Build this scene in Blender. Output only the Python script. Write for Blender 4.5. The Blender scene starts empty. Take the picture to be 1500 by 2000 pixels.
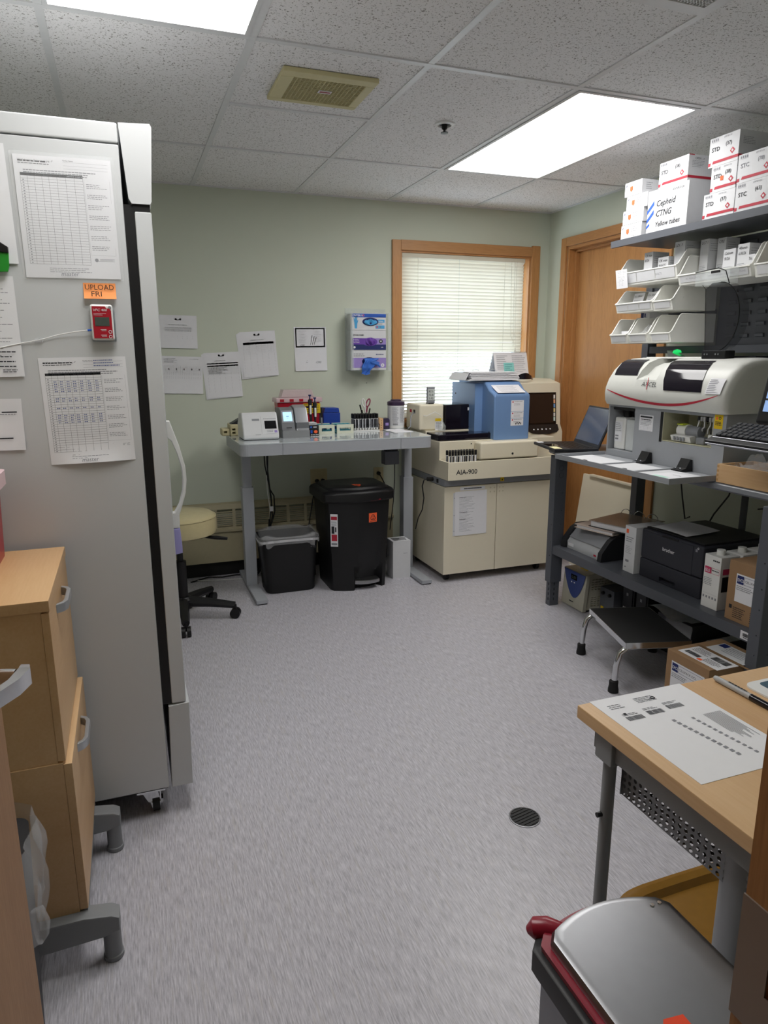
import bpy, bmesh, math, random
from mathutils import Vector, Matrix
rnd = random.Random(7)
S = bpy.context.scene
COL = S.collection
PI = math.pi
# ------------------------------------------------------------------ camera
YAW, PITCH, ROLL = .3537, .2203, .0028
fw = Vector((math.sin(YAW)*math.cos(PITCH), math.cos(YAW)*math.cos(PITCH), -math.sin(PITCH)))
rt = Vector((math.cos(YAW), -math.sin(YAW), 0)); dn = fw.cross(rt)
r2 = rt*math.cos(ROLL)+dn*math.sin(ROLL); d2 = dn*math.cos(ROLL)-rt*math.sin(ROLL)
cam = bpy.data.cameras.new('camera'); camo = bpy.data.objects.new('camera', cam); COL.objects.link(camo)
m4 = Matrix((( r2.x,-d2.x,-fw.x,0),(r2.y,-d2.y,-fw.y,0),(r2.z,-d2.z,-fw.z,1.40),(0,0,0,1)))
camo.matrix_world = m4
cam.sensor_fit = 'VERTICAL'; cam.sensor_height = 36; cam.lens = 1350.65/2000*36; cam.clip_start = .02
S.camera = camo
# ------------------------------------------------------------------ sky, exposure
w = bpy.data.worlds.new('overcast_sky'); S.world = w; w.use_nodes = True
bg = w.node_tree.nodes['Background']; bg.inputs[0].default_value = (.80, .90, 1.0, 1); bg.inputs[1].default_value = 1.9
S.view_settings.view_transform = 'Standard'; S.view_settings.look = 'None'; S.view_settings.gamma = 1
S.view_settings.use_curve_mapping = False
S.view_settings.exposure = 1.14
LIGHT = 4.8      # troffer diffuser emission, the two fixtures alike
# ------------------------------------------------------------------ materials
def lin(h):
    h = h.lstrip('#'); c = [int(h[i:i+2], 16)/255 for i in (0, 2, 4)]
    return tuple((v/12.92 if v <= .04045 else ((v+.055)/1.055)**2.4) for v in c)+(1,)
MATS = {}
def mat(name, hexc, rough=.5, metal=0, var=.06, vscale=40, bump=0, bscale=200, spec=.5, trans=0, alpha=1, emit=0, emitc=None, coat=0, stretch=None, ior=1.45):
    if name in MATS: return MATS[name]
    m = bpy.data.materials.new(name); m.use_nodes = True; nt = m.node_tree; N = nt.nodes; L = nt.links
    b = N['Principled BSDF']; c = lin(hexc)
    b.inputs['Roughness'].default_value = rough; b.inputs['Metallic'].default_value = metal
    b.inputs['Specular IOR Level'].default_value = spec; b.inputs['IOR'].default_value = ior
    b.inputs['Transmission Weight'].default_value = trans; b.inputs['Alpha'].default_value = alpha
    b.inputs['Coat Weight'].default_value = coat
    tc = N.new('ShaderNodeTexCoord'); mp = N.new('ShaderNodeMapping'); L.new(tc.outputs['Object'], mp.inputs[0])
    if stretch: mp.inputs['Scale'].default_value = stretch
    no = N.new('ShaderNodeTexNoise'); no.inputs['Scale'].default_value = vscale; no.inputs['Detail'].default_value = 3
    L.new(mp.outputs[0], no.inputs['Vector'])
    mx = N.new('ShaderNodeMix'); mx.data_type = 'RGBA'
    mx.inputs[6].default_value = tuple(v*(1-var) for v in c[:3])+(1,); mx.inputs[7].default_value = tuple(min(1, v*(1+var)) for v in c[:3])+(1,)
    L.new(no.outputs['Fac'], mx.inputs[0]); L.new(mx.outputs[2], b.inputs['Base Color'])
    if bump:
        bn = N.new('ShaderNodeTexNoise'); bn.inputs['Scale'].default_value = bscale; bn.inputs['Detail'].default_value = 4; L.new(mp.outputs[0], bn.inputs['Vector'])
        bp = N.new('ShaderNodeBump'); bp.inputs['Strength'].default_value = bump; bp.inputs['Distance'].default_value = .002
        L.new(bn.outputs['Fac'], bp.inputs['Height']); L.new(bp.outputs[0], b.inputs['Normal'])
    if emit:
        b.inputs['Emission Color'].default_value = lin(emitc or hexc); b.inputs['Emission Strength'].default_value = emit
    MATS[name] = m; return m
def wood(name, c1, c2, axis='z', rough=.45, scale=9, grain=60, contrast=.5):
    if name in MATS: return MATS[name]
    m = bpy.data.materials.new(name); m.use_nodes = True; nt = m.node_tree; N = nt.nodes; L = nt.links
    b = N['Principled BSDF']; b.inputs['Roughness'].default_value = rough
    tc = N.new('ShaderNodeTexCoord'); mp = N.new('ShaderNodeMapping'); L.new(tc.outputs['Object'], mp.inputs[0])
    st = {'x': (.06, 1, 1), 'y': (1, .06, 1), 'z': (1, 1, .06)}[axis]
    mp.inputs['Scale'].default_value = st
    n1 = N.new('ShaderNodeTexNoise'); n1.inputs['Scale'].default_value = scale; n1.inputs['Detail'].default_value = 5; n1.inputs['Distortion'].default_value = .6
    n2 = N.new('ShaderNodeTexNoise'); n2.inputs['Scale'].default_value = grain*6; n2.inputs['Detail'].default_value = 4
    L.new(mp.outputs[0], n1.inputs['Vector']); L.new(mp.outputs[0], n2.inputs['Vector'])
    ad = N.new('ShaderNodeMath'); ad.operation = 'MULTIPLY_ADD'; L.new(n2.outputs['Fac'], ad.inputs[0]); ad.inputs[1].default_value = contrast
    L.new(n1.outputs['Fac'], ad.inputs[2])
    rp = N.new('ShaderNodeValToRGB'); rp.color_ramp.elements[0].position = .45; rp.color_ramp.elements[1].position = .95
    rp.color_ramp.elements[0].color = lin(c2); rp.color_ramp.elements[1].color = lin(c1)
    L.new(ad.outputs[0], rp.inputs[0]); L.new(rp.outputs[0], b.inputs['Base Color'])
    bp = N.new('ShaderNodeBump'); bp.inputs['Strength'].default_value = .12; bp.inputs['Distance'].default_value = .001
    L.new(n2.outputs['Fac'], bp.inputs['Height']); L.new(bp.outputs[0], b.inputs['Normal'])
    MATS[name] = m; return m
# ------------------------------------------------------------------ mesh builder
WM = {}
class M:
    """collects primitives in world (or local) coordinates; obj() links them as ONE mesh object"""
    def __init__(s): s.bm = bmesh.new()
    def _add(s, t, mtx=None):
        if mtx is not None: bmesh.ops.transform(t, matrix=mtx, verts=t.verts)
        me = bpy.data.meshes.new('t'); t.to_mesh(me); t.free(); s.bm.from_mesh(me); bpy.data.meshes.remove(me); return s
    def box(s, x0, x1, y0, y1, z0, z1, bev=0, seg=2, mtx=None, edges=None):
        t = bmesh.new(); bmesh.ops.create_cube(t, size=1)
        for v in t.verts: v.co = Vector(((x0+x1)/2+v.co.x*(x1-x0), (y0+y1)/2+v.co.y*(y1-y0), (z0+z1)/2+v.co.z*(z1-z0)))
        if bev:
            es = [e for e in t.edges if edges is None or edges(e)]
            bmesh.ops.bevel(t, geom=es, offset=min(bev, .49*min(abs(x1-x0), abs(y1-y0), abs(z1-z0))) if edges is None else bev, segments=seg, affect='EDGES', profile=.5)
        return s._add(t, mtx)
    def vbox(s, x0, x1, y0, y1, z0, z1, r, seg=4, taper=0, mtx=None):
        """box with rounded vertical edges; taper shrinks the bottom"""
        t = bmesh.new(); bmesh.ops.create_cube(t, size=1); cx, cy = (x0+x1)/2, (y0+y1)/2
        for v in t.verts:
            k = 1-taper if v.co.z < 0 else 1
            v.co = Vector((cx+v.co.x*(x1-x0)*k, cy+v.co.y*(y1-y0)*k, (z0+z1)/2+v.co.z*(z1-z0)))
        es = [e for e in t.edges if abs(e.verts[0].co.z-e.verts[1].co.z) > .5*abs(z1-z0)]
        bmesh.ops.bevel(t, geom=es, offset=r, segments=seg, affect='EDGES', profile=.5)
        return s._add(t, mtx)
    def cyl(s, p0, p1, r0, r1=None, seg=16, caps=True):
        r1 = r0 if r1 is None else r1; p0 = Vector(p0); p1 = Vector(p1); d = p1-p0
        t = bmesh.new(); bmesh.ops.create_cone(t, cap_ends=caps, segments=seg, radius1=max(r0, 1e-5), radius2=max(r1, 1e-5), depth=d.length)
        q = Vector((0, 0, 1)).rotation_difference(d.normalized()).to_matrix().to_4x4()
        return s._add(t, Matrix.Translation((p0+p1)/2) @ q)
    def tube(s, pts, r, seg=8, caps=True):
        pts = [Vector(p) for p in pts]; n = len(pts); rr = r if isinstance(r, (list, tuple)) else [r]*n
        t = bmesh.new(); rings = []; up = None
        for i, p in enumerate(pts):
            d = (pts[min(i+1, n-1)]-pts[max(i-1, 0)]).normalized()
            if up is None: up = d.orthogonal().normalized()
            else:
                up = (up-d*up.dot(d)); up = up.normalized() if up.length > 1e-6 else d.orthogonal().normalized()
            sd = d.cross(up)
            rings.append([t.verts.new(p+(up*math.cos(2*PI*k/seg)+sd*math.sin(2*PI*k/seg))*rr[i]) for k in range(seg)])
        for a, b in zip(rings, rings[1:]):
            for k in range(seg): t.faces.new((a[k], a[(k+1) % seg], b[(k+1) % seg], b[k]))
        if caps: t.faces.new(rings[0][::-1]); t.faces.new(rings[-1])
        bmesh.ops.recalc_face_normals(t, faces=t.faces)
        return s._add(t)
    def lathe(s, prof, c=(0, 0, 0), seg=24, closed=True):
        """profile [(r,z)...] turned about the vertical through c"""
        t = bmesh.new(); c = Vector(c); rings = []
        for r, z in prof:
            if r < 1e-6: rings.append([t.verts.new(c+Vector((0, 0, z)))])
            else: rings.append([t.verts.new(c+Vector((r*math.cos(2*PI*k/seg), r*math.sin(2*PI*k/seg), z))) for k in range(seg)])
        for a, b in zip(rings, rings[1:]):
            for k in range(seg):
                k2 = (k+1) % seg
                if len(a) == 1 and len(b) == 1: continue
                if len(a) == 1: t.faces.new((a[0], b[k], b[k2]))
                elif len(b) == 1: t.faces.new((a[k], a[k2], b[0]))
                else: t.faces.new((a[k], a[k2], b[k2], b[k]))
        bmesh.ops.recalc_face_normals(t, faces=t.faces)
        return s._add(t)
    def prism(s, poly, axis, a, b, bev=0, seg=2):
        """extrude a polygon; axis 'x': poly=(y,z), 'y': (x,z), 'z': (x,y)"""
        t = bmesh.new()
        def P(u, v, w_): return {'x': (w_, u, v), 'y': (u, w_, v), 'z': (u, v, w_)}[axis]
        A = [t.verts.new(P(u, v, a)) for u, v in poly]; B = [t.verts.new(P(u, v, b)) for u, v in poly]; n = len(poly)
        t.faces.new(A); t.faces.new(B[::-1])
        for i in range(n): t.faces.new((A[i], B[i], B[(i+1) % n], A[(i+1) % n]))
        bmesh.ops.recalc_face_normals(t, faces=t.faces)
        if bev:
            es = [e for e in t.edges if abs((Vector(e.verts[0].co)-Vector(e.verts[1].co)).dot(Vector({'x': (1,0,0), 'y': (0,1,0), 'z': (0,0,1)}[axis]))) < 1e-6]
            bmesh.ops.bevel(t, geom=es, offset=bev, segments=seg, affect='EDGES', profile=.5)
        return s._add(t)
    def verts(s, vs, fs):
        t = bmesh.new(); v = [t.verts.new(p) for p in vs]
        for f in fs: t.faces.new([v[i] for i in f])
        bmesh.ops.recalc_face_normals(t, faces=t.faces)
        return s._add(t)
    def quads(s, qs):
        for q in qs:
            vv = [s.bm.verts.new(p) for p in q]; s.bm.faces.new(vv)
        return s
    def grid(s, f, nu, nv, thick=0):
        """surface f(u,v)->point over the unit square, optional thickness along its normal"""
        t = bmesh.new(); G = [[t.verts.new(f(i/nu, j/nv)) for j in range(nv+1)] for i in range(nu+1)]
        fs = [t.faces.new((G[i][j], G[i+1][j], G[i+1][j+1], G[i][j+1])) for i in range(nu) for j in range(nv)]
        bmesh.ops.recalc_face_normals(t, faces=t.faces)
        if thick: bmesh.ops.solidify(t, geom=fs, thickness=thick)
        return s._add(t)
    def torus(s, c, R, r, axis='z', seg=24, seg2=8, a0=0, a1=2*PI):
        n = seg; pts = []
        for i in range(n+1):
            a = a0+(a1-a0)*i/n; x, y = R*math.cos(a), R*math.sin(a)
            pts.append(Vector(c)+Vector({'z': (x, y, 0), 'x': (0, x, y), 'y': (x, 0, y)}[axis]))
        return s.tube(pts, r, seg2, caps=True)
    def obj(s, name, material, parent=None, origin=None, local=False, sharp=35):
        me = bpy.data.meshes.new(name); s.bm.to_mesh(me); s.bm.free()
        W = Matrix.Identity(4)
        if parent is not None: W = WM[parent.name]
        elif origin is not None: W = Matrix.Translation(origin)
        if not local: me.transform(W.inverted())
        for p in me.polygons: p.use_smooth = True
        me.set_sharp_from_angle(angle=math.radians(sharp))
        big = len(me.polygons) > 6
        if material: me.materials.append(MATS[material] if isinstance(material, str) else material)
        o = bpy.data.objects.new(name, me); COL.objects.link(o)
        if parent is not None: o.parent = parent
        elif origin is not None: o.location = origin
        if big and len(me.polygons) < 4000:
            wn_ = o.modifiers.new('even_shading', 'WEIGHTED_NORMAL'); wn_.keep_sharp = True; wn_.weight = 80
        WM[o.name] = W; return o
def cut(o, cutter):
    """take real openings out of a solid part"""
    me = bpy.data.meshes.new('cut'); cutter.bm.to_mesh(me); cutter.bm.free()
    c = bpy.data.objects.new('cut', me); COL.objects.link(c)
    for m_ in list(o.modifiers): o.modifiers.remove(m_)
    b = o.modifiers.new('cut', 'BOOLEAN'); b.object = c; b.operation = 'DIFFERENCE'; b.solver = 'EXACT'
    dg = bpy.context.evaluated_depsgraph_get(); new = bpy.data.meshes.new_from_object(o.evaluated_get(dg))
    o.modifiers.remove(b); old = o.data; nm = old.name; o.data = new; bpy.data.meshes.remove(old); new.name = nm
    bpy.data.objects.remove(c); bpy.data.meshes.remove(me)
    for p in new.polygons: p.use_smooth = False
    return o
def thing(name, label, cat, loc=(0, 0, 0), rotz=0, group=None):
    o = bpy.data.objects.new(name, None); COL.objects.link(o); o.empty_display_size = .05
    o.location = loc; o.rotation_euler = (0, 0, rotz)
    WM[o.name] = Matrix.Translation(loc) @ Matrix.Rotation(rotz, 4, 'Z')
    o['label'] = label; o['category'] = cat
    if group: o['group'] = group
    return o
def tag(o, label, cat, group=None):
    o['label'] = label; o['category'] = cat
    if group: o['group'] = group
    return o
def struct(o): o['kind'] = 'structure'; return o
def copy_tree(o, parent=None):
    c = o.copy(); COL.objects.link(c)
    if parent is not None: c.parent = parent
    WM[c.name] = WM[o.name]
    for ch in [k for k in o.children]: copy_tree(ch, c)
    return c
def place(o, loc, rotz=None, label=None, group=None):
    o.location = loc
    if rotz is not None: o.rotation_euler[2] = rotz
    WM[o.name] = Matrix.Translation(loc) @ Matrix.Rotation(o.rotation_euler[2], 4, 'Z')
    if label: o['label'] = label
    if group: o['group'] = group
    return o
# ------------------------------------------------------------------ flat print and lettering
class F:
    """flat frame: origin bottom-left, u to the right, v up, n towards the reader"""
    def __init__(s, o, u, v, disp=None):
        s.o = Vector(o); s.u = Vector(u).normalized(); s.v = Vector(v); s.v = (s.v-s.u*s.v.dot(s.u)).normalized(); s.n = s.u.cross(s.v); s.disp = disp
    def p(s, a, b, c=0):
        d = s.disp(a, b) if s.disp else 0
        return s.o+s.u*a+s.v*b+s.n*(c+d)
    def sub(s, a, b): return F(s.p(a, b), s.u, s.v)
def FX(x, y, z, rot=0): # faces -X (reader looks towards +X); u runs towards -Y
    return F((x, y, z), (0, -math.cos(rot), math.sin(rot)), (0, math.sin(rot), math.cos(rot)))
def FY(x, y, z, rot=0): # faces -Y; u runs +X
    return F((x, y, z), (math.cos(rot), 0, math.sin(rot)), (-math.sin(rot), 0, math.cos(rot)))
def FZ(x, y, z, rot=0): # faces up, u at angle rot from +X
    return F((x, y, z), (math.cos(rot), math.sin(rot), 0), (-math.sin(rot), math.cos(rot), 0))
def rects(fr, rs, material, parent, name='print', lift=.0006):
    if fr.disp:      # follow the curl of the sheet
        cut = []
        for a, b, c, d in rs:
            n1, n2 = max(1, math.ceil((c-a)/.02)), max(1, math.ceil((d-b)/.02))
            cut += [(a+(c-a)*i/n1, b+(d-b)*j/n2, a+(c-a)*(i+1)/n1, b+(d-b)*(j+1)/n2) for i in range(n1) for j in range(n2)]
        rs = cut
    m = M(); m.quads([(fr.p(a, b, lift), fr.p(c, b, lift), fr.p(c, d, lift), fr.p(a, d, lift)) for a, b, c, d in rs])
    return m.obj(name, material, parent)
def polyp(fr, polys, material, parent, name='print', lift=.0006):
    m = M(); m.quads([[fr.p(a, b, lift) for a, b in q] for q in polys]); return m.obj(name, material, parent)
TXT = {}
def text(fr, body, size, material, parent, name='lettering', align='LEFT', lift=.0008, shear=0, sx=1, bold=0):
    key = (body, align, shear, bold)
    if key not in TXT:
        cu = bpy.data.curves.new('t', 'FONT'); cu.body = body; cu.align_x = align; cu.shear = shear; cu.resolution_u = 2; cu.offset = bold
        ob = bpy.data.objects.new('t', cu); me = bpy.data.meshes.new_from_object(ob); bpy.data.objects.remove(ob)
        TXT[key] = ([v.co.copy() for v in me.vertices], [list(p.vertices) for p in me.polygons]); bpy.data.meshes.remove(me)
    vs, fs = TXT[key]; m = M()
    b = [m.bm.verts.new(fr.p(v.x*size*sx, v.y*size, lift)) for v in vs]
    for f in fs:
        try: m.bm.faces.new([b[i] for i in f])
        except ValueError: pass
    return m.obj(name, material, parent)
def lines(x0, x1, ytop, n, dy, h, ragged=.3, word=(.004, .012), gap=.0015, rg=rnd):
    out = []
    for i in range(n):
        y = ytop-i*dy; x = x0; xe = x1-(x1-x0)*ragged*rg.random()
        while x < xe:
            w_ = min(rg.uniform(*word), xe-x); out.append((x, y-h, x+w_, y)); x += w_+gap
    return out
def gridr(x0, x1, y0, y1, nx, ny, t=.0004):
    out = [(x0, y0+(y1-y0)*j/ny-t/2, x1, y0+(y1-y0)*j/ny+t/2) for j in range(ny+1)]
    xs = nx if isinstance(nx, (list, tuple)) else [i/nx for i in range(nx+1)]
    out += [(x0+(x1-x0)*k-t/2, y0, x0+(x1-x0)*k+t/2, y1) for k in xs]
    return out
def barcode(x0, x1, y0, y1, rg=rnd):
    out = []; x = x0
    while x < x1:
        w_ = rg.choice((.0006, .0006, .0012, .0018)); out.append((x, y0, min(x+w_, x1), y1)); x += w_+rg.choice((.0006, .001))
    return out
def sheet(name, label, cat, fr, w_, h_, group=None, material='paper', thick=.0005, curl=None, parent=None):
    if curl: fr.disp = curl
    m = M(); m.grid(lambda a, b: fr.p(a*w_, b*h_), 16 if curl else 1, 16 if curl else 1, thick)
    o = m.obj(name, material, parent, origin=None if parent else tuple(fr.p(w_/2, 0)))
    if not parent: tag(o, label, cat, group)
    return o
# shared materials
mat('paper', '#e6e6ea', .85, var=.02); mat('ink', '#2b2b30', .8, var=.1); mat('faint_ink', '#8a8b92', .8); mat('blue_ink', '#5d6a9c', .8)
mat('black_plastic', '#141416', .45, bump=.1, bscale=900); mat('black_gloss', '#0c0c10', .08); mat('dark_plastic', '#232428', .5, bump=.1, bscale=900)
mat('chrome', '#d6d8da', .12, metal=1); mat('steel', '#a9aaac', .32, metal=1, var=.08, stretch=(1, 40, 1)); mat('grey_metal', '#8b8d92', .42, var=.03)
mat('white_plastic', '#e4e4e2', .4, var=.02); mat('white_card', '#d6d7da', .75, var=.03); mat('red_print', '#b02338', .6); mat('orange_print', '#ff6a3c', .7, var=.02)
mat('blue_print', '#2458b8', .6); mat('navy_print', '#1c2a66', .6); mat('yellow_print', '#e6c21a', .6); mat('cardboard', '#9a7a5a', .85, var=.08, vscale=20)
mat('cream_plastic', '#cfc6ab', .45, var=.02); mat('cream_metal', '#c4baa0', .42, var=.02); mat('cable_black', '#0f0f10', .5); mat('screw', '#b8bac0', .25, metal=1)
mat('clear_plastic', '#eef2f5', .08, trans=1, ior=1.2, var=0); mat('cloudy_bag', '#dcdde0', .25, alpha=.30, var=.1)
wood('maple', '#d8b68c', '#c59c6e', 'y', scale=5, grain=30, contrast=.35); wood('maple_x', '#d8b68c', '#c59c6e', 'x', scale=5, grain=30, contrast=.35)
wood('oak', '#c18c56', '#99683a', 'z', scale=7, grain=45, contrast=.8); wood('oak_h', '#bd8a58', '#99683c', 'x', scale=7, grain=45, contrast=.7)
wood('oak_y', '#bd8a58', '#99683c', 'y', scale=7, grain=45, contrast=.7)
# ================================================================== the room
H, YW, XR, XL, YF = 2.38, 4.471, 2.908, -.80, .33
def wall_material():
    return mat('sage_paint', '#cdd3c3', .75, var=.03, vscale=3, bump=.15, bscale=500)
wall_material()
def floor_material():
    m = bpy.data.materials.new('streaked_vinyl'); m.use_nodes = True; nt = m.node_tree; N = nt.nodes; L = nt.links
    b = N['Principled BSDF']; b.inputs['Roughness'].default_value = .36
    tc = N.new('ShaderNodeTexCoord'); mp = N.new('ShaderNodeMapping'); mp.inputs['Scale'].default_value = (1, .075, 1); mp.inputs['Rotation'].default_value = (0, 0, .05)
    L.new(tc.outputs['Object'], mp.inputs[0])
    n1 = N.new('ShaderNodeTexNoise'); n1.inputs['Scale'].default_value = 300; n1.inputs['Detail'].default_value = 5; n1.inputs['Roughness'].default_value = .65
    n2 = N.new('ShaderNodeTexNoise'); n2.inputs['Scale'].default_value = 120; n2.inputs['Detail'].default_value = 4
    L.new(mp.outputs[0], n1.inputs['Vector']); L.new(mp.outputs[0], n2.inputs['Vector'])
    rp = N.new('ShaderNodeValToRGB'); e = rp.color_ramp.elements
    e[0].position = .32; e[0].color = lin('#9b99a1'); e[1].position = .66; e[1].color = lin('#d2d0d7')
    k = e.new(.48); k.color = lin('#b9b7bf')
    L.new(n1.outputs['Fac'], rp.inputs[0])
    rp2 = N.new('ShaderNodeValToRGB'); rp2.color_ramp.elements[0].position = .55; rp2.color_ramp.elements[1].position = .75
    rp2.color_ramp.elements[0].color = (0, 0, 0, 1); rp2.color_ramp.elements[1].color = (.55, .55, .55, 1)
    L.new(n2.outputs['Fac'], rp2.inputs[0])
    mx = N.new('ShaderNodeMix'); mx.data_type = 'RGBA'; L.new(rp2.outputs[0], mx.inputs[0]); L.new(rp.outputs[0], mx.inputs[6]); mx.inputs[7].default_value = lin('#b5b0ac')
    L.new(mx.outputs[2], b.inputs['Base Color']); MATS['streaked_vinyl'] = m
floor_material()
def tile_material():
    m = bpy.data.materials.new('fissured_tile'); m.use_nodes = True; nt = m.node_tree; N = nt.nodes; L = nt.links
    b = N['Principled BSDF']; b.inputs['Roughness'].default_value = .95; b.inputs['Specular IOR Level'].default_value = .1
    tc = N.new('ShaderNodeTexCoord')
    n = N.new('ShaderNodeTexNoise'); n.inputs['Scale'].default_value = 140; n.inputs['Detail'].default_value = 2; n.inputs['Distortion'].default_value = .8
    v = N.new('ShaderNodeTexVoronoi'); v.inputs['Scale'].default_value = 130
    L.new(tc.outputs['Object'], n.inputs['Vector']); L.new(tc.outputs['Object'], v.inputs['Vector'])
    r1 = N.new('ShaderNodeValToRGB'); r1.color_ramp.elements[0].position = .35; r1.color_ramp.elements[1].position = .40
    r1.color_ramp.elements[0].color = lin('#a09d9b'); r1.color_ramp.elements[1].color = lin('#f0eff0')
    r2_ = N.new('ShaderNodeValToRGB'); r2_.color_ramp.elements[0].position = .10; r2_.color_ramp.elements[1].position = .17
    r2_.color_ramp.elements[0].color = (.35, .35, .35, 1); r2_.color_ramp.elements[1].color = (1, 1, 1, 1)
    L.new(n.outputs['Fac'], r1.inputs[0]); L.new(v.outputs['Distance'], r2_.inputs[0])
    mx = N.new('ShaderNodeMix'); mx.data_type = 'RGBA'; mx.blend_type = 'MULTIPLY'; mx.inputs[0].default_value = .8
    L.new(r1.outputs[0], mx.inputs[6]); L.new(r2_.outputs[0], mx.inputs[7]); L.new(mx.outputs[2], b.inputs['Base Color'])
    bp = N.new('ShaderNodeBump'); bp.inputs['Strength'].default_value = .4; bp.inputs['Distance'].default_value = .002
    L.new(mx.outputs[2], bp.inputs['Height']); L.new(bp.outputs[0], b.inputs['Normal']); MATS['fissured_tile'] = m
tile_material()
mat('tee_white', '#dcdddf', .4); mat('cove_black', '#161616', .6); mat('hall_paint', '#b9b7ac', .8)
fl = struct(M().box(XL-.1, XR+.3, -1.6, YW+.1, -.06, 0).obj('floor', 'streaked_vinyl'))
# floor drain set in the floor
DX, DY = 1.064, 1.625
mat('drain_dark', '#2a2a2b', .6, bump=.5, bscale=90); mat('drain_ring', '#77777a', .4, metal=1)
d = thing('floor_drain', 'round dark floor drain with ridged grate in the grey floor', 'drain', (DX, DY, 0))
M().lathe([(.049, 0), (.049, .0018), (.045, .0022), (.045, 0)], (DX, DY, 0)).obj('rim', 'drain_ring', d)
M().lathe([(.0449, .0006), (0, .0006)], (DX, DY, 0)).obj('grate_plate', 'drain_dark', d)
for k in range(7):
    y = DY-.036+k*.012; hw = math.sqrt(max(.043**2-(y-DY)**2, 0)); a = .2
    M().box(-hw, hw, -.0032, .0032, 0, .0028, .001, mtx=Matrix.Translation((DX, DY, 0)) @ Matrix.Rotation(a, 4, 'Z') @ Matrix.Translation((0, y-DY, 0))).obj('grate_bar', 'drain_dark', d)
# ceiling : slab, tees, tiles
ce = struct(M().box(XL-.1, XR+.1, -1.6, YW+.1, H+.12, H+.2).obj('ceiling', 'hall_paint'))
gx = [.463+.6096*k for k in range(-2, 4)]; X0, X1 = XL, XR
xs = [X0]+gx+[X1]; ys = [YF, 1.220, 2.439, 3.658, YW]
def tile(x0, x1, y0, y1):
    M().box(x0+.004, x1-.004, y0+.004, y1-.004, H+.004, H+.018).obj('ceiling_tile', 'fissured_tile', ce)
TEES = []
for x in gx: TEES.append((x-.012, x+.012, YF, YW))
for y in ys[1:-1]: TEES.append((X0, X1, y-.012, y+.012))
TEES += [(.475, 1.0606, 3.037, 3.061), (1.0846, 1.6702, 1.818, 1.842)]
TEES += [(X0, X1, YW-.022, YW), (X0, X1, YF, YF+.022), (X0, X0+.022, YF, YW), (X1-.022, X1, YF, YW)]
for k, a in enumerate(TEES): M().box(*a, H-.0003*(k % 3)-(.0006 if a[1]-a[0] > a[3]-a[2] else 0), H+.004).obj('ceiling_tee', 'tee_white', ce)
LIGHTS = {(2, 1): 0, (5, 2): 1}      # (column, row)
for i in range(len(xs)-1):
    for j in range(len(ys)-1):
        a, b, c, e = xs[i], xs[i+1], ys[j], ys[j+1]
        if b-a < .02: continue
        if (i, j) in LIGHTS: continue
        if (i, j) == (3, 2): M().box(a+.004, .65, c+.004, 3.045, H+.004, H+.018).box(.917, b-.004, c+.004, 3.045, H+.004, H+.018).box(.65, .917, c+.004, 2.662, H+.004, H+.018).box(.65, .917, 2.882, 3.045, H+.004, H+.018).obj('ceiling_tile', 'fissured_tile', ce); tile(a, b, 3.049, e); continue
        if (i, j) == (4, 1): tile(a, b, 1.83, e); continue
        tile(a, b, c, e)
# troffers
def diffuser_material(name, LIGHT):
    m = bpy.data.materials.new(name); m.use_nodes = True; nt = m.node_tree; N = nt.nodes; L = nt.links
    b = N['Principled BSDF']; b.inputs['Base Color'].default_value = (.8, .8, .8, 1); b.inputs['Roughness'].default_value = .3
    tc = N.new('ShaderNodeTexCoord'); wv = N.new('ShaderNodeTexWave'); wv.inputs['Scale'].default_value = 32; wv.bands_direction = 'X'; wv.inputs['Distortion'].default_value = .3
    L.new(tc.outputs['Object'], wv.inputs['Vector'])
    mr = N.new('ShaderNodeMapRange'); mr.inputs['To Min'].default_value = LIGHT*.86; mr.inputs['To Max'].default_value = LIGHT*1.14
    L.new(wv.outputs['Fac'], mr.inputs[0]); L.new(mr.outputs[0], b.inputs['Emission Strength'])
    b.inputs['Emission Color'].default_value = (1, .985, .96, 1); MATS[name] = m
diffuser_material('lit_diffuser', LIGHT)
mat('troffer_white', '#d8d9db', .35)
def troffer(x0, x1, y0, y1, label, lit):
    t = thing('ceiling_light', label, 'ceiling light', ((x0+x1)/2, (y0+y1)/2, H))
    m = M(); q = .028
    m.box(x0+.013, x1-.013, y0+.013, y0+q, H-.004, H+.02).box(x0+.013, x1-.013, y1-q, y1-.013, H-.004, H+.02)
    m.box(x0+.013, x0+q, y0+q, y1-q, H-.004, H+.02).box(x1-q, x1-.013, y0+q, y1-q, H-.004, H+.02); m.obj('frame', 'troffer_white', t)
    M().box(x0+q, x1-q, y0+q, y1-q, H+.003, H+.008).obj('diffuser', lit, t)
    M().box(x0+.015, x1-.015, y0+.015, y1-.015, H+.02, H+.09).obj('housing', 'troffer_white', t)
troffer(gx[1], gx[2], 1.220, 2.439, 'lit fluorescent ceiling panel over the refrigerator', 'lit_diffuser')
troffer(gx[4], gx[5], 2.439, 3.658, 'lit fluorescent ceiling panel above the shelves of boxes', 'lit_diffuser')
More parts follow.
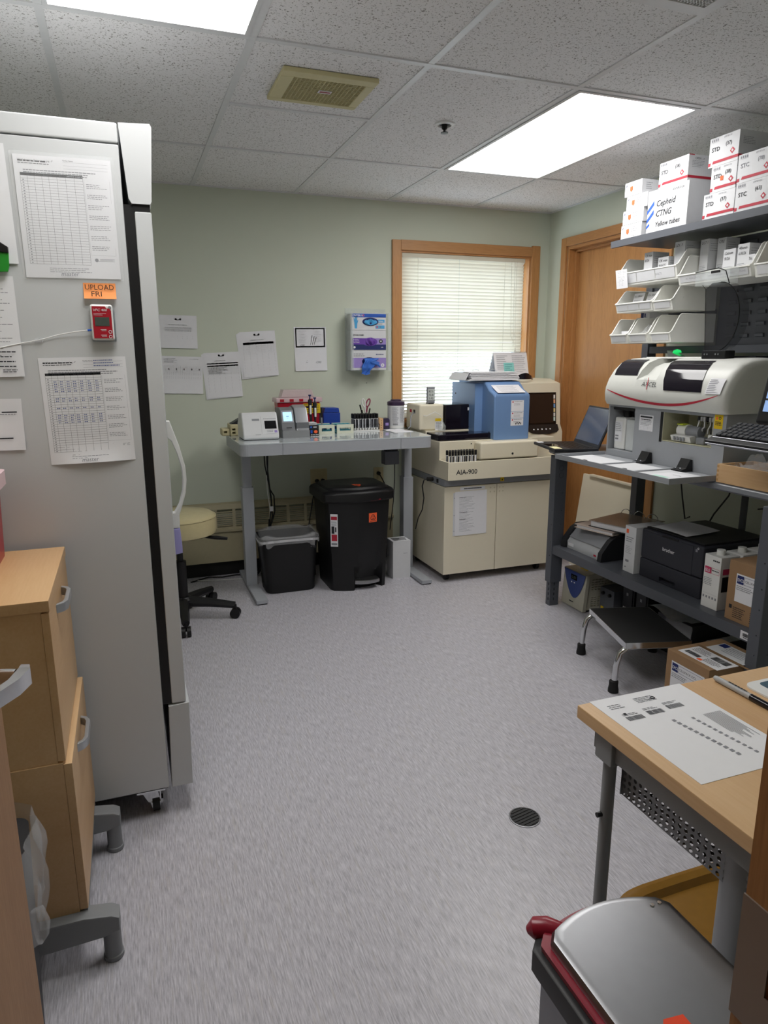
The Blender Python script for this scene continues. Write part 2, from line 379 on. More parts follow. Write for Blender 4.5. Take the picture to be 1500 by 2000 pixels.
# yellowed exhaust vent
mat('vent_yellow', '#cfc69a', .55)
v = thing('exhaust_vent', 'yellowed square exhaust vent with fine grid in a ceiling tile', 'vent', (.776, 2.76, H))
x0, x1, y0, y1 = .60, .952, 2.612, 2.912
m = M()
for (a, b, c, e) in ((x0, x1, y0, y0+.05), (x0, x1, y1-.03, y1), (x0, x0+.05, y0+.05, y1-.03), (x1-.035, x1, y0+.05, y1-.03)): m.box(a, b, c, e, H-.014, H+.003, .004)
m.obj('frame', 'vent_yellow', v)
ix0, ix1, iy0, iy1 = x0+.05, x1-.035, y0+.05, y1-.03
M().box(ix0-.004, ix0, iy0-.004, iy1+.004, H+.003, H+.116).box(ix1, ix1+.004, iy0-.004, iy1+.004, H+.003, H+.116).box(ix0, ix1, iy0-.004, iy0, H+.003, H+.116).box(ix0, ix1, iy1, iy1+.004, H+.003, H+.116).box(ix0, ix1, iy0, iy1, H+.112, H+.116).obj('duct', 'vent_yellow', v)
m = M()
for k in range(1, 18): m.box(ix0+(ix1-ix0)*k/18-.0012, ix0+(ix1-ix0)*k/18+.0012, iy0, iy1, H-.011, H-.001)
for k in range(1, 15): m.box(ix0, ix1, iy0+(iy1-iy0)*k/15-.0012, iy0+(iy1-iy0)*k/15+.0012, H-.011, H-.001)
g = m.obj('grid_grille', 'vent_yellow', v); g['kind'] = 'stuff'
lb = M().box(.765, .815, 2.755, 2.78, H-.013, H-.011).obj('paper_label', 'paper', v)
rects(F((.77, 2.775, H-.013), (1, 0, 0), (0, -1, 0)), [(0, .004, .04, .009), (0, .011, .04, .015)], 'red_print', lb)
# sprinkler
s_ = thing('sprinkler_head', 'recessed black sprinkler head with white ring on the ceiling', 'sprinkler', (1.386, 2.985, H))
M().lathe([(.043, .004), (.043, -.003), (.03, -.006), (.028, .003)], (1.386, 2.985, H)).obj('ring', 'white_plastic', s_)
M().lathe([(.028, .002), (.0, .002)], (1.386, 2.985, H)).obj('cup', 'black_plastic', s_)
M().lathe([(.012, 0), (.012, -.018), (.005, -.022), (.005, -.03), (.016, -.032), (.016, -.035), (0, -.036)], (1.386, 2.985, H), 16).obj('nozzle', 'black_plastic', s_)
# return air grille
rg_ = thing('return_air_grille', 'white framed perforated return air grille in the ceiling', 'vent', (1.377, 1.525, H))
a, b, c, e = 1.0846, 1.6702, 1.232, 1.818
M().box(a, a+.003, c, e, H+.007, H+.116).box(b-.003, b, c, e, H+.007, H+.116).box(a+.003, b-.003, c, c+.003, H+.007, H+.116).box(a+.003, b-.003, e-.003, e, H+.007, H+.116).box(a+.003, b-.003, c+.003, e-.003, H+.112, H+.116).obj('duct', 'grey_metal', rg_)
m = M(); m.box(a, b, c, c+.02, H-.002, H+.006).box(a, b, e-.02, e, H-.002, H+.006).box(a, a+.02, c+.02, e-.02, H-.002, H+.006).box(b-.02, b, c+.02, e-.02, H-.002, H+.006); m.obj('frame', 'tee_white', rg_)
m = M()
for k in range(1, 50): m.box(a+.02+(b-a-.04)*k/50-.0022, a+.02+(b-a-.04)*k/50+.0022, c+.02, e-.02, H, H+.004)
for k in range(1, 50): m.box(a+.02, b-.02, c+.02+(e-c-.04)*k/50-.0022, c+.02+(e-c-.04)*k/50+.0022, H, H+.004)
g = m.obj('perforated_face', 'tee_white', rg_); g['kind'] = 'stuff'
# walls
WX0, WX1, WZ0, WZ1 = 1.77, 2.762, .985, 2.086       # window opening
HT = H+.12
m = M(); m.box(XL-.1, WX0, YW, YW+.14, 0, HT).box(WX1, XR+.1, YW, YW+.14, 0, HT).box(WX0, WX1, YW, YW+.14, 0, WZ0).box(WX0, WX1, YW, YW+.14, WZ1, HT)
struct(m.obj('wall_back', 'sage_paint'))
DY0, DY1, DZ = 3.295, 4.243, 2.13                      # door opening in the right wall
m = M(); m.box(XR, XR+.13, DY1, YW, 0, HT).box(XR, XR+.13, YF-.2, DY0, 0, HT).box(XR, XR+.13, DY0, DY1, DZ, HT); struct(m.obj('wall_right', 'sage_paint'))
struct(M().box(XL-.1, XL, YF-.13, YW, 0, HT).obj('wall_left', 'sage_paint'))
EX0, EX1 = -.43, .455                                  # entry opening in the front wall
m = M(); m.box(XL-.1, EX0, YF-.13, YF, 0, HT).box(EX1, XR+.1, YF-.13, YF, 0, HT).box(EX0, EX1, YF-.13, YF, 2.05, HT); struct(m.obj('wall_front', 'sage_paint'))
# the corridor the photograph is taken from
struct(M().box(-1.5, 2.1, -1.62, -1.52, 0, HT).obj('wall_corridor', 'hall_paint'))
struct(M().box(-1.6, -1.5, -1.62, YF, 0, HT).obj('wall_corridor_left', 'hall_paint'))
struct(M().box(2.1, 2.2, -1.62, YF-.13, 0, HT).obj('wall_corridor_right', 'hall_paint'))
struct(M().box(-1.5, XL-.1, YF-.13, YF-.03, 0, HT).obj('wall_corridor_front', 'hall_paint'))
hc = struct(M().box(-1.6, 2.2, -1.62, YF-.13, H+.02, H+.1).obj('ceiling_corridor', 'fissured_tile'))
struct(M().box(-1.6, XL-.1, -1.62, YF, -.06, 0).obj('floor_corridor', 'streaked_vinyl'))
# cove base
def cove(name, a, b, c, e): struct(M().box(a, b, c, e, 0, .10, .002).obj(name, 'cove_black'))
cove('baseboard_back', XL, XR, YW-.006, YW); cove('baseboard_left', XL, XL+.006, YF, YW); cove('baseboard_right', XR-.006, XR, YF+.1, DY0-.07)
# ---- window
OUT = YW-.018
wn = struct(M().box(1.709, WX0, OUT, YW+.001, .925, 2.148, .003).obj('window_1', 'oak'))
M().box(WX1, 2.826, OUT, YW+.001, .925, 2.158, .003).obj('casing_side', 'oak', wn)
M().box(WX0, WX1, OUT, YW+.001, WZ1, 2.150, .003).obj('casing_head', 'oak_h', wn)
M().box(1.70, 2.84, YW-.055, YW+.10, WZ0-.03, WZ0, .004).obj('window_sill', 'oak_h', wn)
M().box(1.72, 2.82, OUT, YW, .925, WZ0-.031, .002).obj('apron', 'oak_h', wn)
M().box(WX0, WX0+.012, YW, YW+.13, WZ0, WZ1).obj('reveal', 'oak', wn); M().box(WX1-.012, WX1, YW, YW+.13, WZ0, WZ1).obj('reveal', 'oak', wn)
M().box(WX0+.012, WX1-.012, YW, YW+.13, WZ1-.012, WZ1).obj('reveal', 'oak_h', wn)
m = M(); a, b, c, e = WX0+.012, WX1-.012, YW+.085, YW+.125
m.box(a, a+.045, c, e, WZ0, WZ1-.012).box(b-.045, b, c, e, WZ0, WZ1-.012).box(a+.045, b-.045, c, e, WZ0, WZ0+.05).box(a+.045, b-.045, c, e, WZ1-.06, WZ1-.012).box(a+.045, b-.045, c, e, 1.53, 1.575)
m.obj('sash', 'white_plastic', wn)
M().box(a+.04, b-.04, YW+.10, YW+.106, WZ0+.04, WZ1-.05).obj('pane', mat('window_glass', '#f4f8fa', .0, trans=1, ior=1.0, var=0, spec=.1), wn)
# ---- blinds
def slat_material():
    m = bpy.data.materials.new('cream_slat'); m.use_nodes = True; nt = m.node_tree; N = nt.nodes; L = nt.links
    for n in list(N): N.remove(n)
    o = N.new('ShaderNodeOutputMaterial'); d_ = N.new('ShaderNodeBsdfDiffuse'); t_ = N.new('ShaderNodeBsdfTranslucent'); x = N.new('ShaderNodeMixShader')
    tc = N.new('ShaderNodeTexCoord'); no = N.new('ShaderNodeTexNoise'); no.inputs['Scale'].default_value = 6; rp = N.new('ShaderNodeValToRGB')
    rp.color_ramp.elements[0].color = lin('#e3dfce'); rp.color_ramp.elements[1].color = lin('#ece8da')
    L.new(tc.outputs['Object'], no.inputs['Vector']); L.new(no.outputs['Fac'], rp.inputs[0]); L.new(rp.outputs[0], d_.inputs[0]); L.new(rp.outputs[0], t_.inputs[0])
    x.inputs[0].default_value = .22; L.new(d_.outputs[0], x.inputs[1]); L.new(t_.outputs[0], x.inputs[2]); L.new(x.outputs[0], o.inputs[0]); MATS['cream_slat'] = m
slat_material(); mat('cord_white', '#d8d5c8', .7)
BX0, BX1, BY = WX0+.016, 2.722, YW+.022
bl = thing('venetian_blind', 'cream horizontal venetian blind lowered over the wood framed window', 'blind', ((BX0+BX1)/2, BY, WZ0))
M().box(BX0, BX1, BY-.014, BY+.014, 2.045, 2.073, .003).obj('head_rail', 'cream_slat', bl)
zt, zb, n = 2.036, 1.012, 46
for k in range(n):
    z = zt-(zt-zb)*k/(n-1); open_ = z < 1.43
    tilt = math.radians(-32 if open_ else (-66 if k else -40)); tilt += rnd.uniform(-.03, .03)
    hw = .0125; ca, sa = math.cos(tilt), math.sin(tilt); dz = rnd.uniform(-.0006, .0006)
    pr = []
    for q in range(5):
        t = -1+q/2; yy = t*hw; cr = .0022*(1-t*t)
        pr.append((BY+yy*ca-cr*sa, z+dz+yy*sa+cr*ca))
    vs = [(BX0+.002, y, zz) for y, zz in pr]+[(BX1-.002, y, zz+.0004) for y, zz in pr]
    M().verts(vs, [(i, i+1, i+6, i+5) for i in range(4)]).obj('slat', 'cream_slat', bl)
M().box(BX0, BX1, BY-.012, BY+.012, .988, 1.003, .003).obj('bottom_rail', 'cream_slat', bl)
for x in (BX0+.115, BX1-.16):
    m = M()
    for sy in (-.0135, .0135): m.cyl((x, BY+sy, 1.0), (x, BY+sy, 2.05), .0009, seg=5)
    m.obj('ladder_cord', 'cord_white', bl)
for x in (BX1-.085, BX1-.07): M().tube([(x, BY-.018, 2.05), (x+.002, BY-.02, 1.7), (x+.01, BY-.02, 1.47)], .0011, 5).obj('lift_cord', 'cord_white', bl)
M().tube([(BX1-.11, BY-.018, 2.05), (BX1-.107, BY-.02, 1.8), (BX1-.10, BY-.02, 1.55), (BX1-.075, BY-.02, 1.50)], .0011, 5).obj('lift_cord', 'cord_white', bl)
M().lathe([(.002, .03), (.006, .012), (.0065, 0), (0, 0)], (BX1-.06, BY-.02, 1.435), 10).obj('tassel', 'cord_white', bl)
M().cyl((BX0+.42, BY-.016, 2.045), (BX0+.42, BY-.016, 1.35), .002, seg=6).obj('tilt_wand', 'clear_plastic', bl)
# ---- right wall door with casing
dr = struct(M().box(XR+.075, XR+.118, DY0+.02, DY1-.02, .001, DZ-.02).obj('door_1', 'oak'))
tr = struct(M().box(XR-.016, XR, DY1, DY1+.058, 0, 2.187, .003).obj('trim_1', 'oak'))
M().box(XR-.016, XR, DY0-.058, DY0, 0, 2.187, .003).obj('casing_side', 'oak', tr)
M().box(XR-.016, XR, DY0, DY1, DZ, 2.187, .003).obj('casing_head', 'oak_y', tr)
M().box(XR, XR+.13, DY1-.02, DY1, 0, DZ).obj('jamb', 'oak', tr); M().box(XR, XR+.13, DY0, DY0+.02, 0, DZ).obj('jamb', 'oak', tr)
M().box(XR, XR+.13, DY0+.02, DY1-.02, DZ-.02, DZ).obj('jamb_head', 'oak_y', tr)
M().box(XR+.045, XR+.074, DY1-.036, DY1-.02, 0, DZ-.02, .002).obj('door_stop', 'oak', tr)
M().box(XR+.045, XR+.074, DY0+.036, DY1-.036, DZ-.036, DZ-.02, .002).obj('door_stop', 'oak_y', tr)
# ---- entry door, standing open, with lever
du = Vector((.274, .962, 0)).normalized(); dnn = Vector((du.y, -du.x, 0)); hp = Vector((-.43, .335, 0))
DM = Matrix(((du.x, dnn.x, 0, hp.x), (du.y, dnn.y, 0, hp.y), (0, 0, 1, 0), (0, 0, 0, 1)))   # local x along the leaf, y towards the reader
ed = struct(M().box(0, .795, -.044, 0, .01, 2.03, .0015, mtx=DM).obj('door_2', wood('oak_light', '#bd8f64', '#a1744a', 'z', scale=6, grain=50, contrast=.5)))
LZ = .962
lv = M().lathe([(.0, 0), (.026, 0), (.026, .006), (.02, .009), (0, .009)], (0, 0, 0), 20)
bmesh.ops.transform(lv.bm, matrix=DM @ Matrix.Translation((.735, 0, LZ)) @ Matrix.Rotation(-PI/2, 4, 'X'), verts=lv.bm.verts)
hd = lv.obj('lever_handle', 'chrome', ed)
P3 = lambda a, b, z: tuple(DM @ Vector((a, b, z)))
M().tube([P3(.735, .009, LZ), P3(.735, .04, LZ), P3(.735, .056, LZ)], [.011, .011, .0105], 16).obj('neck', 'chrome', hd)
def ring(a, b, r1, r2): return [P3(a, b-r1, LZ-r2), P3(a, b+r1, LZ-r2), P3(a, b+r1, LZ+r2), P3(a, b-r1, LZ+r2)]
vs = []
for a, b, r1, r2 in ((.752, .062, .006, .010), (.735, .068, .008, .012), (.70, .068, .007, .0115), (.66, .058, .006, .011), (.625, .05, .005, .010)): vs += ring(a, b, r1, r2)
fs = [(0, 1, 2, 3), (19, 18, 17, 16)]+[(4*i+k, 4*i+(k+1) % 4, 4*i+4+(k+1) % 4, 4*i+4+k) for i in range(4) for k in range(4)]
M().verts(vs, fs).obj('lever', 'chrome', hd)
# right jamb of the entry with strike plate
jb = struct(M().box(.42, .455, YF-.14, YF+.002, 0, 2.05).obj('trim_2', 'oak')); cut(jb, M().box(.41, .445, .28, .305, .925, .955))
M().box(EX0, EX0+.02, YF-.14, YF+.002, 0, 2.05).obj('jamb', 'oak', jb); M().box(EX0+.02, .42, YF-.14, YF+.002, 2.03, 2.05).obj('jamb_head', 'oak', jb)
m = M(); m.box(.4185, .42, .265, .333, .955, .995).box(.4185, .42, .265, .333, .885, .925).box(.4185, .42, .305, .333, .925, .955).box(.4185, .42, .265, .28, .925, .955)
sp = m.obj('strike_plate', mat('brushed_plate', '#a3968a', .4, metal=.5), jb)
for z in (.892, .988): M().cyl((.4175, .285, z), (.4186, .285, z), .005, seg=12).obj('screw', 'screw', sp)
# ---- wall outlets, convector
mat('almond', '#cbbf98', .4)
def outlet(x, z, two, label):
    t = thing('wall_outlet', label, 'outlet', (x, YW-.004, z)); w_ = .058 if two else .036
    M().box(x-w_, x+w_, YW-.006, YW, z-.058, z+.058, .003).obj('cover_plate', 'almond', t)
    for cx in ((-.023, .023) if two else (0,)):
        for cz in (-.021, .021):
            q = M().cyl((x+cx, YW-.009, z+cz), (x+cx, YW-.005, z+cz), .0165, seg=18).obj('socket', 'almond', t)
            m = M()
            for sx in (-.006, .006): m.box(x+cx+sx-.001, x+cx+sx+.001, YW-.0095, YW-.0062, z+cz-.001, z+cz+.007)
            m.cyl((x+cx, YW-.0095, z+cz-.008), (x+cx, YW-.0062, z+cz-.008), .0022, seg=8); cut(q, m)
outlet(1.182, .612, True, 'almond double wall outlet with two black plugs below the desk')
outlet(1.61, .598, False, 'almond single wall outlet behind the tall black trash can')
def plug(x, z, pts, label):
    t = thing('electrical_cable', label, 'cable', (x, YW-.03, z))
    M().tube([(x, YW-.010, z), (x, YW-.026, z), (x, YW-.038, z-.006)], [.013, .014, .007], 10).obj('plug', 'cable_black', t)
    M().tube([(x, YW-.036, z-.004)]+pts, .0038, 7).obj('cord', 'cable_black', t)
cv = thing('convector', 'beige wall convector with louvred grille under the desk', 'heater', (.55, 4.40, 0))
mat('convector_beige', '#b3aa8d', .5)
CX0, CX1, CY = -.62, 1.70, 4.405
M().prism([(CY+.02, .10), (CY+.02, .295), (CY, .305), (CY, .318), (CY+.012, .325), (CY+.0125, .333), (YW-.0065, .333), (YW-.0065, .10)], 'x', CX0, CX1).obj('enclosure', 'convector_beige', cv)
M().prism([(CY+.0195, .447), (CY+.02, .455), (CY+.035, .478), (YW-.0065, .487), (YW-.0065, .447)], 'x', CX0, CX1).obj('top_cover', 'convector_beige', cv)
def strip(xa, xb): M().prism([(CY+.0125, .333), (CY+.0195, .447), (CY+.0235, .447), (CY+.0165, .333)], 'x', xa, xb).obj('grille_post', 'convector_beige', cv)
x = CX0+.05; strip(CX0, x)
while x < CX1-.15:          # open grille: louvre bars with the hollow of the convector behind them
    for j in range(1, 9):
        z = .3308+j*.0125; y = CY+.0125+(z-.333)/.114*.007
        M().box(x, x+.098, y, y+.004, z-.003, z+.003).obj('louvre', 'convector_beige', cv)
    last = x+.118 >= CX1-.15; strip(x+.098, CX1 if last else x+.118); x += .118
plug(1.165, .590, [(1.16, 4.425, .575), (1.13, 4.40, .53), (1.10, 4.37, .42), (1.075, 4.36, .30), (1.06, 4.37, .12), (1.05, 4.36, .01)], 'black power cord hanging straight from the double outlet')
plug(1.205, .590, [(1.21, 4.425, .582), (1.235, 4.40, .56), (1.26, 4.36, .50), (1.27, 4.36, .30), (1.27, 4.36, .01)], 'black power cord running behind the tall trash can')
plug(1.605, .615, [(1.61, 4.425, .60), (1.63, 4.40, .55), (1.62, 4.36, .40), (1.60, 4.33, .2), (1.55, 4.32, .01)], 'black power cord at the single outlet with upper plug')
M().cyl((1.529, YW-.001, 1.231), (1.529, YW+.002, 1.231), .003, seg=8).obj('wall_dot', 'dark_plastic', bpy.data.objects['wall_back'])  # small dark disc set into the wall face
# ================================================================== refrigerator and what hangs on it
mat('fridge_white', '#c9cbcd', .38, var=.015, vscale=4); mat('lavender', '#a7a2d8', .35)
FY0, FY1 = 2.02, 2.70
fr_ = thing('refrigerator', 'tall white laboratory refrigerator with logs taped to its side', 'refrigerator', (-.33, 2.36, 0))
M().box(-.74, .034, FY0, FY1, .10, 1.926, .004).obj('body', 'fridge_white', fr_)
M().box(-.74, .034, FY0-.002, FY1, 1.928, 1.976, .005).obj('top_cap', 'fridge_white', fr_)
M().prism([(.036, 1.976), (.112, 1.980), (.116, 1.972), (.104, 1.795), (.100, 1.788), (.055, 1.788), (.048, 1.80)], 'y', FY0-.003, FY1).obj('header', 'fridge_white', fr_)
M().box(.034, .062, FY0+.004, FY1, .378, 1.786).obj('door_gasket', 'black_plastic', fr_)
M().box(.058, .099, FY0+.003, FY1, 1.7695, 1.789).obj('header_gap_shade', 'black_plastic', fr_)  # black box fills the gap under the header, its shade put in as colour
dd = M().box(.060, .102, FY0, FY1, .378, 1.770, .004).obj('door', 'fridge_white', fr_)
M().prism([(.050, .372), (.110, .376), (.105, .10), (.042, .10)], 'y', FY0-.003, FY1, .003).obj('kick_panel', 'fridge_white', fr_)
out = [(.100, 1.222), (.114, 1.222), (.119, 1.205), (.136, 1.15), (.149, 1.09), (.151, 1.05), (.146, 1.01), (.133, .97), (.124, .945), (.123, .905)]
inn = [(.102, .905), (.102, .950), (.112, .952), (.126, .975), (.138, 1.015), (.141, 1.05), (.139, 1.085), (.128, 1.13), (.115, 1.165), (.100, 1.178)]
h_ = M().prism(out+inn, 'y', 2.085, 2.12, .003).obj('handle', 'white_plastic', dd)
M().prism([(.102, .904), (.123, .904), (.126, .85), (.126, .828), (.104, .824)], 'y', 2.083, 2.122, .004).obj('lavender_grip_end', 'lavender', h_)
def caster(x, y, par, r=.031, z0=0):
    c = M().cyl((x-.011, y, z0+r), (x+.011, y, z0+r), r, seg=20).obj('caster', 'black_plastic', par)
    m = M(); m.cyl((x-.0135, y, z0+r), (x+.0135, y, z0+r), r*.8, seg=16); m.box(x-.055, x+.03, y-.035, y+.03, .080, .087, .001); m.prism([(x-.04, .078), (x+.006, .084), (x+.012, .05), (x-.022, .04)], 'y', y-.022, y-.018); m.box(x-.016, x-.012, y-.02, y+.02, z0+r, .085); m.box(x+.012, x+.016, y-.02, y+.02, z0+r, .085); m.cyl((x, y, .082), (x, y, .1), .022, seg=16)
    m.box(x+.016, x+.022, y-.006, y+.022, z0+r-.012, z0+r+.004); m.obj('fork', 'chrome', c)
for x, y in ((-.008, 2.075), (-.008, 2.64), (-.68, 2.075), (-.68, 2.64)): caster(x, y, fr_)
M().box(-.70, .03, FY0+.02, FY1-.02, .088, .10).obj('under_frame', 'black_plastic', fr_)
SY = FY0-.0005
def temp_log(label, o, rot, w_, h_, sleeve, entries):
    fr = FY(o[0], SY, o[1], rot)
    cl = (lambda a, b: .010*max(0, 1-b/.06)**2*math.sin(PI*min(max(a/w_, 0), 1))) if not sleeve else (lambda a, b: .0015+.002*math.sin(a*30)*math.sin(b*16))
    p = sheet('temperature_log', label, 'paper', fr, w_, h_, 'temperature logs on the refrigerator', curl=cl)
    tx0, tx1, ty1, ty0 = .012*w_/.216, .69*w_, .835*h_, .115*h_
    R = lines(.01, .08, h_-.012, 1, .008, .0028, .1)+lines(.01, .08, h_-.018, 1, .008, .0014, .1)
    R += [(tx0, ty1, tx1, ty1+.0065)]
    rects(fr, R, 'ink', p)
    cols = [0, .11, .22, .34, .45, .58, .72, .86, 1]
    rects(fr, gridr(tx0, tx1, ty0, ty1, cols, 32, .00045), 'ink', p, 'print_table')
    R = []
    for i in range(31): R.append((tx0+.004, ty1-(ty1-ty0)*(i+1.7)/32, tx0+.0075, ty1-(ty1-ty0)*(i+1.35)/32))
    for q in range(7): R += lines(.72*w_, .95*w_, ty1-.012-q*.024*h_/.28, 3, .0042, .0014, .4, (.003, .008))
    for y in (.957, .93, .905): R.append((.50*w_, y*h_, .96*w_, y*h_+.0004))
    R += lines(.02, .95*w_, .885*h_, 3, .005, .0022, .25, (.004, .009), .001)
    R += lines(.25*w_, .7*w_, .085*h_, 3, .0045, .0013, .3)+[(.74*w_, .15*h_, .95*w_, .153*h_), (.79*w_, .165*h_, .95*w_, .169*h_), (.79*w_, .157*h_, .93*w_, .160*h_)]
    R += [(.70*w_, ty1-.002, .70*w_+.0003, .2*h_), (.97*w_, ty1-.002, .97*w_+.0003, .2*h_), (.70*w_, .2*h_, .97*w_, .2*h_+.0003)]
    rects(fr, R, 'faint_ink', p)
    f2 = F(fr.p(.01, h_-.0145), fr.u, fr.v); text(f2, 'VFC Refrigerator Temperature Log - F°', .0058, 'ink', p, sx=.85, lift=.0045)
    f2 = F(fr.p(.5*w_, h_-.0105), fr.u, fr.v); text(f2, 'Facility Name:', .0042, 'ink', p, lift=.0045)
    f2 = F(fr.p(.36*w_, .018*h_), fr.u, fr.v); text(f2, 'master', .015, 'faint_ink', p, 'handwriting', shear=.2, lift=.0045)
    m = M(); c = (.755*w_, .160*h_)
    polyp(fr, [[(c[0]+.0045*math.cos(t*PI/5), c[1]+.0045*math.sin(t*PI/5)) for t in range(10)]], 'faint_ink', p)
    if entries:
        R = []; rg = random.Random(3)
        for i in (1, 2, 3, 4, 5, 8, 9, 12, 15, 16, 17, 18):
            y = ty1-(ty1-ty0)*(i+1.75)/32
            for a in cols[1:-1]:
                x = tx0+(tx1-tx0)*a+.004; R += [(x, y, x+.002, y+.0032), (x+.0028, y+.0005, x+.0045, y+.0025), (x+.0052, y, x+.0058+rg.random()*.002, y+.003)]
        rects(fr, R, 'blue_ink', p, 'handwriting')
        rects(fr, lines(.62*w_, .93*w_, h_-.0075, 3, .0068, .0026, .3, (.002, .004), .001), 'blue_ink', p, 'handwriting')
    return p
pl = temp_log('blank refrigerator temperature log in a taped plastic sleeve', (-.208, 1.598), .01, .222, .285, True, False)
fs_ = FY(-.215, SY-.0045, 1.593, .01)
M().grid(lambda a, b: fs_.p(a*.236, b*.297, .001*math.sin(a*9)*math.sin(b*7)+.001), 8, 8, .0003).obj('plastic_sleeve', mat('sleeve_film', '#eef0f2', .12, alpha=.09, var=0), pl)
temp_log('filled in refrigerator temperature log taped below the data logger', (-.198, 1.122), .02, .212, .278, False, True)
# papers running off the left of the side panel
def side_sheet(label, x, z, w_, h_, rot, nl):
    fr = FY(x, SY, z, rot); p = sheet('taped_notice', label, 'paper', fr, w_, h_, curl=lambda a, b: .004*(1-b/h_)**2)
    rects(fr, lines(.02, w_-.012, h_-.03, nl, .0085, .0016, .4, (.004, .012)), 'faint_ink', p); return p
side_sheet('white curled sheet taped beside the sleeved temperature log', -.435, 1.625, .213, .275, .02, 3)
q = side_sheet('long printed notice hanging under the green clip', -.455, 1.352, .218, .245, .01, 22)
rects(FY(-.455, SY-.006, 1.352), lines(.15, .205, .065, 4, .012, .0028, .3)+lines(.17, .205, .02, 2, .005, .0022, .2), 'ink', q)
q = side_sheet('short folded notice taped above the red sharps container', -.47, 1.168, .216, .132, -.01, 2)
rects(FY(-.47, SY-.005, 1.168), [(.17, .095, .205, .098)], 'ink', q, 'printed_line'); rects(FY(-.47, SY-.005, 1.168), [(.15, .028, .19, .031)], 'ink', q, 'printed_line')
# spring clip
c = thing('magnetic_clip', 'green and black magnetic clip holding notices on the refrigerator', 'clip', (-.262, SY, 1.605))
M().prism([(-.285, 1.606), (-.247, 1.608), (-.243, 1.62), (-.241, 1.652), (-.285, 1.656)], 'y', SY-.018, SY-.007, .002).obj('jaw', mat('clip_green', '#2c8f32', .3), c)
M().prism([(-.285, 1.654), (-.241, 1.652), (-.241, 1.666), (-.262, 1.680), (-.285, 1.682)], 'y', SY-.022, SY-.007, .002).obj('grip', 'black_plastic', c)
# sticky note
fr = FY(-.079, SY, 1.549, .005); fr.disp = lambda a, b: .0005+.012*(1-b/.04)**2
st = tag(M().grid(lambda a, b: fr.p(a*.078, b*.040), 4, 6, .0003).obj('sticky_note', mat('sticky_orange', '#f39a5a', .8, var=.02), None, origin=(-.04, SY, 1.549)), 'orange sticky note reading UPLOAD FRI above the data logger', 'note')
text(F(fr.p(.003, .023), fr.u, fr.v), 'UPLOAD', .0185, 'ink', st, lift=.0035, sx=.98); text(F(fr.p(.017, .006), fr.u, fr.v), 'FRI', .0175, 'ink', st, lift=.0065, sx=1.2)
# data logger
lg = thing('data_logger', 'red and white temperature data logger on the refrigerator side', 'data logger', (-.04, SY, 1.443))
Lx0, Lx1, Lz0, Lz1 = -.068, -.013, 1.445, 1.535
M().box(Lx0-.001, Lx1+.004, SY-.012, SY, Lz0-.004, Lz1-.012, .003).obj('wall_bracket', 'clear_plastic', lg)
M().box(Lx0, Lx1, SY-.022, SY-.001, Lz0, Lz1, .006, 3).obj('case', 'white_plastic', lg)
fc = M().prism([(Lx0+.005, Lz0+.005), (Lx1-.004, Lz0+.005), (Lx1-.004, Lz1-.016), (Lx1-.008, Lz1-.010), (Lx1-.015, Lz1-.010), (Lx1-.018, Lz1-.005), (Lx0+.005, Lz1-.005)], 'y', SY-.0235, SY-.021).obj('face', mat('logger_red', '#a81c2c', .4), lg)
M().box(Lx0+.010, Lx1-.010, SY-.0242, SY-.0235, 1.481, 1.503).obj('screen', mat('lcd_grey', '#4d5650', .25), lg)
f2 = FY(Lx0+.007, SY-.0236, 1.518); text(f2, 'VFC 400', .0085, 'paper', fc, shear=.15, sx=1.12)
f2 = FY(Lx0+.006, SY-.0236, 1.449)
rects(f2, [(.002, .0625, .032, .0633), (.002, .059, .024, .0598)], 'paper', fc, 'printed_text'); rects(f2, [(.016, .0225, .030, .0235), (.018, .0195, .030, .0203), (.016, .0085, .030, .0095), (.018, .0055, .030, .0063)], 'paper', fc, 'button_text')
for z in (1.466, 1.454): M().torus((Lx1-.010, SY-.0238, z), .0036, .0007, 'y', 14, 5).obj('button_ring', 'paper', lg)
M().cyl((Lx1-.007, SY-.0235, Lz1-.008), (Lx1-.007, SY-.021, Lz1-.008), .004, seg=12).obj('sensor_window', 'grey_metal', lg)
M().cyl((Lx0-.010, SY-.011, 1.470), (Lx0+.001, SY-.011, 1.471), .0028, seg=10).obj('probe_plug', 'blue_print', lg)
pc = M().tube([(Lx0-.010, SY-.011, 1.470), (-.11, SY-.008, 1.466), (-.15, SY-.005, 1.458), (-.19, SY-.003, 1.446), (-.236, SY-.003, 1.437), (-.29, SY-.003, 1.425)], .0013, 6).obj('probe_cable', 'white_plastic', lg)
M().box(-.206, -.187, SY-.0055, SY-.001, 1.439, 1.449, .001, mtx=None).obj('cable_tag', 'cloudy_bag', lg)
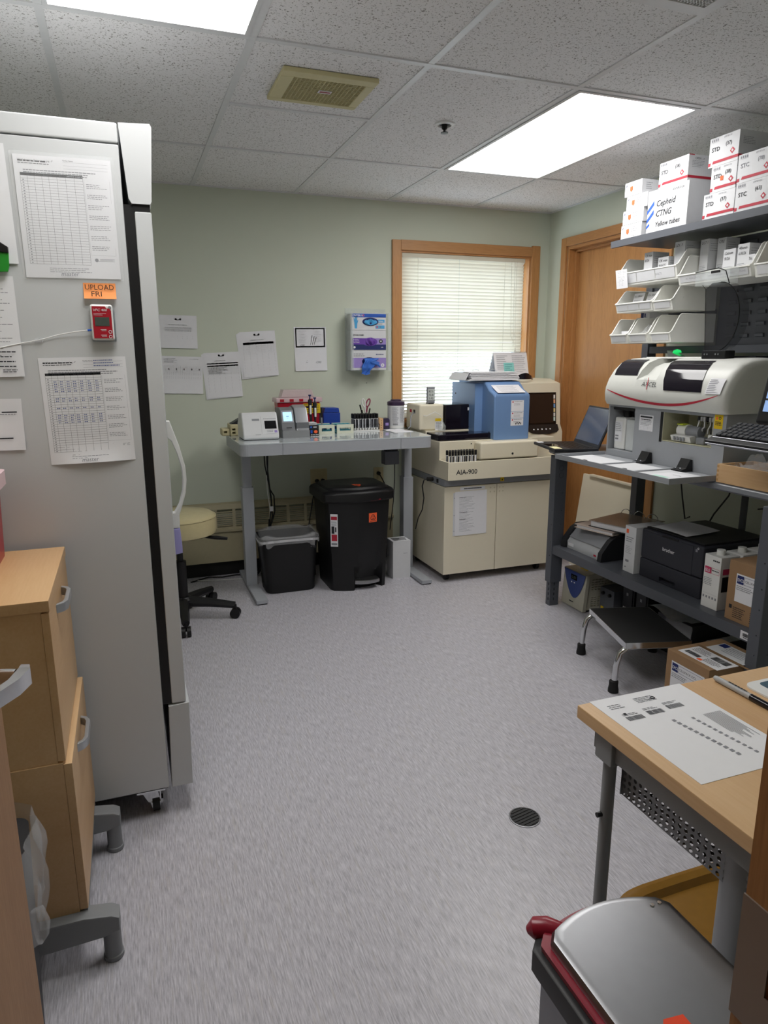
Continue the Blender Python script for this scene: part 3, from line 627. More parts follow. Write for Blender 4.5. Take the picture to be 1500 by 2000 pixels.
# ================================================================== drawer pedestal
mat('base_grey', '#86888b', .5, var=.03)
pd = thing('drawer_pedestal', 'maple two drawer pedestal on grey outrigger base beside the refrigerator', 'cabinet', (-.40, 1.77, 0))
PX0, PY0, PY1 = -.62, 1.53, 1.985
M().box(PX0, -.202, PY0+.004, PY1-.004, .527, .880, .001).obj('upper_body', 'maple', pd)
M().box(PX0, -.184, PY0, PY1, .880, .905, .002).obj('top', 'maple', pd)
dw = M().box(-.202, -.186, PY0+.002, PY1-.002, .531, .877, .002).obj('drawer_front', 'maple', pd)
M().box(PX0, -.192, PY0+.001, PY1-.001, .140, .5265, .001).obj('lower_body', 'maple', pd)
dw2 = M().box(-.192, -.174, PY0, PY1, .145, .524, .002).obj('drawer_front', 'maple', pd)
def pull(x, z, par, ya=1.665, yb=1.815):
    m = M(); pts = [(x, ya), (x+.016, ya+.012), (x+.024, ya+.03), (x+.024, yb-.03), (x+.016, yb-.012), (x, yb)]
    inner = [(x, yb-.012), (x+.010, yb-.022), (x+.014, yb-.036), (x+.014, ya+.036), (x+.010, ya+.022), (x, ya+.012)]
    m.prism(pts+inner, 'z', z-.011, z+.011, .0025); m.obj('drawer_pull', mat('satin_nickel', '#b2b5ba', .35, metal=.6), par)
pull(-.186, .838, dw); pull(-.174, .482, dw2)
M().box(PX0, -.176, PY0+.005, PY1-.005, .118, .140).obj('base_plate', 'base_grey', pd)
for y in (1.528, 1.925):
    m = M(); m.prism([(PX0, .140), (-.185, .140), (-.125, .130), (-.108, .120), (-.108, .085), (-.146, .075), (-.26, .070), (PX0, .070)], 'y', y-.024, y+.024, .006)
    lg_ = m.obj('outrigger', 'base_grey', pd)
    for x in (-.129, PX0+.03): M().lathe([(.020, .10), (.0205, .014), (.023, .012), (.023, .002), (.02, 0), (0, 0)], (x, y, 0), 20).obj('foot', 'base_grey', lg_)
# red sharps container on the pedestal, only its edge in view
sh = thing('sharps_container', 'large red sharps container standing on the maple pedestal', 'sharps container', (-.42, 1.87, .905))
mat('sharps_red', '#a92235', .3); mat('sharps_lid', '#e7c9ce', .35)
M().vbox(-.53, -.315, 1.76, 1.975, .905, 1.09, .03, taper=.06).obj('body', 'sharps_red', sh)
M().vbox(-.53, -.300, 1.755, 1.98, 1.09, 1.125, .03).obj('lid', 'sharps_lid', sh)
M().vbox(-.51, -.32, 1.78, 1.95, 1.125, 1.15, .02).obj('lid_flap', 'sharps_lid', sh)
# waste bin with clear bag between the door and the pedestal
wb = thing('lined_wastebasket', 'dark wastebasket with knotted clear bag beside the open entry door', 'wastebasket', (-.36, 1.28, 0))
M().vbox(-.47, -.245, 1.20, 1.40, 0, .50, .03, taper=.15).obj('bin', 'dark_plastic', wb)
def bagf(a, b):
    t = 2*PI*a; z = .53-.20*b; k = 1+.05*math.sin(9*t)+.04*math.sin(5*t+b*9)+.10*math.sin(PI*b)
    ex = .125*k; ey = .11*k
    c_, s__ = math.cos(t), math.sin(t); f_ = 1/max(abs(c_), abs(s__))**.75
    return Vector((-.357+ex*c_*f_, 1.30+ey*s__*f_, z+.012*math.sin(7*t)))
M().grid(bagf, 48, 8).obj('bag_liner', 'cloudy_bag', wb)
M().tube([(-.232, 1.27, .385), (-.226, 1.262, .36), (-.228, 1.26, .335), (-.232, 1.262, .318)], [.012, .016, .013, .006], 8).obj('bag_knot', 'cloudy_bag', wb)
# ================================================================== notices on the back wall
PYW = YW-.0008
def wall_sheet(label, x, z, w_, h_, rot, n=1, group=None):
    fr = FY(x, PYW-.0006*n, z, rot)
    cl = lambda a, b: .0004+.006*max(0, 1-b/(.5*h_))**2
    p = sheet('posted_sheet', label, 'paper', fr, w_, h_, group, thick=.0006, curl=cl)
    for i in range(1, n):
        f2 = FY(x-.004*i, PYW-.0006*(n-i), z-.004*i, rot+.012*i); M().grid(lambda a, b: f2.p(a*w_, b*h_, cl(a*w_, b*h_)*.6), 3, 5, .0004).obj('under_sheet', 'paper', p)
    return fr, p
def clinic_logo(fr, x, y, p):
    for s__ in (-1, 1): polyp(fr, [[(x+s__*.013+.0065*math.cos(t*PI/5), y+.002+.0065*math.sin(t*PI/5)) for t in range(10)]], 'ink', p, 'logo_mark')
    rects(fr, [(x-.012, y-.004, x+.012, y)], 'ink', p, 'logo_bar')
fr, p = wall_sheet('typed notice letter taped on the wall above the wide form', .222, 1.458, .217, .193, -.02)
clinic_logo(fr, .108, .168, p); rects(fr, lines(.05, .165, .138, 1, .01, .003, .05), 'faint_ink', p, 'printed_title'); rects(fr, lines(.03, .19, .122, 5, .0065, .002, .1), 'faint_ink', p, 'printed_text')
rects(fr, gridr(.03, .19, .05, .075, [0, .45, .62, .8, 1], 5, .0006)+lines(.032, .10, .073, 5, .005, .0022, .2), 'faint_ink', p); rects(fr, [(.06, .084, .15, .086)], 'faint_ink', p, 'printed_rule'); rects(fr, lines(.03, .075, .028, 2, .006, .003, .3, (.002, .004)), 'ink', p)
fr, p = wall_sheet('wide landscape form with small grid taped under the notice letter', .218, 1.19, .238, .222, -.035, 2)
rects(fr, gridr(.01, .225, .085, .165, 20, 10, .0005)+lines(.01, .09, .208, 4, .008, .002, .3)+[(.01, .078-.009*i, .22, .0785-.009*i) for i in range(6)]+lines(.16, .22, .208, 1, .01, .002, .1), 'faint_ink', p)
rects(fr, [(.035+.045*i, .140, .041+.045*i, .150) for i in range(5)], 'red_print', p)
fr, p = wall_sheet('partly filled log sheet stack hanging between other posted sheets', .483, 1.152, .217, .275, .045, 3)
clinic_logo(fr, .105, .255, p); rects(fr, [(.015, .205, .205, .212), (.015, .190, .205, .198)]+lines(.06, .13, .226, 1, .01, .003, .05), 'ink', p, 'print'); rects(fr, gridr(.015, .205, .03, .19, [0, .18, .38, .55, .75, 1], 26, .0005)+lines(.02, .06, .02, 1, .01, .002, .1), 'faint_ink', p)
rects(fr, lines(.02, .15, .186, 7, .0062, .003, .4, (.003, .008)), 'ink', p, 'handwriting')
fr, p = wall_sheet('blank log sheet stack hanging highest of the posted log sheets', .712, 1.277, .222, .277, .06, 4)
clinic_logo(fr, .105, .255, p); rects(fr, [(.015, .198, .208, .212)]+lines(.06, .15, .226, 1, .01, .003, .05), 'faint_ink', p); rects(fr, gridr(.015, .208, .025, .198, [0, .2, .42, .6, .8, 1], 28, .0005), 'faint_ink', p)
fr, p = wall_sheet('bordered certificate with eagle emblem taped near the glove boxes', 1.044, 1.313, .212, .275, .015)
bw = .009; a, b, c_, e_ = .008, .204, .148, .270
R = [(a, c_, b, c_+bw), (a, e_-bw, b, e_), (a, c_+bw, a+bw, e_-bw), (b-bw, c_+bw, b, e_-bw)]; rects(fr, R, 'faint_ink', p)
rects(fr, [(a+.002+.006*i, y, a+.005+.006*i, y+.004) for i in range(32) for y in (c_+.0025, e_-.0065)]+[(x, c_+.004+.006*i, x+.004, c_+.007+.006*i) for i in range(19) for x in (a+.0025, b-.0065)], 'ink', p, lift=.0009)
rects(fr, lines(.03, .09, .25, 8, .010, .0018, .4)+lines(.13, .185, .25, 7, .011, .0016, .4)+lines(.03, .185, .128, 5, .007, .0018, .15)+lines(.03, .185, .022, 3, .004, .0014, .1), 'faint_ink', p)
P = []
for k in range(3): P.append([(.105+.012*k, .165), (.108+.012*k, .165), (.122+.013*k, .225-.006*k), (.140+.012*k, .238-.008*k), (.117+.013*k, .222-.006*k)])
polyp(fr, P, 'ink', p)
text(FY(1.044+.035, PYW-.004, 1.313+.158), 'CMS', .014, 'ink', p, shear=.3); text(FY(1.044+.135, PYW-.006, 1.313+.050), 'CMS', .018, 'faint_ink', p, shear=.3)
polyp(fr, [[(.06, .045), (.07, .05), (.085, .072), (.078, .058), (.092, .06), (.078, .048), (.07, .042)]], 'faint_ink', p)
# ---- glove dispenser with three boxes
gx0, gx1, gz0, gz1, gy = 1.383, 1.662, 1.314, 1.710, 4.36
gd = thing('glove_dispenser', 'clear acrylic wall rack holding three glove boxes', 'dispenser', ((gx0+gx1)/2, YW, gz0))
mat('acrylic', '#e8efef', .05, alpha=.22, var=0)
M().box(gx0, gx1, YW-.004, YW-.0005, gz0, gz1).obj('back_panel', 'acrylic', gd)
for x in (gx0, gx1-.003): M().box(x, x+.003, gy-.004, YW-.004, gz0, gz1-.03).obj('side_panel', 'acrylic', gd)
M().box(gx0+.003, gx1-.003, gy-.004, YW-.004, gz0, gz0+.003).obj('floor_panel', 'acrylic', gd)
for x in (gx0+.003, gx1-.021): M().box(x, x+.018, gy-.004, gy-.001, gz0+.003, gz1-.03).obj('front_lip', 'acrylic', gd)
def glove_box(z0, z1, label, draw):
    t = thing('glove_box', label, 'glove box', ((gx0+gx1)/2, 4.41, z0))
    b_ = M().box(gx0+.012, gx1-.035, gy+.001, YW-.006, z0, z1, .001).obj('carton', 'white_card', t); f2 = FY(gx0+.012, gy+.0005, z0); draw(f2, t, gx1-.035-gx0-.012, z1-z0); return t
def oval(fr, cx, cy, rx, ry, m_, par, name='opening', lift=.001):
    polyp(fr, [[(cx+rx*math.cos(i*PI/12), cy+ry*math.sin(i*PI/12)) for i in range(24)]], m_, par, name, lift)
mat('nitrile_blue', '#3f74d0', .55); mat('glove_purple', '#6a3fa6', .5); mat('cyan_print', '#4aa3d8', .6); mat('lilac_print', '#9a86c8', .6)
def g1(f, t, w_, h_):
    rects(f, [(0, h_-.024, w_, h_-.002)], 'blue_print', t); text(f.sub(.006, h_-.018), 'CRITERI N', .016, 'paper', t, bold=.02, sx=.95)
    M().torus(tuple(f.p(.078, h_-.0125, .0008)), .005, .0012, 'y', 12, 5).obj('letter_o', 'orange_print', t)
    oval(f, .125, .052, .055, .026, 'navy_print', t); 
    M().grid(lambda a, b: f.p(.125+(.044*(2*a-1))*math.sqrt(max(0, 1-(2*b-1)**2)), .050+.020*(2*b-1), .002+.008*math.sin(a*9)*math.sin(b*5)+.004), 14, 8).obj('glove_fold', 'cyan_print', t)
    polyp(f, [[(.02, .01), (.034, .01), (.036, .04), (.043, .058), (.039, .062), (.034, .052), (.037, .085), (.032, .088), (.029, .066), (.026, .09), (.021, .088), (.021, .06), (.016, .075), (.012, .072), (.017, .04)]], 'cyan_print', t)
    rects(f, [(.175, .048, .222, .066), (.160, .010, .222, .030)], 'cyan_print', t); text(f.sub(.178, .052), 'NITRILE', .010, 'paper', t, bold=.02)
    rects(f, lines(.176, .22, .085, 1, .01, .003, .2)+lines(.17, .215, .043, 2, .006, .0022, .2), 'faint_ink', t)
    for k, c_ in enumerate(('#d6566b', '#7fa8c8', '#5b8fb0')): oval(f, .170+.012*k, .020, .005, .006, mat('dot%d' % k, c_, .6), t, 'dot', .0012)
def g2(f, t, w_, h_):
    rects(f, [(0, .002, w_, .036)], 'navy_print', t); rects(f, [(0, .036, w_*.6, .075)], 'glove_purple', t); rects(f, [(w_*.6, .036, w_, .075)], 'lilac_print', t)
    text(f.sub(.022, .090), 'HALYARD', .013, 'ink', t, bold=.02); M().torus(tuple(f.p(.012, .095, .0008)), .005, .0014, 'y', 12, 5).obj('logo_ring', 'ink', t)
    text(f.sub(.008, .060), 'PURPLE', .012, 'paper', t); text(f.sub(.008, .046), 'NITRILE', .012, 'paper', t); oval(f, .120, .052, .052, .026, 'glove_purple', t)
    M().grid(lambda a, b: f.p(.125+.032*(2*a-1)*math.sqrt(max(0, 1-.9*(2*b-1)**2)), .055+.024*(2*b-1), .004+.016*math.sin(PI*a)*math.sin(PI*b)+.004*math.sin(a*12+b*5)), 14, 10).obj('glove_tuft', 'glove_purple', t)
    oval(f, .196, .056, .013, .013, 'ink', t, 'size_dot', .0012); text(f.sub(.1895, .0505), 'M', .016, 'paper', t, lift=.0016, bold=.03)
    text(f.sub(.196, .014), '100', .011, 'paper', t, lift=.0012); oval(f, .016, .018, .007, .007, 'paper', t, 'dot', .0012)
def g3(f, t, w_, h_):
    rects(f, [(0, .014, w_, .078)], 'lilac_print', t); rects(f, lines(.008, .09, .104, 2, .012, .004, .2, (.01, .02), .003), 'faint_ink', t); text(f.sub(.162, .092), 'nuvant', .016, 'faint_ink', t, bold=.02) if False else rects(f, lines(.162, .215, .102, 1, .01, .006, .05, (.006, .008), .003), 'navy_print', t)
    oval(f, .208, .030, .012, .012, 'paper', t, 'size_dot', .0012); text(f.sub(.203, .0245), 'S', .015, 'glove_purple', t, lift=.0016, bold=.02); oval(f, .115, .055, .05, .026, 'navy_print', t)
    def gl(a, b):
        top = (.075+.09*a, .075); bot = (.055+.06*a, -.028+.004*math.sin(a*7)); k = b
        return f.p(top[0]*(1-k)+bot[0]*k+.006*math.sin(b*9+a*4), top[1]*(1-k)+bot[1]*k, .006+.014*math.sin(PI*min(1, b*1.2+.1))+.005*math.sin(a*15)+.004*math.sin(b*12))
    M().grid(gl, 14, 14).obj('hanging_glove', 'nitrile_blue', t)
    for k in range(3): M().tube([tuple(f.p(.125, .05, .014)), tuple(f.p(.145+.012*k, .062-.014*k, .022)), tuple(f.p(.172+.006*k, .072-.026*k, .016))], [.009, .008, .005], 8).obj('glove_finger', 'nitrile_blue', t)
glove_box(1.5705, 1.674, 'white and blue glove box with hand print in the top slot', g1)
glove_box(1.4445, 1.569, 'purple and navy glove box marked M in the middle slot', g2)
glove_box(1.3185, 1.443, 'pale lilac glove box with a blue glove hanging out', g3)
# ================================================================== standing desk
DT = .942
mat('desk_grey', '#a6a9af', .4, var=.02); mat('glass_white', '#ccd4d8', .05, var=.01, spec=.6, coat=.5)
dk = thing('standing_desk', 'grey height adjustable desk with glossy glass top against the back wall', 'desk', (1.13, 4.06, 0))
M().vbox(.562, 1.703, 3.76, 4.36, .936, DT, .04, 5).obj('glass_top', 'glass_white', dk)
ap = M().vbox(.563, 1.702, 3.761, 4.359, .873, .9355, .04, 5).obj('apron', 'desk_grey', dk)
cut(ap, M().box(.793, .795, 3.75, 3.772, .86, .95).box(1.495, 1.497, 3.75, 3.772, .86, .95))
for x in (.646, 1.684):
    M().box(x-.026, x+.026, 4.108, 4.162, .55, .873, .003).obj('leg_upper', 'desk_grey', dk)
    M().box(x-.034, x+.034, 4.10, 4.17, .028, .64, .003).obj('leg', 'desk_grey', dk)
    M().box(x-.034+.006, x+.034+.006, 3.80, 4.44, .006, .03, .003).obj('foot', 'desk_grey', dk)
    M().box(x-.015, x+.035, 3.805, 3.83, 0, .006).obj('foot_pad', 'black_plastic', dk)
M().box(.67, 1.66, 4.115, 4.155, .835, .873).obj('cross_beam', 'desk_grey', dk)
ab = thing('control_box', 'dark grey desk control box hanging under the desk near the cream analyzer', 'control box', (1.513, 3.98, .752))
M().box(1.466, 1.560, 3.95, 4.02, .752, .835, .004).obj('case', mat('box_grey', '#5d5f66', .5), ab)
M().tube([(1.545, 3.99, .752), (1.548, 4.0, .65), (1.56, 4.05, .5), (1.555, 4.1, .3)], .003, 6).obj('cord', 'cable_black', ab)
M().prism([(1.48, .835), (1.495, .852), (1.53, .846), (1.55, .872), (1.556, .872), (1.552, .835)], 'y', 3.955, 4.01).obj('bracket', 'black_plastic', ab)
# ---- white analyser
wa = thing('white_analyzer', 'white wedge shaped desktop analyzer with small dark screen', 'analyzer', (.708, 4.0, DT))
mat('an_white', '#d9dadc', .3, var=.01)
M().prism([(3.918, DT+.012), (3.925, DT+.003), (4.12, DT+.003), (4.125, 1.03), (4.06, 1.088), (3.985, 1.094), (3.972, 1.085), (3.920, .975)], 'x', .606, .811, .010, 3).obj('body', 'an_white', wa)
nrm = Vector((0, -.11, .052)).normalized()
fr = F((.613, 3.9215, .978), (1, 0, 0), (0, .052, .107)); W_ = .198
M().quads([[fr.p(a, b, .0015) for a, b in ((.120, .028), (.186, .028), (.186, .076), (.120, .076))]]).obj('screen', 'black_gloss', wa)
M().quads([[fr.p(a, b, .0015) for a, b in ((.050, .078), (.092, .078), (.092, .090), (.050, .090))]]).obj('label_window', 'grey_metal', wa)
rects(fr, [(.100, .0, .1008, .113), (.062, -.006, .092, -.0045), (.125, -.002, .185, -.0012)], 'faint_ink', wa, lift=.0012)
rects(fr, lines(.115, .190, .090, 1, .01, .0035, .05, (.003, .006))+lines(.13, .165, .02, 2, .008, .003, .2, (.003, .006)), 'faint_ink', wa, lift=.0012)
rects(fr, [(.172, .004, .188, .018)], 'lilac_print', wa, lift=.0012)
M().box(.612, .805, 3.925, 4.115, DT, DT+.003).obj('foot_pad', 'black_plastic', wa)
# ---- grey analyser with lit blue screen
ga = thing('grey_analyzer', 'silver and grey desktop analyzer with lit pale blue screen', 'analyzer', (.918, 4.07, DT))
mat('an_silver', '#9b9da1', .32, metal=.4); mat('an_grey', '#6e7074', .4)
M().prism([(3.955, DT), (4.19, DT), (4.19, .985), (3.958, .985)], 'x', .838, 1.0, .004).obj('base', 'an_silver', ga)
M().prism([(3.962, .985), (4.185, .985), (4.185, 1.06), (4.15, 1.108), (4.06, 1.115), (4.018, 1.10), (3.985, 1.03)], 'x', .838, .918, .006).obj('screen_column', 'an_grey', ga)
M().prism([(3.958, .985), (4.185, .985), (4.185, 1.06), (4.16, 1.112), (4.08, 1.126), (4.02, 1.112), (3.985, 1.06), (3.970, 1.02)], 'x', .920, .999, .008).obj('hood_column', 'an_silver', ga)
M().box(.922, .997, 3.962, 3.985, .990, 1.03, .004).obj('front_cover', 'an_grey', ga)
fr = F((.846, 3.9865, 1.033), (1, 0, 0), (0, .033, .07))
M().quads([[fr.p(a, b, .002) for a, b in ((-.002, -.004), (.066, -.004), (.066, .070), (-.002, .070))]]).obj('screen_bezel', 'an_silver', ga)
sc = M().quads([[fr.p(a, b, .003) for a, b in ((.006, .004), (.058, .004), (.058, .060), (.006, .060))]]).obj('screen', mat('lit_screen', '#a9d3f0', .2, emit=.55, emitc='#9fd0f2'), ga)
rects(fr, [(.024, .032, .040, .035), (.026, .022, .036, .023)], 'navy_print', sc, lift=.004)
rects(FY(.862, 3.962, 1.0), [(0, 0, .032, .004)], 'ink', ga, lift=.002)
# ---- beige block
bb = thing('beige_socket_block', 'beige plastic block with square openings beside the white analyzer', 'device', (.57, 4.25, DT))
mat('beige_dev', '#c2b993', .5)
k1 = M().box(.525, .572, 4.20, 4.30, DT, .985, .006).obj('block', 'beige_dev', bb); k2 = M().box(.5725, .622, 4.19, 4.32, DT, 1.01, .006).obj('block', 'beige_dev', bb)
M().prism([(.58, 1.01), (.622, 1.01), (.635, 1.04), (.60, 1.02)], 'y', 4.22, 4.30).obj('cradle', 'dark_plastic', bb)
cut(k1, M().box(.535, .555, 4.19, 4.24, .96, .972)); cut(k2, M().box(.583, .603, 4.18, 4.23, .975, .987).box(.583, .603, 4.18, 4.23, .955, .967))
# ---- sharps container at the back of the desk
sc_ = thing('sharps_container', 'red sharps container with clear lid at the back of the desk', 'sharps container', (1.0, 4.29, DT))
mat('red_clear', '#b01e30', .2); mat('pink_clear', '#e9c9cf', .15, alpha=.75)
M().vbox(.872, 1.142, 4.235, 4.355, DT, 1.135, .018, 4, taper=.05).obj('body', 'red_clear', sc_)
M().box(.862, 1.152, 4.225, 4.36, 1.128, 1.158, .006).obj('lid', 'pink_clear', sc_)
for k in range(4): M().box(.885+.06*k, .91+.06*k, 4.2235, 4.228, 1.134, 1.15).obj('lid_slot', 'red_clear', sc_)
M().prism([(.90, 1.158), (.915, 1.205), (1.095, 1.205), (1.11, 1.158)], 'y', 4.26, 4.345, .004).obj('funnel', mat('funnel_clear', '#e2cdd0', .2, alpha=.6), sc_)
q = M().box(1.03, 1.14, 4.2325, 4.236, 1.06, 1.12).obj('warning_label', 'yellow_print', sc_); rects(FY(1.035, 4.2322, 1.065), lines(0, .1, .05, 5, .01, .003, .2), 'ink', q)
# ---- small reagent boxes
def small_box(name, x0, x1, y0, y1, z0, z1, m_, label, cat='box', group=None):
    t = thing(name, label, cat, ((x0+x1)/2, (y0+y1)/2, z0), 0, group); M().box(x0, x1, y0, y1, z0, z1, .001).obj('carton', m_, t); return t
t = small_box('reagent_box', 1.018, 1.074, 4.03, 4.12, DT, .982, 'black_plastic', 'small black box with orange and blue pictures on the desk')
f2 = FY(1.018, 4.03, DT); rects(f2, [(.004, .015, .016, .034)], 'blue_print', t); polyp(f2, [[(.036+.012*math.cos(i), .024+.010*math.sin(i)) for i in (0, .8, 1.6, 2.4, 3.2, 4, 4.8, 5.6)]], 'orange_print', t); rects(f2, [(.006+.01*i, .004, .012+.01*i, .008) for i in range(5)], 'paper', t)
t = small_box('reagent_box', 1.016, 1.072, 4.03, 4.12, .982, 1.004, 'dark_plastic', 'flat dark reagent box lying on the black box'); rects(FY(1.016, 4.03, .982), [(.004, .006, .016, .017)], 'blue_print', t); rects(FY(1.016, 4.03, .982), [(.024, .009, .044, .014)], 'paper', t)
t = small_box('reagent_box', 1.014, 1.066, 4.045, 4.12, 1.004, 1.018, 'white_card', 'white carton topmost on the small reagent boxes'); rects(FY(1.014, 4.045, 1.004), lines(.005, .045, .011, 2, .005, .002, .2), 'faint_ink', t)
# ---- pipettes on a stand
ps = thing('pipette_stand', 'dark stand holding two pipettes behind the reagent boxes', 'stand', (1.077, 4.165, DT))
M().vbox(1.03, 1.086, 4.13, 4.21, DT, .955, .02).obj('base', 'dark_plastic', ps); M().cyl((1.066, 4.185, .955), (1.066, 4.185, 1.11), .007, seg=12).obj('post', 'dark_plastic', ps); M().box(1.036, 1.096, 4.150, 4.185, 1.098, 1.108, .003).obj('holder', 'dark_plastic', ps)
def pipette(x, y, z, label):
    t = thing('pipette', label, 'pipette', (x, y, z))
    M().lathe([(0, 0), (.003, 0), (.005, .05), (.010, .075), (.011, .125), (.0125, .14), (.0125, .155), (.006, .16), (.0045, .163)], (x, y, z), 14).obj('body', 'dark_plastic', t)
    M().box(x-.006, x+.006, y-.0125, y-.008, z+.07, z+.125, .002).obj('scale_label', 'white_plastic', t)
    M().lathe([(.004, .16), (.004, .178), (.009, .180), (.009, .187), (0, .188)], (x, y, z), 12).obj('plunger', 'navy_print', t)
    M().box(x-.004, x+.013, y+.009, y+.02, z+.140, z+.146, .002).obj('finger_hook', 'dark_plastic', t)
pipette(1.050, 4.137, .992, 'pipette standing higher of the two on the dark stand'); pipette(1.080, 4.137, .975, 'pipette standing lower of the two on the dark stand')
t = thing('marker_pen', 'black marker pen standing in a cyan rack', 'pen', (1.118, 4.13, .955)); M().cyl((1.118, 4.13, .957), (1.119, 4.13, 1.04), .005, seg=10).obj('barrel', 'grey_metal', t); M().lathe([(.0055, 0), (.0055, .055), (.004, .06), (0, .06)], (1.119, 4.13, 1.04), 10).obj('cap', 'black_plastic', t)
t = thing('blue_storage_box', 'royal blue plastic box behind the cyan racks', 'box', (1.21, 4.27, DT)); M().box(1.155, 1.266, 4.22, 4.335, DT, 1.060, .004).obj('box', mat('royal_blue', '#203f9a', .35), t); M().prism([(1.160, 1.061), (1.262, 1.061), (1.257, 1.088), (1.167, 1.090)], 'y', 4.222, 4.333, .003).obj('lid', 'royal_blue', t)
# ---- cyan racks with cream ends
mat('cyan_rack', '#3f9fb0', .35); mat('cream_end', '#d6d9c6', .45)
def cyan_rack(x0, x1, label):
    t = thing('tube_rack', label, 'rack', ((x0+x1)/2, 4.2, DT), 0, 'cyan racks on the desk')
    for y in (4.092, 4.206):
        m = M(); a, b, c, e = x0, x1, DT, .997; k = .018
        m.box(a, b, y, y+.008, c, c+.016).box(a, b, y, y+.008, e-.02, e).box(a, a+k, y, y+.008, c+.016, e-.02).box(b-k, b, y, y+.008, c+.016, e-.02); m.obj('end_plate', 'cream_end', t)
    for z in (.955, .990):
        m = M(); ny, nx = 5, 4
        for i in range(nx+1): m.box(x0+.003+(x1-x0-.01)*i/nx, x0+.007+(x1-x0-.01)*i/nx, 4.10, 4.206, z, z+.004)
        for j in range(ny+1): m.box(x0+.003, x1-.003, 4.10+.102*j/ny, 4.104+.102*j/ny, z, z+.0038)
        m.obj('grid_tray', 'cyan_rack', t)
    M().box(x0+.003, x1-.003, 4.10, 4.206, DT+.001, DT+.005).obj('floor_tray', 'cyan_rack', t)
cyan_rack(1.090, 1.190, 'cyan tube rack with cream ends holding the marker pen'); cyan_rack(1.205, 1.312, 'empty cyan tube rack with cream ends beside the capped tubes')
# ---- rack of capped tubes
tr_ = thing('tube_rack', 'white acrylic rack full of black capped sample tubes on the desk', 'rack', (1.42, 4.19, DT))
M().box(1.330, 1.505, 4.15, 4.235, DT, .950, .002).obj('base', 'white_plastic', tr_)
m = M(); m.box(1.330, 1.505, 4.15, 4.235, .982, .986)
m.obj('upper_plate', 'clear_plastic', tr_)
for x in (1.331, 1.501): M().box(x, x+.003, 4.15, 4.235, .950, .986).obj('side', 'clear_plastic', tr_)
def make_tube(label, group, h=.075):
    t = thing('sample_tube', label, 'test tube', (0, 0, 0), 0, group)
    M().lathe([(0, 0), (.005, .001), (.0065, .006), (.0065, h), (0, h)], (0, 0, 0), 10).obj('tube', 'white_plastic', t, local=True)
    M().lathe([(.0066, .012), (.0067, .012), (.0067, h-.006), (.0066, h-.006)], (0, 0, 0), 10).obj('label', 'paper', t, local=True)
    M().box(-.0075, -.0055, -.0045, .0045, .014, h-.008).obj('barcode', 'ink', t, local=True)
    M().lathe([(.0075, h-.004), (.008, h+.004), (.008, h+.024), (.006, h+.026), (0, h+.026)], (0, 0, 0), 10).obj('cap', 'black_plastic', t, local=True)
    return t
tube0 = make_tube('black capped sample tube standing in the white rack on the desk', 'tubes in the desk rack'); first = True
for j in range(3):
    for i in range(9):
        if rnd.random() < .12 and j == 2: continue
        t = tube0 if first else copy_tree(tube0); first = False
        place(t, (1.343+.0185*i+rnd.uniform(-.001, .001), 4.163+.026*j, .9505+.004*j*0+(.004 if (i*7+j*3) % 5 == 0 else 0)*0), PI/2+rnd.uniform(-.7, .7))
# ---- pen cup with scissors
pcp = thing('pen_cup', 'black pen cup behind the capped tubes', 'cup', (1.455, 4.28, DT)); M().lathe([(0, 0), (.032, 0), (.034, .10), (.032, .10), (.030, .004), (0, .004)], (1.455, 4.28, DT), 20).obj('cup', 'black_plastic', pcp)
scs = thing('scissors', 'scissors with white and maroon handles standing in the pen cup', 'scissors', (1.455, 4.272, .95))
M().prism([(1.448, .955), (1.456, .955), (1.462, 1.06), (1.448, 1.06)], 'y', 4.271, 4.274).obj('blade', 'steel', scs)
for sx, a in ((-1, .25), (1, -.35)):
    pts = []
    for k in range(17):
        t = 2*PI*k/16; u, v_ = .011*math.cos(t), .026*math.sin(t); pts.append((1.455+sx*.015+u*math.cos(a)-v_*math.sin(a), 4.272, 1.112+u*math.sin(a)+v_*math.cos(a)))
    M().tube(pts, .0042, 8).obj('handle', 'white_plastic' if sx < 0 else mat('maroon', '#8c2c4c', .4), scs)
M().tube([(1.452, 4.272, 1.05), (1.446, 4.272, 1.075), (1.443, 4.272, 1.09)], .005, 8).obj('shank', 'white_plastic', scs); M().tube([(1.458, 4.272, 1.05), (1.462, 4.272, 1.075), (1.465, 4.272, 1.09)], .005, 8).obj('shank', 'maroon', scs)
for lb_, a, m_ in (('tallest black pen leaning out beside the scissors', (-.035, 1.10), 'black_plastic'), ('pink pen leaning in the black pen cup', (-.022, 1.065), 'pinkpen'), ('short black pen leaning towards the wipes canister', (.034, 1.075), 'black_plastic')):
    mat('pinkpen', '#e2607a', .4); t = thing('pen', lb_, 'pen', (1.455+a[0]*.1, 4.29, .95)); M().cyl((1.455+a[0]*.1, 4.288, .95), (1.455+a[0]*.8, 4.29, a[1]-.03), .004, seg=8).obj('barrel', m_, t); M().cyl((1.455+a[0]*.8, 4.29, a[1]-.03), (1.455+a[0], 4.291, a[1]), .005, seg=8).obj('cap', 'black_plastic', t)
t = thing('wooden_tube_block', 'small wooden block at the end of the white tube rack', 'block', (1.522, 4.19, DT)); q = M().box(1.507, 1.535, 4.165, 4.235, DT, 1.02, .002).obj('block', 'maple', t); m = M()
for z in (.96, .975, .99, 1.005): m.cyl((1.521, 4.160, z), (1.521, 4.19, z), .003, seg=8)
cut(q, m)
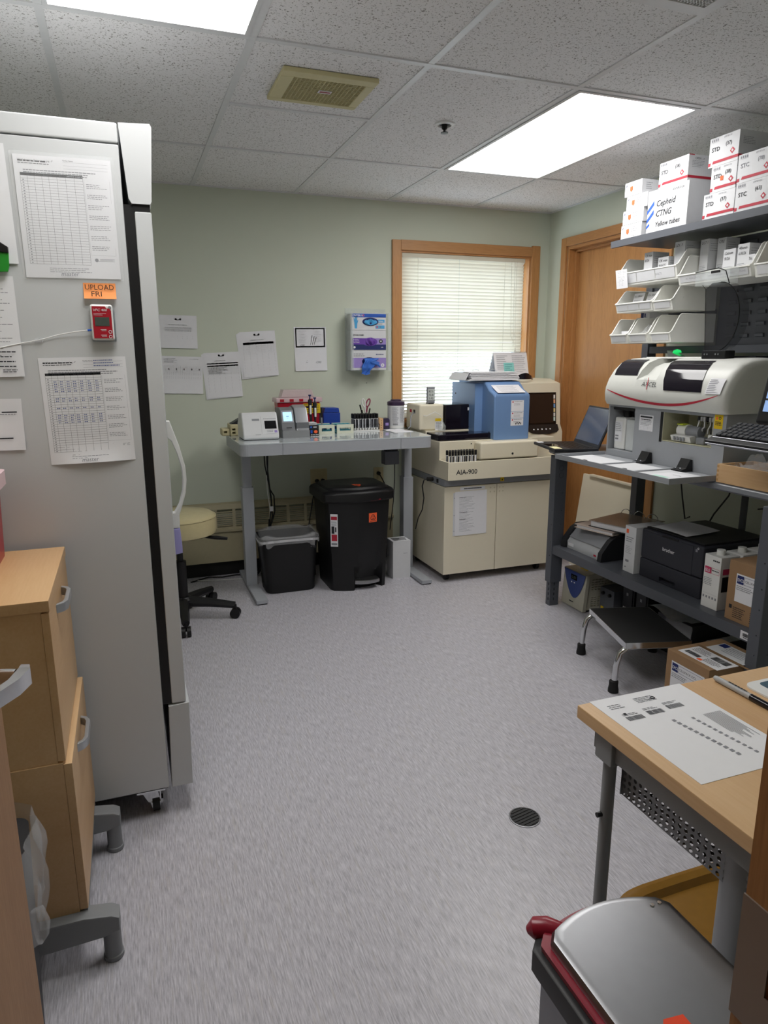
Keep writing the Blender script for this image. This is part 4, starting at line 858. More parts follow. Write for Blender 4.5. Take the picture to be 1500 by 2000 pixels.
t = thing('label_dispenser', 'dark purple desktop dispenser beside the wipes canister', 'dispenser', (1.575, 4.26, DT)); M().prism([(1.545, DT), (1.605, DT), (1.605, 1.0), (1.597, 1.012), (1.560, 1.010), (1.545, .985)], 'y', 4.235, 4.295, .003).obj('body', mat('plum', '#322a46', .4), t); rects(FY(1.575, 4.2345, .965), [(0, 0, .022, .018)], 'lilac_print', t)
# ---- wipes canister
cn = thing('wipes_canister', 'white wipes canister with dark purple lid at the desk end', 'canister', (1.662, 4.27, DT)); cc = (1.662, 4.27, DT); mat('purple_lid', '#3a2a44', .4)
M().lathe([(0, 0), (.052, 0), (.055, .004), (.055, .150), (.053, .154), (0, .154)], cc, 32).obj('body', 'white_plastic', cn)
M().lathe([(.0553, .02), (.0555, .02), (.0555, .145), (.0553, .145)], cc, 32).obj('label', 'white_card', cn)
M().lathe([(.056, .150), (.0575, .154), (.0575, .172), (.05, .176), (.036, .180), (.034, .188), (0, .190)], cc, 32).obj('lid', 'purple_lid', cn)
m = M()
for i in range(16):
    z = DT+.135-i*.0062
    for a0 in (-2.35, -1.45):
        a = a0; e = a0+.75-.3*rnd.random()
        while a < e:
            b = min(a+rnd.uniform(.05, .14), e); m.quads([[(cc[0]+.0559*math.cos(t), cc[1]+.0559*math.sin(t), zz) for t, zz in ((a, z), (b, z), (b, z+.003), (a, z+.003))]]); a = b+.03
m.obj('print', 'faint_ink', cn)
m = M()
for i in range(12): a = -2.3+.05*i; m.quads([[(cc[0]+.0559*math.cos(t), cc[1]+.0559*math.sin(t), zz) for t, zz in ((a, DT+.024), (a+.025, DT+.024), (a+.025, DT+.036), (a, DT+.036))]])
m.obj('barcode', 'ink', cn)
fr = FZ(1.55, 3.99, DT+.0003, .12); sheet('tissue_sheet', 'crumpled white tissue sheet lying at the desk end', 'tissue', fr, .13, .19, curl=lambda a, b: .0008+.004*abs(math.sin(a*40+b*13)*math.sin(b*29)))
# ================================================================== under the desk
wb2 = thing('black_wastebasket', 'black rectangular wastebasket with clear bag under the desk', 'wastebasket', (.865, 4.07, 0))
def rr(cx, cy, hx, hy, r, t):
    a = 2*PI*t; c, s__ = math.cos(a), math.sin(a); n_ = 6
    return cx+hx*math.copysign(abs(c)**(2/n_), c), cy+hy*math.copysign(abs(s__)**(2/n_), s__)
def basket(cx, cy, hx, hy, z1, k0, n_=64):
    ring = lambda h_, v_, z: [(*rr(cx, cy, h_, v_, 0, (i+.5)/n_), z) for i in range(n_)]
    R_ = [ring(hx*k0-.02, hy*k0-.02, .006), ring(hx-.006, hy-.006, z1), ring(hx, hy, z1), ring(hx, hy, z1-.02), ring(hx-.004, hy-.004, z1-.022), ring(hx*k0, hy*k0, .006), ring(hx*k0-.006, hy*k0-.006, 0)]
    vs = [p for r in R_ for p in r]; L_ = len(R_)
    fs = [(i*n_+j, i*n_+(j+1) % n_, (i+1)*n_+(j+1) % n_, (i+1)*n_+j) for i in range(L_-1) for j in range(n_)]+[tuple(range(n_)), tuple((L_-1)*n_+j for j in range(n_))]
    return M().verts(vs, fs)
basket(.864, 4.07, .179, .125, .345, .84).obj('bin', 'black_plastic', wb2)
def rr(cx, cy, hx, hy, r, t):
    """point on a rounded rectangle, t in 0..1"""
    a = 2*PI*t; c, s__ = math.cos(a), math.sin(a); n_ = 5
    return cx+hx*math.copysign(abs(c)**(2/n_), c), cy+hy*math.copysign(abs(s__)**(2/n_), s__)
def bag_out(a, b):      # the part folded over the rim
    w1 = .004*math.sin(a*2*PI*17)+.003*math.sin(a*2*PI*29+1); hem = .305+.010*math.sin(a*2*PI*7)+.006*math.sin(a*2*PI*13)
    x, y = rr(.864, 4.07, .184+w1*b+.004*math.sin(PI*b), .130+w1*b+.004*math.sin(PI*b), 0, a); return Vector((x, y, .362+.008*math.sin(a*2*PI*5)*(1-b)-(.362-hem)*b))
def bag_in(a, b):       # the part hanging inside
    w1 = .012*math.sin(a*2*PI*11)+.008*math.sin(a*2*PI*23+2); k = 1-.22*b
    w1 *= .4; x, y = rr(.864, 4.07, (.170+w1*b)*k, (.116+w1*b)*k, 0, a); return Vector((x, y, .362+.008*math.sin(a*2*PI*5)*(1-b)-.22*b))
M().grid(bag_out, 96, 6).obj('bag_hem', 'cloudy_bag', wb2); M().grid(bag_in, 96, 8).obj('bag_liner', 'cloudy_bag', wb2)
M().grid(lambda a, b: Vector((*rr(.864, 4.07, .1875, .1335, 0, a), .322+.014*b+.004*math.sin(a*19))), 96, 1).obj('bag_band', mat('bag_white', '#d9d9dc', .4, alpha=.85), wb2)
rects(FY(.985, 3.953, .262), [(.01, .02, .03, .0215), (.018, .012, .032, .013), (.0, .018, .004, .022)], 'faint_ink', wb2, lift=.0035)
# ---- tall step-on can
tc = thing('step_trash_can', 'tall black step-on trash can with orange biohazard sticker under the desk', 'trash can', (1.275, 4.03, 0))
def canring(k, grow=0):   # k=0 bottom .. 1 top
    hx = .178+.030*k+grow; pts = []
    cx, cy = 1.275, 4.05
    front = -.155-.01*k-grow; back = .15+grow
    n_ = 14
    for i in range(n_+1):
        u = -1+2*i/n_; pts.append((cx+hx*.93*u, cy+front-.045*(1-u*u)))
    pts += [(cx+hx, cy+front+.035), (cx+hx, cy+back-.03), (cx+hx-.03, cy+back), (cx-hx+.03, cy+back), (cx-hx, cy+back-.03), (cx-hx, cy+front+.035)]
    return pts
def loft(m, rings):
    n_ = len(rings[0]); vs = [p for r in rings for p in r]; L_ = len(rings)
    fs = [(i*n_+j, i*n_+(j+1) % n_, (i+1)*n_+(j+1) % n_, (i+1)*n_+j) for i in range(L_-1) for j in range(n_)]
    fs += [tuple(range(n_))[::-1], tuple((L_-1)*n_+j for j in range(n_))]; return m.verts(vs, fs)
def canbody():
    zs = [0, .03, .10, .155, .30, .48, .565]; rings = []
    for z in zs:
        r = canring(z/.565)
        if .0 <= z < .12:   # pedal recess
            r = [(x, y+(.055 if abs(x-1.315) < .085 and y < 3.93 else 0)) for x, y in r]
        elif z < .16: r = [(x, y+(.03 if abs(x-1.315) < .06 and y < 3.93 else 0)) for x, y in r]
        rings.append([(x, y, z) for x, y in r])
    return loft(M(), rings)
canbody().obj('body', 'black_plastic', tc)
loft(M(), [[(x, y, z) for x, y in canring(1, g)] for z, g in ((.555, .012), (.565, .022), (.605, .022), (.618, .014), (.628, -.004))]).obj('lid_rim', 'black_plastic', tc)
loft(M(), [[(x, y, z-.02*(y-4.05)*3*0) for x, y in canring(1, g)] for z, g in ((.626, -.012), (.640, -.022), (.648, -.05), (.650, -.09))]).obj('lid', 'black_plastic', tc)
M().prism([(1.235, 3.925), (1.395, 3.925), (1.395, 3.862), (1.36, 3.846), (1.315, 3.840), (1.27, 3.846), (1.235, 3.862)], 'z', .036, .062, .006).obj('pedal', 'steel', tc)
M().tube([(1.28, 3.838, .562), (1.33, 3.828, .566), (1.39, 3.836, .567), (1.44, 3.862, .569)], [.002, .006, .006, .002], 6).obj('red_bag_edge', 'red_clear', tc)
def canfront(x, z, off=.002):
    u = (x-1.275)/((.178+.030*z/.565)*.93); return 4.05-.155-.01*z/.565-.045*(1-u*u)-off
def on_can(x0, z0, x1, z1, m_, name, off=.0025): return M().grid(lambda a, b: Vector((x0+(x1-x0)*a, canfront(x0+(x1-x0)*a, z0+(z1-z0)*b, off), z0+(z1-z0)*b)), 4, 2).obj(name, m_, tc)
on_can(1.322, .425, 1.376, .482, 'orange_print', 'biohazard_sticker')
for k in range(3):
    a = PI/2+2*PI*k/3; M().torus((1.349+.009*math.cos(a), canfront(1.349, .455, .0045), .455+.009*math.sin(a)), .0085, .0016, 'y', 14, 5, a-2.5, a+2.5).obj('biohazard_mark', 'ink', tc)
rects(FY(1.328, canfront(1.33, .43, .004), .428), lines(0, .042, .006, 1, .01, .003, .05, (.003, .005)), 'ink', tc)
M().verts([(1.24, 3.93, .6505), (1.295, 3.915, .6505), (1.285, 3.885, .647), (1.275, 3.878, .6455), (1.252, 3.893, .648)], [(0, 1, 2, 3, 4)]).obj('lid_sticker', 'orange_print', tc)
rects(FZ(1.255, 3.905, .6508, -.2), [(0, 0, .012, .006), (.015, -.004, .024, .004)], 'ink', tc, lift=.001)
# the maker's label wraps the left front edge
fr = F((1.0755, 3.985, .29), (.12, -1, 0), (0, 0, 1))
fr = F((1.093, canfront(1.093, .4)+.0, .288), (1, -.55, 0), (.0, 0, 1))
q = M().quads([[fr.p(a, b, .004) for a, b in ((0, 0), (.045, 0), (.045, .20), (0, .20))]]).obj('side_label', 'paper', tc)
rects(fr, [(.004, .165, .041, .185), (.006, .035, .040, .075)], 'red_print', q, lift=.005); rects(fr, [(.006, .080, .024, .125), (.028, .09, .036, .12)], 'dark_plastic', q, lift=.005); rects(fr, lines(.006, .04, .155, 4, .007, .003, .3)+[(.005, .01, .04, .022)], 'faint_ink', q, lift=.005)
# ---- tall white carton with cut top
wbx = thing('white_carton', 'tall white carton with a cut open top beside the tall trash can', 'box', (1.60, 4.07, 0))
m = M(); a, b, c, e, z = 1.532, 1.653, 3.985, 4.097, .246
m.box(a, b, c, c+.003, 0, z).box(a, b, e-.003, e, 0, z).box(a, a+.003, c+.003, e-.003, 0, z).box(b-.003, b, c+.003, e-.003, 0, z).box(a+.003, b-.003, c+.003, e-.003, 0, .003); m.obj('carton', 'white_card', wbx)
m = M(); m.box(a, b, c, c+.022, z, z+.002).box(a, b, e-.02, e, z, z+.002).box(a, a+.016, c+.022, e-.02, z, z+.002).box(b-.016, b, c+.022, e-.02, z, z+.002); m.obj('top_frame', 'white_card', wbx)
M().verts([(1.58, 4.07, .20), (1.64, 4.05, .19), (1.635, 4.03, .262), (1.60, 4.05, .25)], [(0, 1, 2, 3)]).obj('torn_flap', 'paper', wbx)
M().box(a+.003, b-.003, c+.003, e-.003, .16, .17).obj('contents', 'paper', wbx)
rects(FY(a, c-.0005, 0), [(.072, .165, .10, .167)], 'faint_ink', wbx)
# ---- adapters, cables on the floor
t = thing('power_adapter', 'black power adapter on the floor between wastebasket and trash can', 'adapter', (1.055, 4.27, 0)); M().box(1.03, 1.085, 4.23, 4.33, 0, .15, .008).obj('case', 'black_plastic', t); M().tube([(1.055, 4.25, .15), (1.06, 4.24, .18), (1.085, 4.25, .19), (1.1, 4.29, .17)], .004, 6).obj('cord', 'cable_black', t)
t = thing('white_adapter', 'grey white wall adapter standing on the black power adapter', 'adapter', (1.05, 4.30, .15)); M().box(1.028, 1.07, 4.26, 4.32, .151, .215, .004).obj('case', 'white_card', t)
cb = thing('cable_bundle', 'bundle of black cables hanging from the desk above the wastebasket', 'cables', (.80, 4.22, .3))
for k, pts in enumerate(([(.765, 4.18, .872), (.772, 4.2, .75), (.80, 4.24, .62), (.815, 4.26, .5), (.80, 4.25, .40), (.795, 4.25, .34)], [(.782, 4.18, .872), (.785, 4.2, .76), (.80, 4.22, .60), (.83, 4.25, .55), (.835, 4.26, .45), (.808, 4.25, .37)], [(.79, 4.18, .872), (.79, 4.22, .70), (.812, 4.25, .55), (.818, 4.26, .42), (.80, 4.25, .34)])):
    M().tube(pts, .0042, 7).obj('cable', 'cable_black', cb)
M().tube([(.778, 4.18, .872), (.782, 4.21, .74), (.785, 4.23, .6), (.805, 4.26, .46), (.800, 4.26, .40)], .0025, 6).obj('white_cable', 'white_plastic', cb); M().box(.800, .822, 4.243, 4.255, .452, .482, .001).obj('cable_tag', 'paper', cb)
M().tube([(.797, 4.25, .40), (.79, 4.25, .30), (.78, 4.30, .12), (.72, 4.36, .012)], .008, 8).obj('cable_trunk', 'cable_black', cb)
for pts, lb_, m_ in (([(.30, 4.36, .006), (.42, 4.43, .006), (.5, 4.40, .006), (.6, 4.42, .006), (.72, 4.38, .006)], 'black cable lying on the floor along the convector', 'cable_black'), ([(.32, 4.39, .005), (.45, 4.35, .005), (.58, 4.33, .005), (.70, 4.30, .005)], 'thin white cable lying on the floor by the desk leg', 'white_plastic')):
    tag(M().tube(pts, .0045 if 'black' in lb_ else .003, 6).obj('floor_cable', m_, None, origin=pts[0]), lb_, 'cable')
# ================================================================== stool
so = thing('rolling_stool', 'cream vinyl rolling stool with black five star base behind the refrigerator', 'stool', (.21, 3.76, 0)); sx, sy = .21, 3.76
mat('cream_vinyl', '#c3b78e', .22, bump=.25, bscale=60)
M().lathe([(0, .475), (.18, .475), (.198, .485), (.203, .505), (.203, .555), (.197, .575), (.18, .588), (.10, .594), (0, .595)], (sx, sy, 0), 40).obj('seat', 'cream_vinyl', so)
M().torus((sx, sy, .572), .200, .003, 'z', 40, 6).obj('seat_piping', 'cream_vinyl', so)
M().box(sx-.08, sx+.08, sy-.08, sy+.08, .455, .475, .004).obj('mechanism', 'black_plastic', so)
M().tube([(sx+.05, sy-.02, .462), (sx+.13, sy-.06, .462), (sx+.19, sy-.08, .458), (sx+.245, sy-.10, .452)], [.006, .006, .011, .008], 10).obj('lever', 'black_plastic', so)
M().cyl((sx, sy, .30), (sx, sy, .46), .0165, seg=16).obj('gas_piston', 'dark_plastic', so); M().cyl((sx, sy, .10), (sx, sy, .325), .030, .030, seg=20).obj('gas_sleeve', 'black_plastic', so)
M().lathe([(0, .06), (.05, .06), (.052, .11), (.04, .125), (0, .125)], (sx, sy, 0), 20).obj('hub', 'black_plastic', so)
for k in range(5):
    a = math.radians(-92+72*k); c, s__ = math.cos(a), math.sin(a)
    M().tube([(sx+.03*c, sy+.03*s__, .095), (sx+.15*c, sy+.15*s__, .088), (sx+.285*c, sy+.285*s__, .072)], [.032, .026, .020], 8).obj('base_leg', 'black_plastic', so)
    px, py = sx+.285*c, sy+.285*s__; n_ = Vector((-s__, c, 0))
    w_ = M().cyl(Vector((px, py, .027))-n_*.024, Vector((px, py, .027))-n_*.004, .027, seg=18).obj('caster', 'black_plastic', so)
    M().cyl(Vector((px, py, .027))+n_*.004, Vector((px, py, .027))+n_*.024, .027, seg=18).obj('wheel', 'black_plastic', w_); M().cyl((px, py, .03), (px, py, .075), .008, seg=8).obj('stem', 'black_plastic', w_)
# ================================================================== floor-standing immunoassay analyser
A_ = thing('immunoassay_analyzer', 'large cream floor standing immunoassay analyzer with blue tower under the window', 'analyzer', (2.21, 4.09, 0))
mat('aia_cream', '#e4dcc6', .42, var=.015); mat('aia_grey', '#93969b', .45); mat('aia_blue', '#7090bd', .4, var=.02); mat('smoke', '#17131d', .06)
ax0, ax1, ay0, ay1 = 1.797, 2.625, 3.792, 4.40
M().box(ax0, ax1, ay0+.018, ay1, .052, .618, .003).obj('cabinet', 'aia_cream', A_)
for a, b in ((ax0, 2.161), (2.165, ax1)):
    dd = M().box(a, b, ay0, ay0+.017, .054, .617, .002).obj('cabinet_door', 'aia_cream', A_)
    for i in (0, 1):
        for j in (0, 1): xx = (2.145-.028*i) if a == ax0 else (2.182+.024*i); M().cyl((xx, ay0-.0015, .595-.026*j), (xx, ay0+.002, .595-.026*j), .005, seg=10).obj('button_plug', 'cream_plastic', dd)
M().box(ax0-.001, ax1, ay0+.001, ay1, .621, .662, .002).obj('belt', 'aia_grey', A_)
rects(FY(2.185, ay0, .632), [(0, 0, .026, .024)], 'yellow_print', A_, lift=.0015); polyp(FY(2.185, ay0, .632), [[(.006, .005), (.02, .005), (.013, .018)]], 'ink', A_, lift=.002)
M().box(ax0-.003, ax0-.001, 3.88, 3.905, .63, .655).obj('power_switch', 'black_plastic', A_)
# tray
ty0, ty1 = 3.745, 3.875
m = M(); m.box(ax0, 2.60, ty0, ty0+.014, .665, .776, .002).box(ax0, ax0+.014, ty0+.014, ty1, .665, .776).box(2.586, 2.60, ty0+.014, ty1, .665, .776).box(ax0+.014, 2.586, ty0+.014, ty1, .665, .735); m.obj('loader_tray', 'aia_cream', A_)
text(FY(1.852, ty0, .700), 'AIA-900', .042, 'ink', A_, bold=.012, lift=.001, sx=1.0)
M().box(2.02, 2.58, ty0+.02, ty1-.004, .7352, .739).obj('tray_well_sheet', 'black_plastic', A_)  # flat black sheet over the floor of the tray well
up = M().box(ax0, ax1, ty1, ay1, .663, .888, .003).obj('upper_body', 'aia_cream', A_)
M().box(2.035, 2.455, 3.785, 3.874, .772, .884, .014, 3).obj('transport_cover', 'aia_cream', A_)
M().cyl((2.262, 3.7835, .806), (2.262, 3.786, .806), .007, seg=12).obj('lock', 'screw', A_); M().cyl((2.505, 3.8735, .84), (2.505, 3.876, .84), .01, seg=12).obj('lock', 'screw', A_)
M().cyl((2.017, 3.8735, .868), (2.017, 3.876, .868), .004, seg=8).obj('bolt', 'black_plastic', A_)
M().box(1.803, 2.19, 3.90, 4.09, .889, .928, .006, 3).obj('smoked_lid', 'smoke', A_)
M().box(1.80, 2.22, 4.095, 4.36, .889, .934, .003).obj('deck', 'aia_cream', A_)
lb_ = M().box(1.762, 1.935, 4.11, 4.34, .935, 1.103, .014, 3).obj('pump_housing', 'aia_cream', A_)
M().box(1.7605, 1.763, 4.18, 4.21, 1.04, 1.065).obj('port', 'black_plastic', lb_); M().box(1.7605, 1.763, 4.24, 4.27, 1.045, 1.065).obj('port', 'red_print', lb_)
q = M().quads([[(x, 4.1085, z) for x, z in ((1.872, .935), (1.925, .935), (1.925, 1.012), (1.872, 1.012))]]).obj('warning_label', 'paper', lb_); rects(FY(1.872, 4.108, .935), [(0, .058, .053, .077)], 'yellow_print', q); rects(FY(1.872, 4.108, .935), lines(.005, .048, .052, 5, .009, .003, .3), 'faint_ink', q)
M().tube([(1.758, 4.20, 1.05), (1.735, 4.19, 1.02), (1.725, 4.17, .96), (1.70, 4.15, .95)], .004, 6).obj('side_cable', 'grey_metal', A_)
M().tube([(1.758, 4.19, 1.045), (1.80, 4.09, 1.03), (1.86, 4.085, 1.055), (1.905, 4.09, 1.03), (1.915, 4.085, .98)], .002, 6).obj('clear_tube', 'white_plastic', A_)
M().lathe([(0, 0), (.024, 0), (.026, .03), (.015, .045), (.008, .06), (.008, .075)], (1.905, 4.075, .935), 14).obj('drip_bottle', 'acrylic', A_)
M().box(1.94, 2.178, 4.10, 4.34, .935, 1.098, .008, 3).obj('smoked_cover', 'smoke', A_)
M().box(2.10, 2.14, 4.0975, 4.099, 1.058, 1.078).obj('cover_label', 'paper', A_)
# blue tower: side profile with the falling front curve
prof = [(3.862, .885), (3.862, 1.150), (3.868, 1.168), (3.90, 1.182), (3.935, 1.195), (3.965, 1.222), (3.995, 1.243), (4.03, 1.249), (4.37, 1.252), (4.37, .885)]
bt = M().prism(prof, 'x', 2.165, 2.425, .012, 3).obj('blue_tower', 'aia_blue', A_)
M().box(2.11, 2.17, 4.02, 4.36, .890, 1.235, .006).obj('tower_side', 'aia_blue', A_)
for x, y, z in ((2.109, 4.30, 1.16), (2.164, 3.92, .93), (2.109, 4.1, .95)): M().cyl((x-.001, y, z), (x+.002, y, z), .005, seg=10).obj('bolt', 'black_plastic', bt)
for k, (z0, z1) in enumerate(((1.062, 1.131), (1.02, 1.060), (.972, 1.018))):
    q = M().quads([[(x, 3.8612, z) for x, z in ((2.285, z0), (2.377, z0), (2.377, z1), (2.285, z1))]]).obj('taped_label', 'paper', bt); f2 = FY(2.285, 3.861, z0)
    polyp(f2, [[(.012, z1-z0-.016), (.018, z1-z0-.010), (.012, z1-z0-.004), (.006, z1-z0-.010)]], 'red_print', q); rects(f2, lines(.022, .085, z1-z0-.006, 1, .01, .003, .1)+lines(.02, .07, z1-z0-.020, 2, .008, .002, .3), 'faint_ink', q)
    if k == 2: rects(f2, [(.035+.009*i, .006+.006*(i % 2), .041+.009*i, .018+.005*(i % 2)) for i in range(5)], 'ink', q, 'handwriting')
fr = F((2.195, 3.873, 1.1755), (1, 0, 0), (0, .06, .022)); fr.disp = lambda a, b: .012*(b/.12)*(b/.12)+.003
sheet('loose_sheet', 'printed sheet lying on the sloping front of the blue tower', 'paper', fr, .20, .11, curl=fr.disp); rects(fr, lines(.03, .17, .09, 6, .014, .003, .2), 'faint_ink', bpy.data.objects['loose_sheet'])
# touch screen console
M().prism([(4.02, .78), (4.40, .78), (4.40, 1.2515), (4.19, 1.2515), (4.075, 1.225), (4.05, .95), (4.02, .90)], 'x', 2.44, 2.79, .008, 2).obj('console', 'aia_cream', A_)
fr = F((2.535, 4.0485, .950), (1, 0, 0), (0, .0253, .278))
M().quads([[fr.p(a, b, .003) for a, b in ((0, 0), (.215, 0), (.215, .215), (0, .215))]]).obj('screen_bezel', 'black_gloss', A_)
scn = M().quads([[fr.p(a, b, .005) for a, b in ((.006, .012), (.188, .012), (.188, .205), (.006, .205))]]).obj('screen', mat('brown_screen', '#2c211d', .08), A_)
for k, c_ in enumerate(('#e8e6e0', '#e9b28c', '#7aa3d6', '#ecd9a0', '#e8e6e0', '#cfe3dc')): rects(fr, [(.193, .172-.03*k, .206, .198-.03*k)], mat('tab%d' % k, c_, .7), scn, 'tab_sticker', .006)
fr = F((2.515, 4.024, .905), (1, 0, 0), (0, .027, .05))
polyp(fr, [[(0, .005), (.03, -.012), (.08, -.02), (.16, -.02), (.225, -.008), (.245, .008), (.245, .05), (0, .05)]], 'black_gloss', A_, 'button_panel', .004); rects(fr, [(.045+.032*i, .012, .055+.032*i, .020) for i in range(5)], 'paper', A_, 'button_mark', .005)
M().box(2.44, 2.79, 4.02, 4.40, .62, .778, .004).obj('console_base', 'aia_cream', A_)
for x, y in ((1.85, 3.86), (2.52, 3.86), (1.85, 4.32), (2.52, 4.32)):
    c = M().cyl((x-.012, y, .024), (x+.012, y, .024), .024, seg=16).obj('caster', 'black_plastic', A_); M().cyl((x, y, .03), (x, y, .053), .016, seg=10).obj('stem', 'dark_plastic', c)
fr = FY(1.872, ay0-.001, .302, .01); p = sheet('taped_instruction', 'wrinkled instruction sheet taped on the analyzer cabinet door', 'paper', fr, .222, .282, curl=lambda a, b: .001+.0015*math.sin(a*30)*math.sin(b*20))
rects(fr, lines(.03, .14, .245, 30, .0075, .0016, .6), 'faint_ink', p); rects(fr, lines(.03, .08, .245, 1, .01, .003, .1)+lines(.03, .09, .15, 1, .01, .003, .1)+lines(.03, .08, .105, 1, .01, .003, .1), 'ink', p)
fr = FY(1.905, ay0-.001, .590); p = sheet('taped_strip', 'white printed strip taped above the instruction sheet', 'label', fr, .172, .020); rects(fr, lines(.025, .15, .014, 1, .01, .007, .02, (.003, .006), .0012), 'ink', p)
fr = FY(1.858, ay0-.001, .302, 0); p = sheet('punched_strip', 'clear punched sleeve edge beside the instruction sheet', 'sleeve', fr, .016, .275, material='white_card'); rects(fr, [(.005, .03, .010, .035), (.005, .13, .010, .135), (.005, .24, .010, .245)], 'faint_ink', p)
# tubes in the loader
tb = make_tube('black capped tube in the analyzer loading tray', 'tubes in the loading tray', .08); first = True
for j in range(2):
    for i in range(10):
        t = tb if first else copy_tree(tb); first = False; place(t, (1.826+.0195*i, 3.785+.04*j, .7355), PI/2+rnd.uniform(-1, 1))
# power cord of the analyser
t = thing('electrical_cable', 'black cord looping from the side of the large cream analyzer', 'cable', (1.77, 3.95, .64)); M().cyl((1.755, 3.96, .645), (1.794, 3.96, .643), .013, seg=10).obj('plug', 'cable_black', t); M().tube([(1.757, 3.96, .645), (1.735, 3.965, .64), (1.725, 3.97, .60), (1.742, 3.98, .52), (1.74, 4.0, .44), (1.725, 4.03, .38), (1.72, 4.06, .30)], .0038, 6).obj('cord', 'cable_black', t)
# small humidity meter
t = thing('humidity_meter', 'small grey digital humidity meter standing on the pump housing', 'meter', (1.851, 4.2, 1.104)); M().box(1.824, 1.880, 4.13, 4.148, 1.108, 1.212, .005).obj('case', 'grey_metal', t); M().box(1.829, 1.875, 4.1285, 4.131, 1.128, 1.198).obj('display', mat('lcd_pale', '#c8cdc8', .3), t); M().box(1.835, 1.87, 4.125, 4.175, 1.104, 1.112, .002).obj('foot', 'dark_plastic', t)
for k, tx in enumerate(('82%', '72.8', '1.42')): text(FY(1.833, 4.1282, 1.178-.022*k), tx, .019, 'ink', t, lift=.0004)
# binder stack on the tower
bn = thing('open_binder', 'open ring binder with thick curled paper pile on the blue tower', 'binder', (2.20, 4.11, 1.253)); rg = random.Random(9)
M().box(2.04, 2.425, 3.985, 4.236, 1.253, 1.257).obj('cover', 'white_card', bn)
for k in range(9):
    dx, dy, r_ = rg.uniform(-.01, .01), rg.uniform(-.006, .006), rg.uniform(-.02, .02); f2 = FZ(2.06+dx, 4.0+dy, 1.258+.0055*k, r_)
    M().grid(lambda a, b: f2.p(a*.35, b*.215, .0022*math.sin(a*6+k)*math.sin(b*4)+.0022), 8, 4, .004).obj('paper_block', 'paper', bn)
for x in (2.09, 2.20, 2.33): M().torus((x, 4.19, 1.29), .03, .0016, 'y', 16, 6, 0, PI).obj('ring', 'chrome', bn)
M().prism([(2.02, 1.257), (2.05, 1.30), (2.054, 1.298), (2.03, 1.257)], 'y', 4.0, 4.23).obj('cover_flap', 'white_card', bn)
# desk calendar
cl = thing('desk_calendar', 'spiral tent calendar with teal sticky note beside the window', 'calendar', (2.51, 4.3, 1.253))
fr = F((2.385, 4.245, 1.2535), (1, 0, 0), (0, .05, .175)); M().grid(lambda a, b: fr.p(a*.262, b*.182), 1, 1, .001).obj('front_page', 'paper', cl)
M().grid(lambda a, b: Vector((2.385+.262*a, 4.365-.07*b, 1.2535+.175*b)), 1, 1, .001).obj('back_page', 'white_card', cl)
m = M()
for i in range(26): m.torus((2.39+.01*i, 4.296, 1.429), .006, .001, 'x', 8, 4)
m.obj('spiral', 'grey_metal', cl)
rects(fr, lines(.02, .11, .160, 8, .013, .003, .3)+lines(.14, .25, .160, 9, .014, .003, .3), 'faint_ink', cl, lift=.0015); rects(fr, [(.07, .035, .15, .11)], mat('teal_note', '#8fd3cf', .8), cl, 'sticky_note', .002); rects(fr, lines(.08, .14, .10, 4, .013, .004, .4, (.004, .008)), mat('teal_ink', '#4b8f98', .8), cl, 'handwriting', .0025)
# dark safety glasses
sg = thing('safety_glasses', 'dark wraparound safety glasses lying on the analyzer console', 'glasses', (2.51, 4.13, 1.252))
M().grid(lambda a, b: Vector((2.455+.12*a, 4.11-.03*math.sin(PI*a), 1.253+.042*b*math.sin(PI*(.12+.76*a)))), 14, 4, .002).obj('lens', 'smoke', sg); M().tube([(2.455, 4.112, 1.278), (2.45, 4.16, 1.270), (2.46, 4.21, 1.256)], .003, 6).obj('temple', 'black_plastic', sg); M().tube([(2.575, 4.112, 1.278), (2.60, 4.13, 1.25), (2.61, 4.17, 1.256)], .003, 6).obj('temple', mat('dark_red', '#5a1c1c', .4), sg)
# cream panel leaning by the door
pn = thing('spare_panel', 'cream metal cover panel leaning against the wood door', 'panel', (2.83, 3.60, 0))
M().prism([(2.80, 0), (2.815, 0), (2.895, .625), (2.880, .625)], 'y', 3.315, 3.885, .003).obj('panel', 'aia_cream', pn); M().prism([(2.8795, .60), (2.8915, .60), (2.895, .634), (2.862, .634), (2.862, .624), (2.880, .624)], 'y', 3.33, 3.80).obj('folded_lip', 'aia_cream', pn)
# ================================================================== steel workstation
mat('ws_grey', '#55585f', .45, var=.03); mat('ws_dark', '#2b2c30', .5); mat('ws_top', '#7c7f86', .4, var=.02)
ws = thing('steel_workstation', 'dark grey steel workstation with shelves along the right wall', 'workstation', (2.5, 2.5, 0))
for y, sx_ in ((3.20, 0), (1.775, -.045)):
    lg_ = M().box(2.188+sx_, 2.264+sx_, y, y+.052, .14, .868, .003).obj('leg', 'ws_grey', ws); M().box(2.196+sx_, 2.256+sx_, y+.006, y+.046, 0, .16, .002).obj('inner_leg', 'ws_grey', lg_)
    m = M()
    for z in (.03, .06, .09, .12): m.box(2.190+sx_, 2.205+sx_, y+.018, y+.026, z, z+.016); m.box(2.219+sx_, 2.227+sx_, y, y+.014, z, z+.016)
    cut(lg_.children[0], m); m = M()
    for z in (.30, .38, .48, .56, .66): m.cyl((2.18+sx_, y+.015, z), (2.198+sx_, y+.015, z), .003, seg=8); m.cyl((2.24+sx_, y-.008, z), (2.24+sx_, y+.010, z), .003, seg=8)
    cut(lg_, m)
    for z in (.76, .80): M().torus((2.226+sx_, y-.0006, z), .014, .0008, 'y', 16, 4).obj('knockout', 'ws_dark', lg_)
for y in (3.16, 1.775): M().box(2.715, 2.775, y, y+.05, 0, 1.945, .003).obj('upright', 'ws_grey', ws)
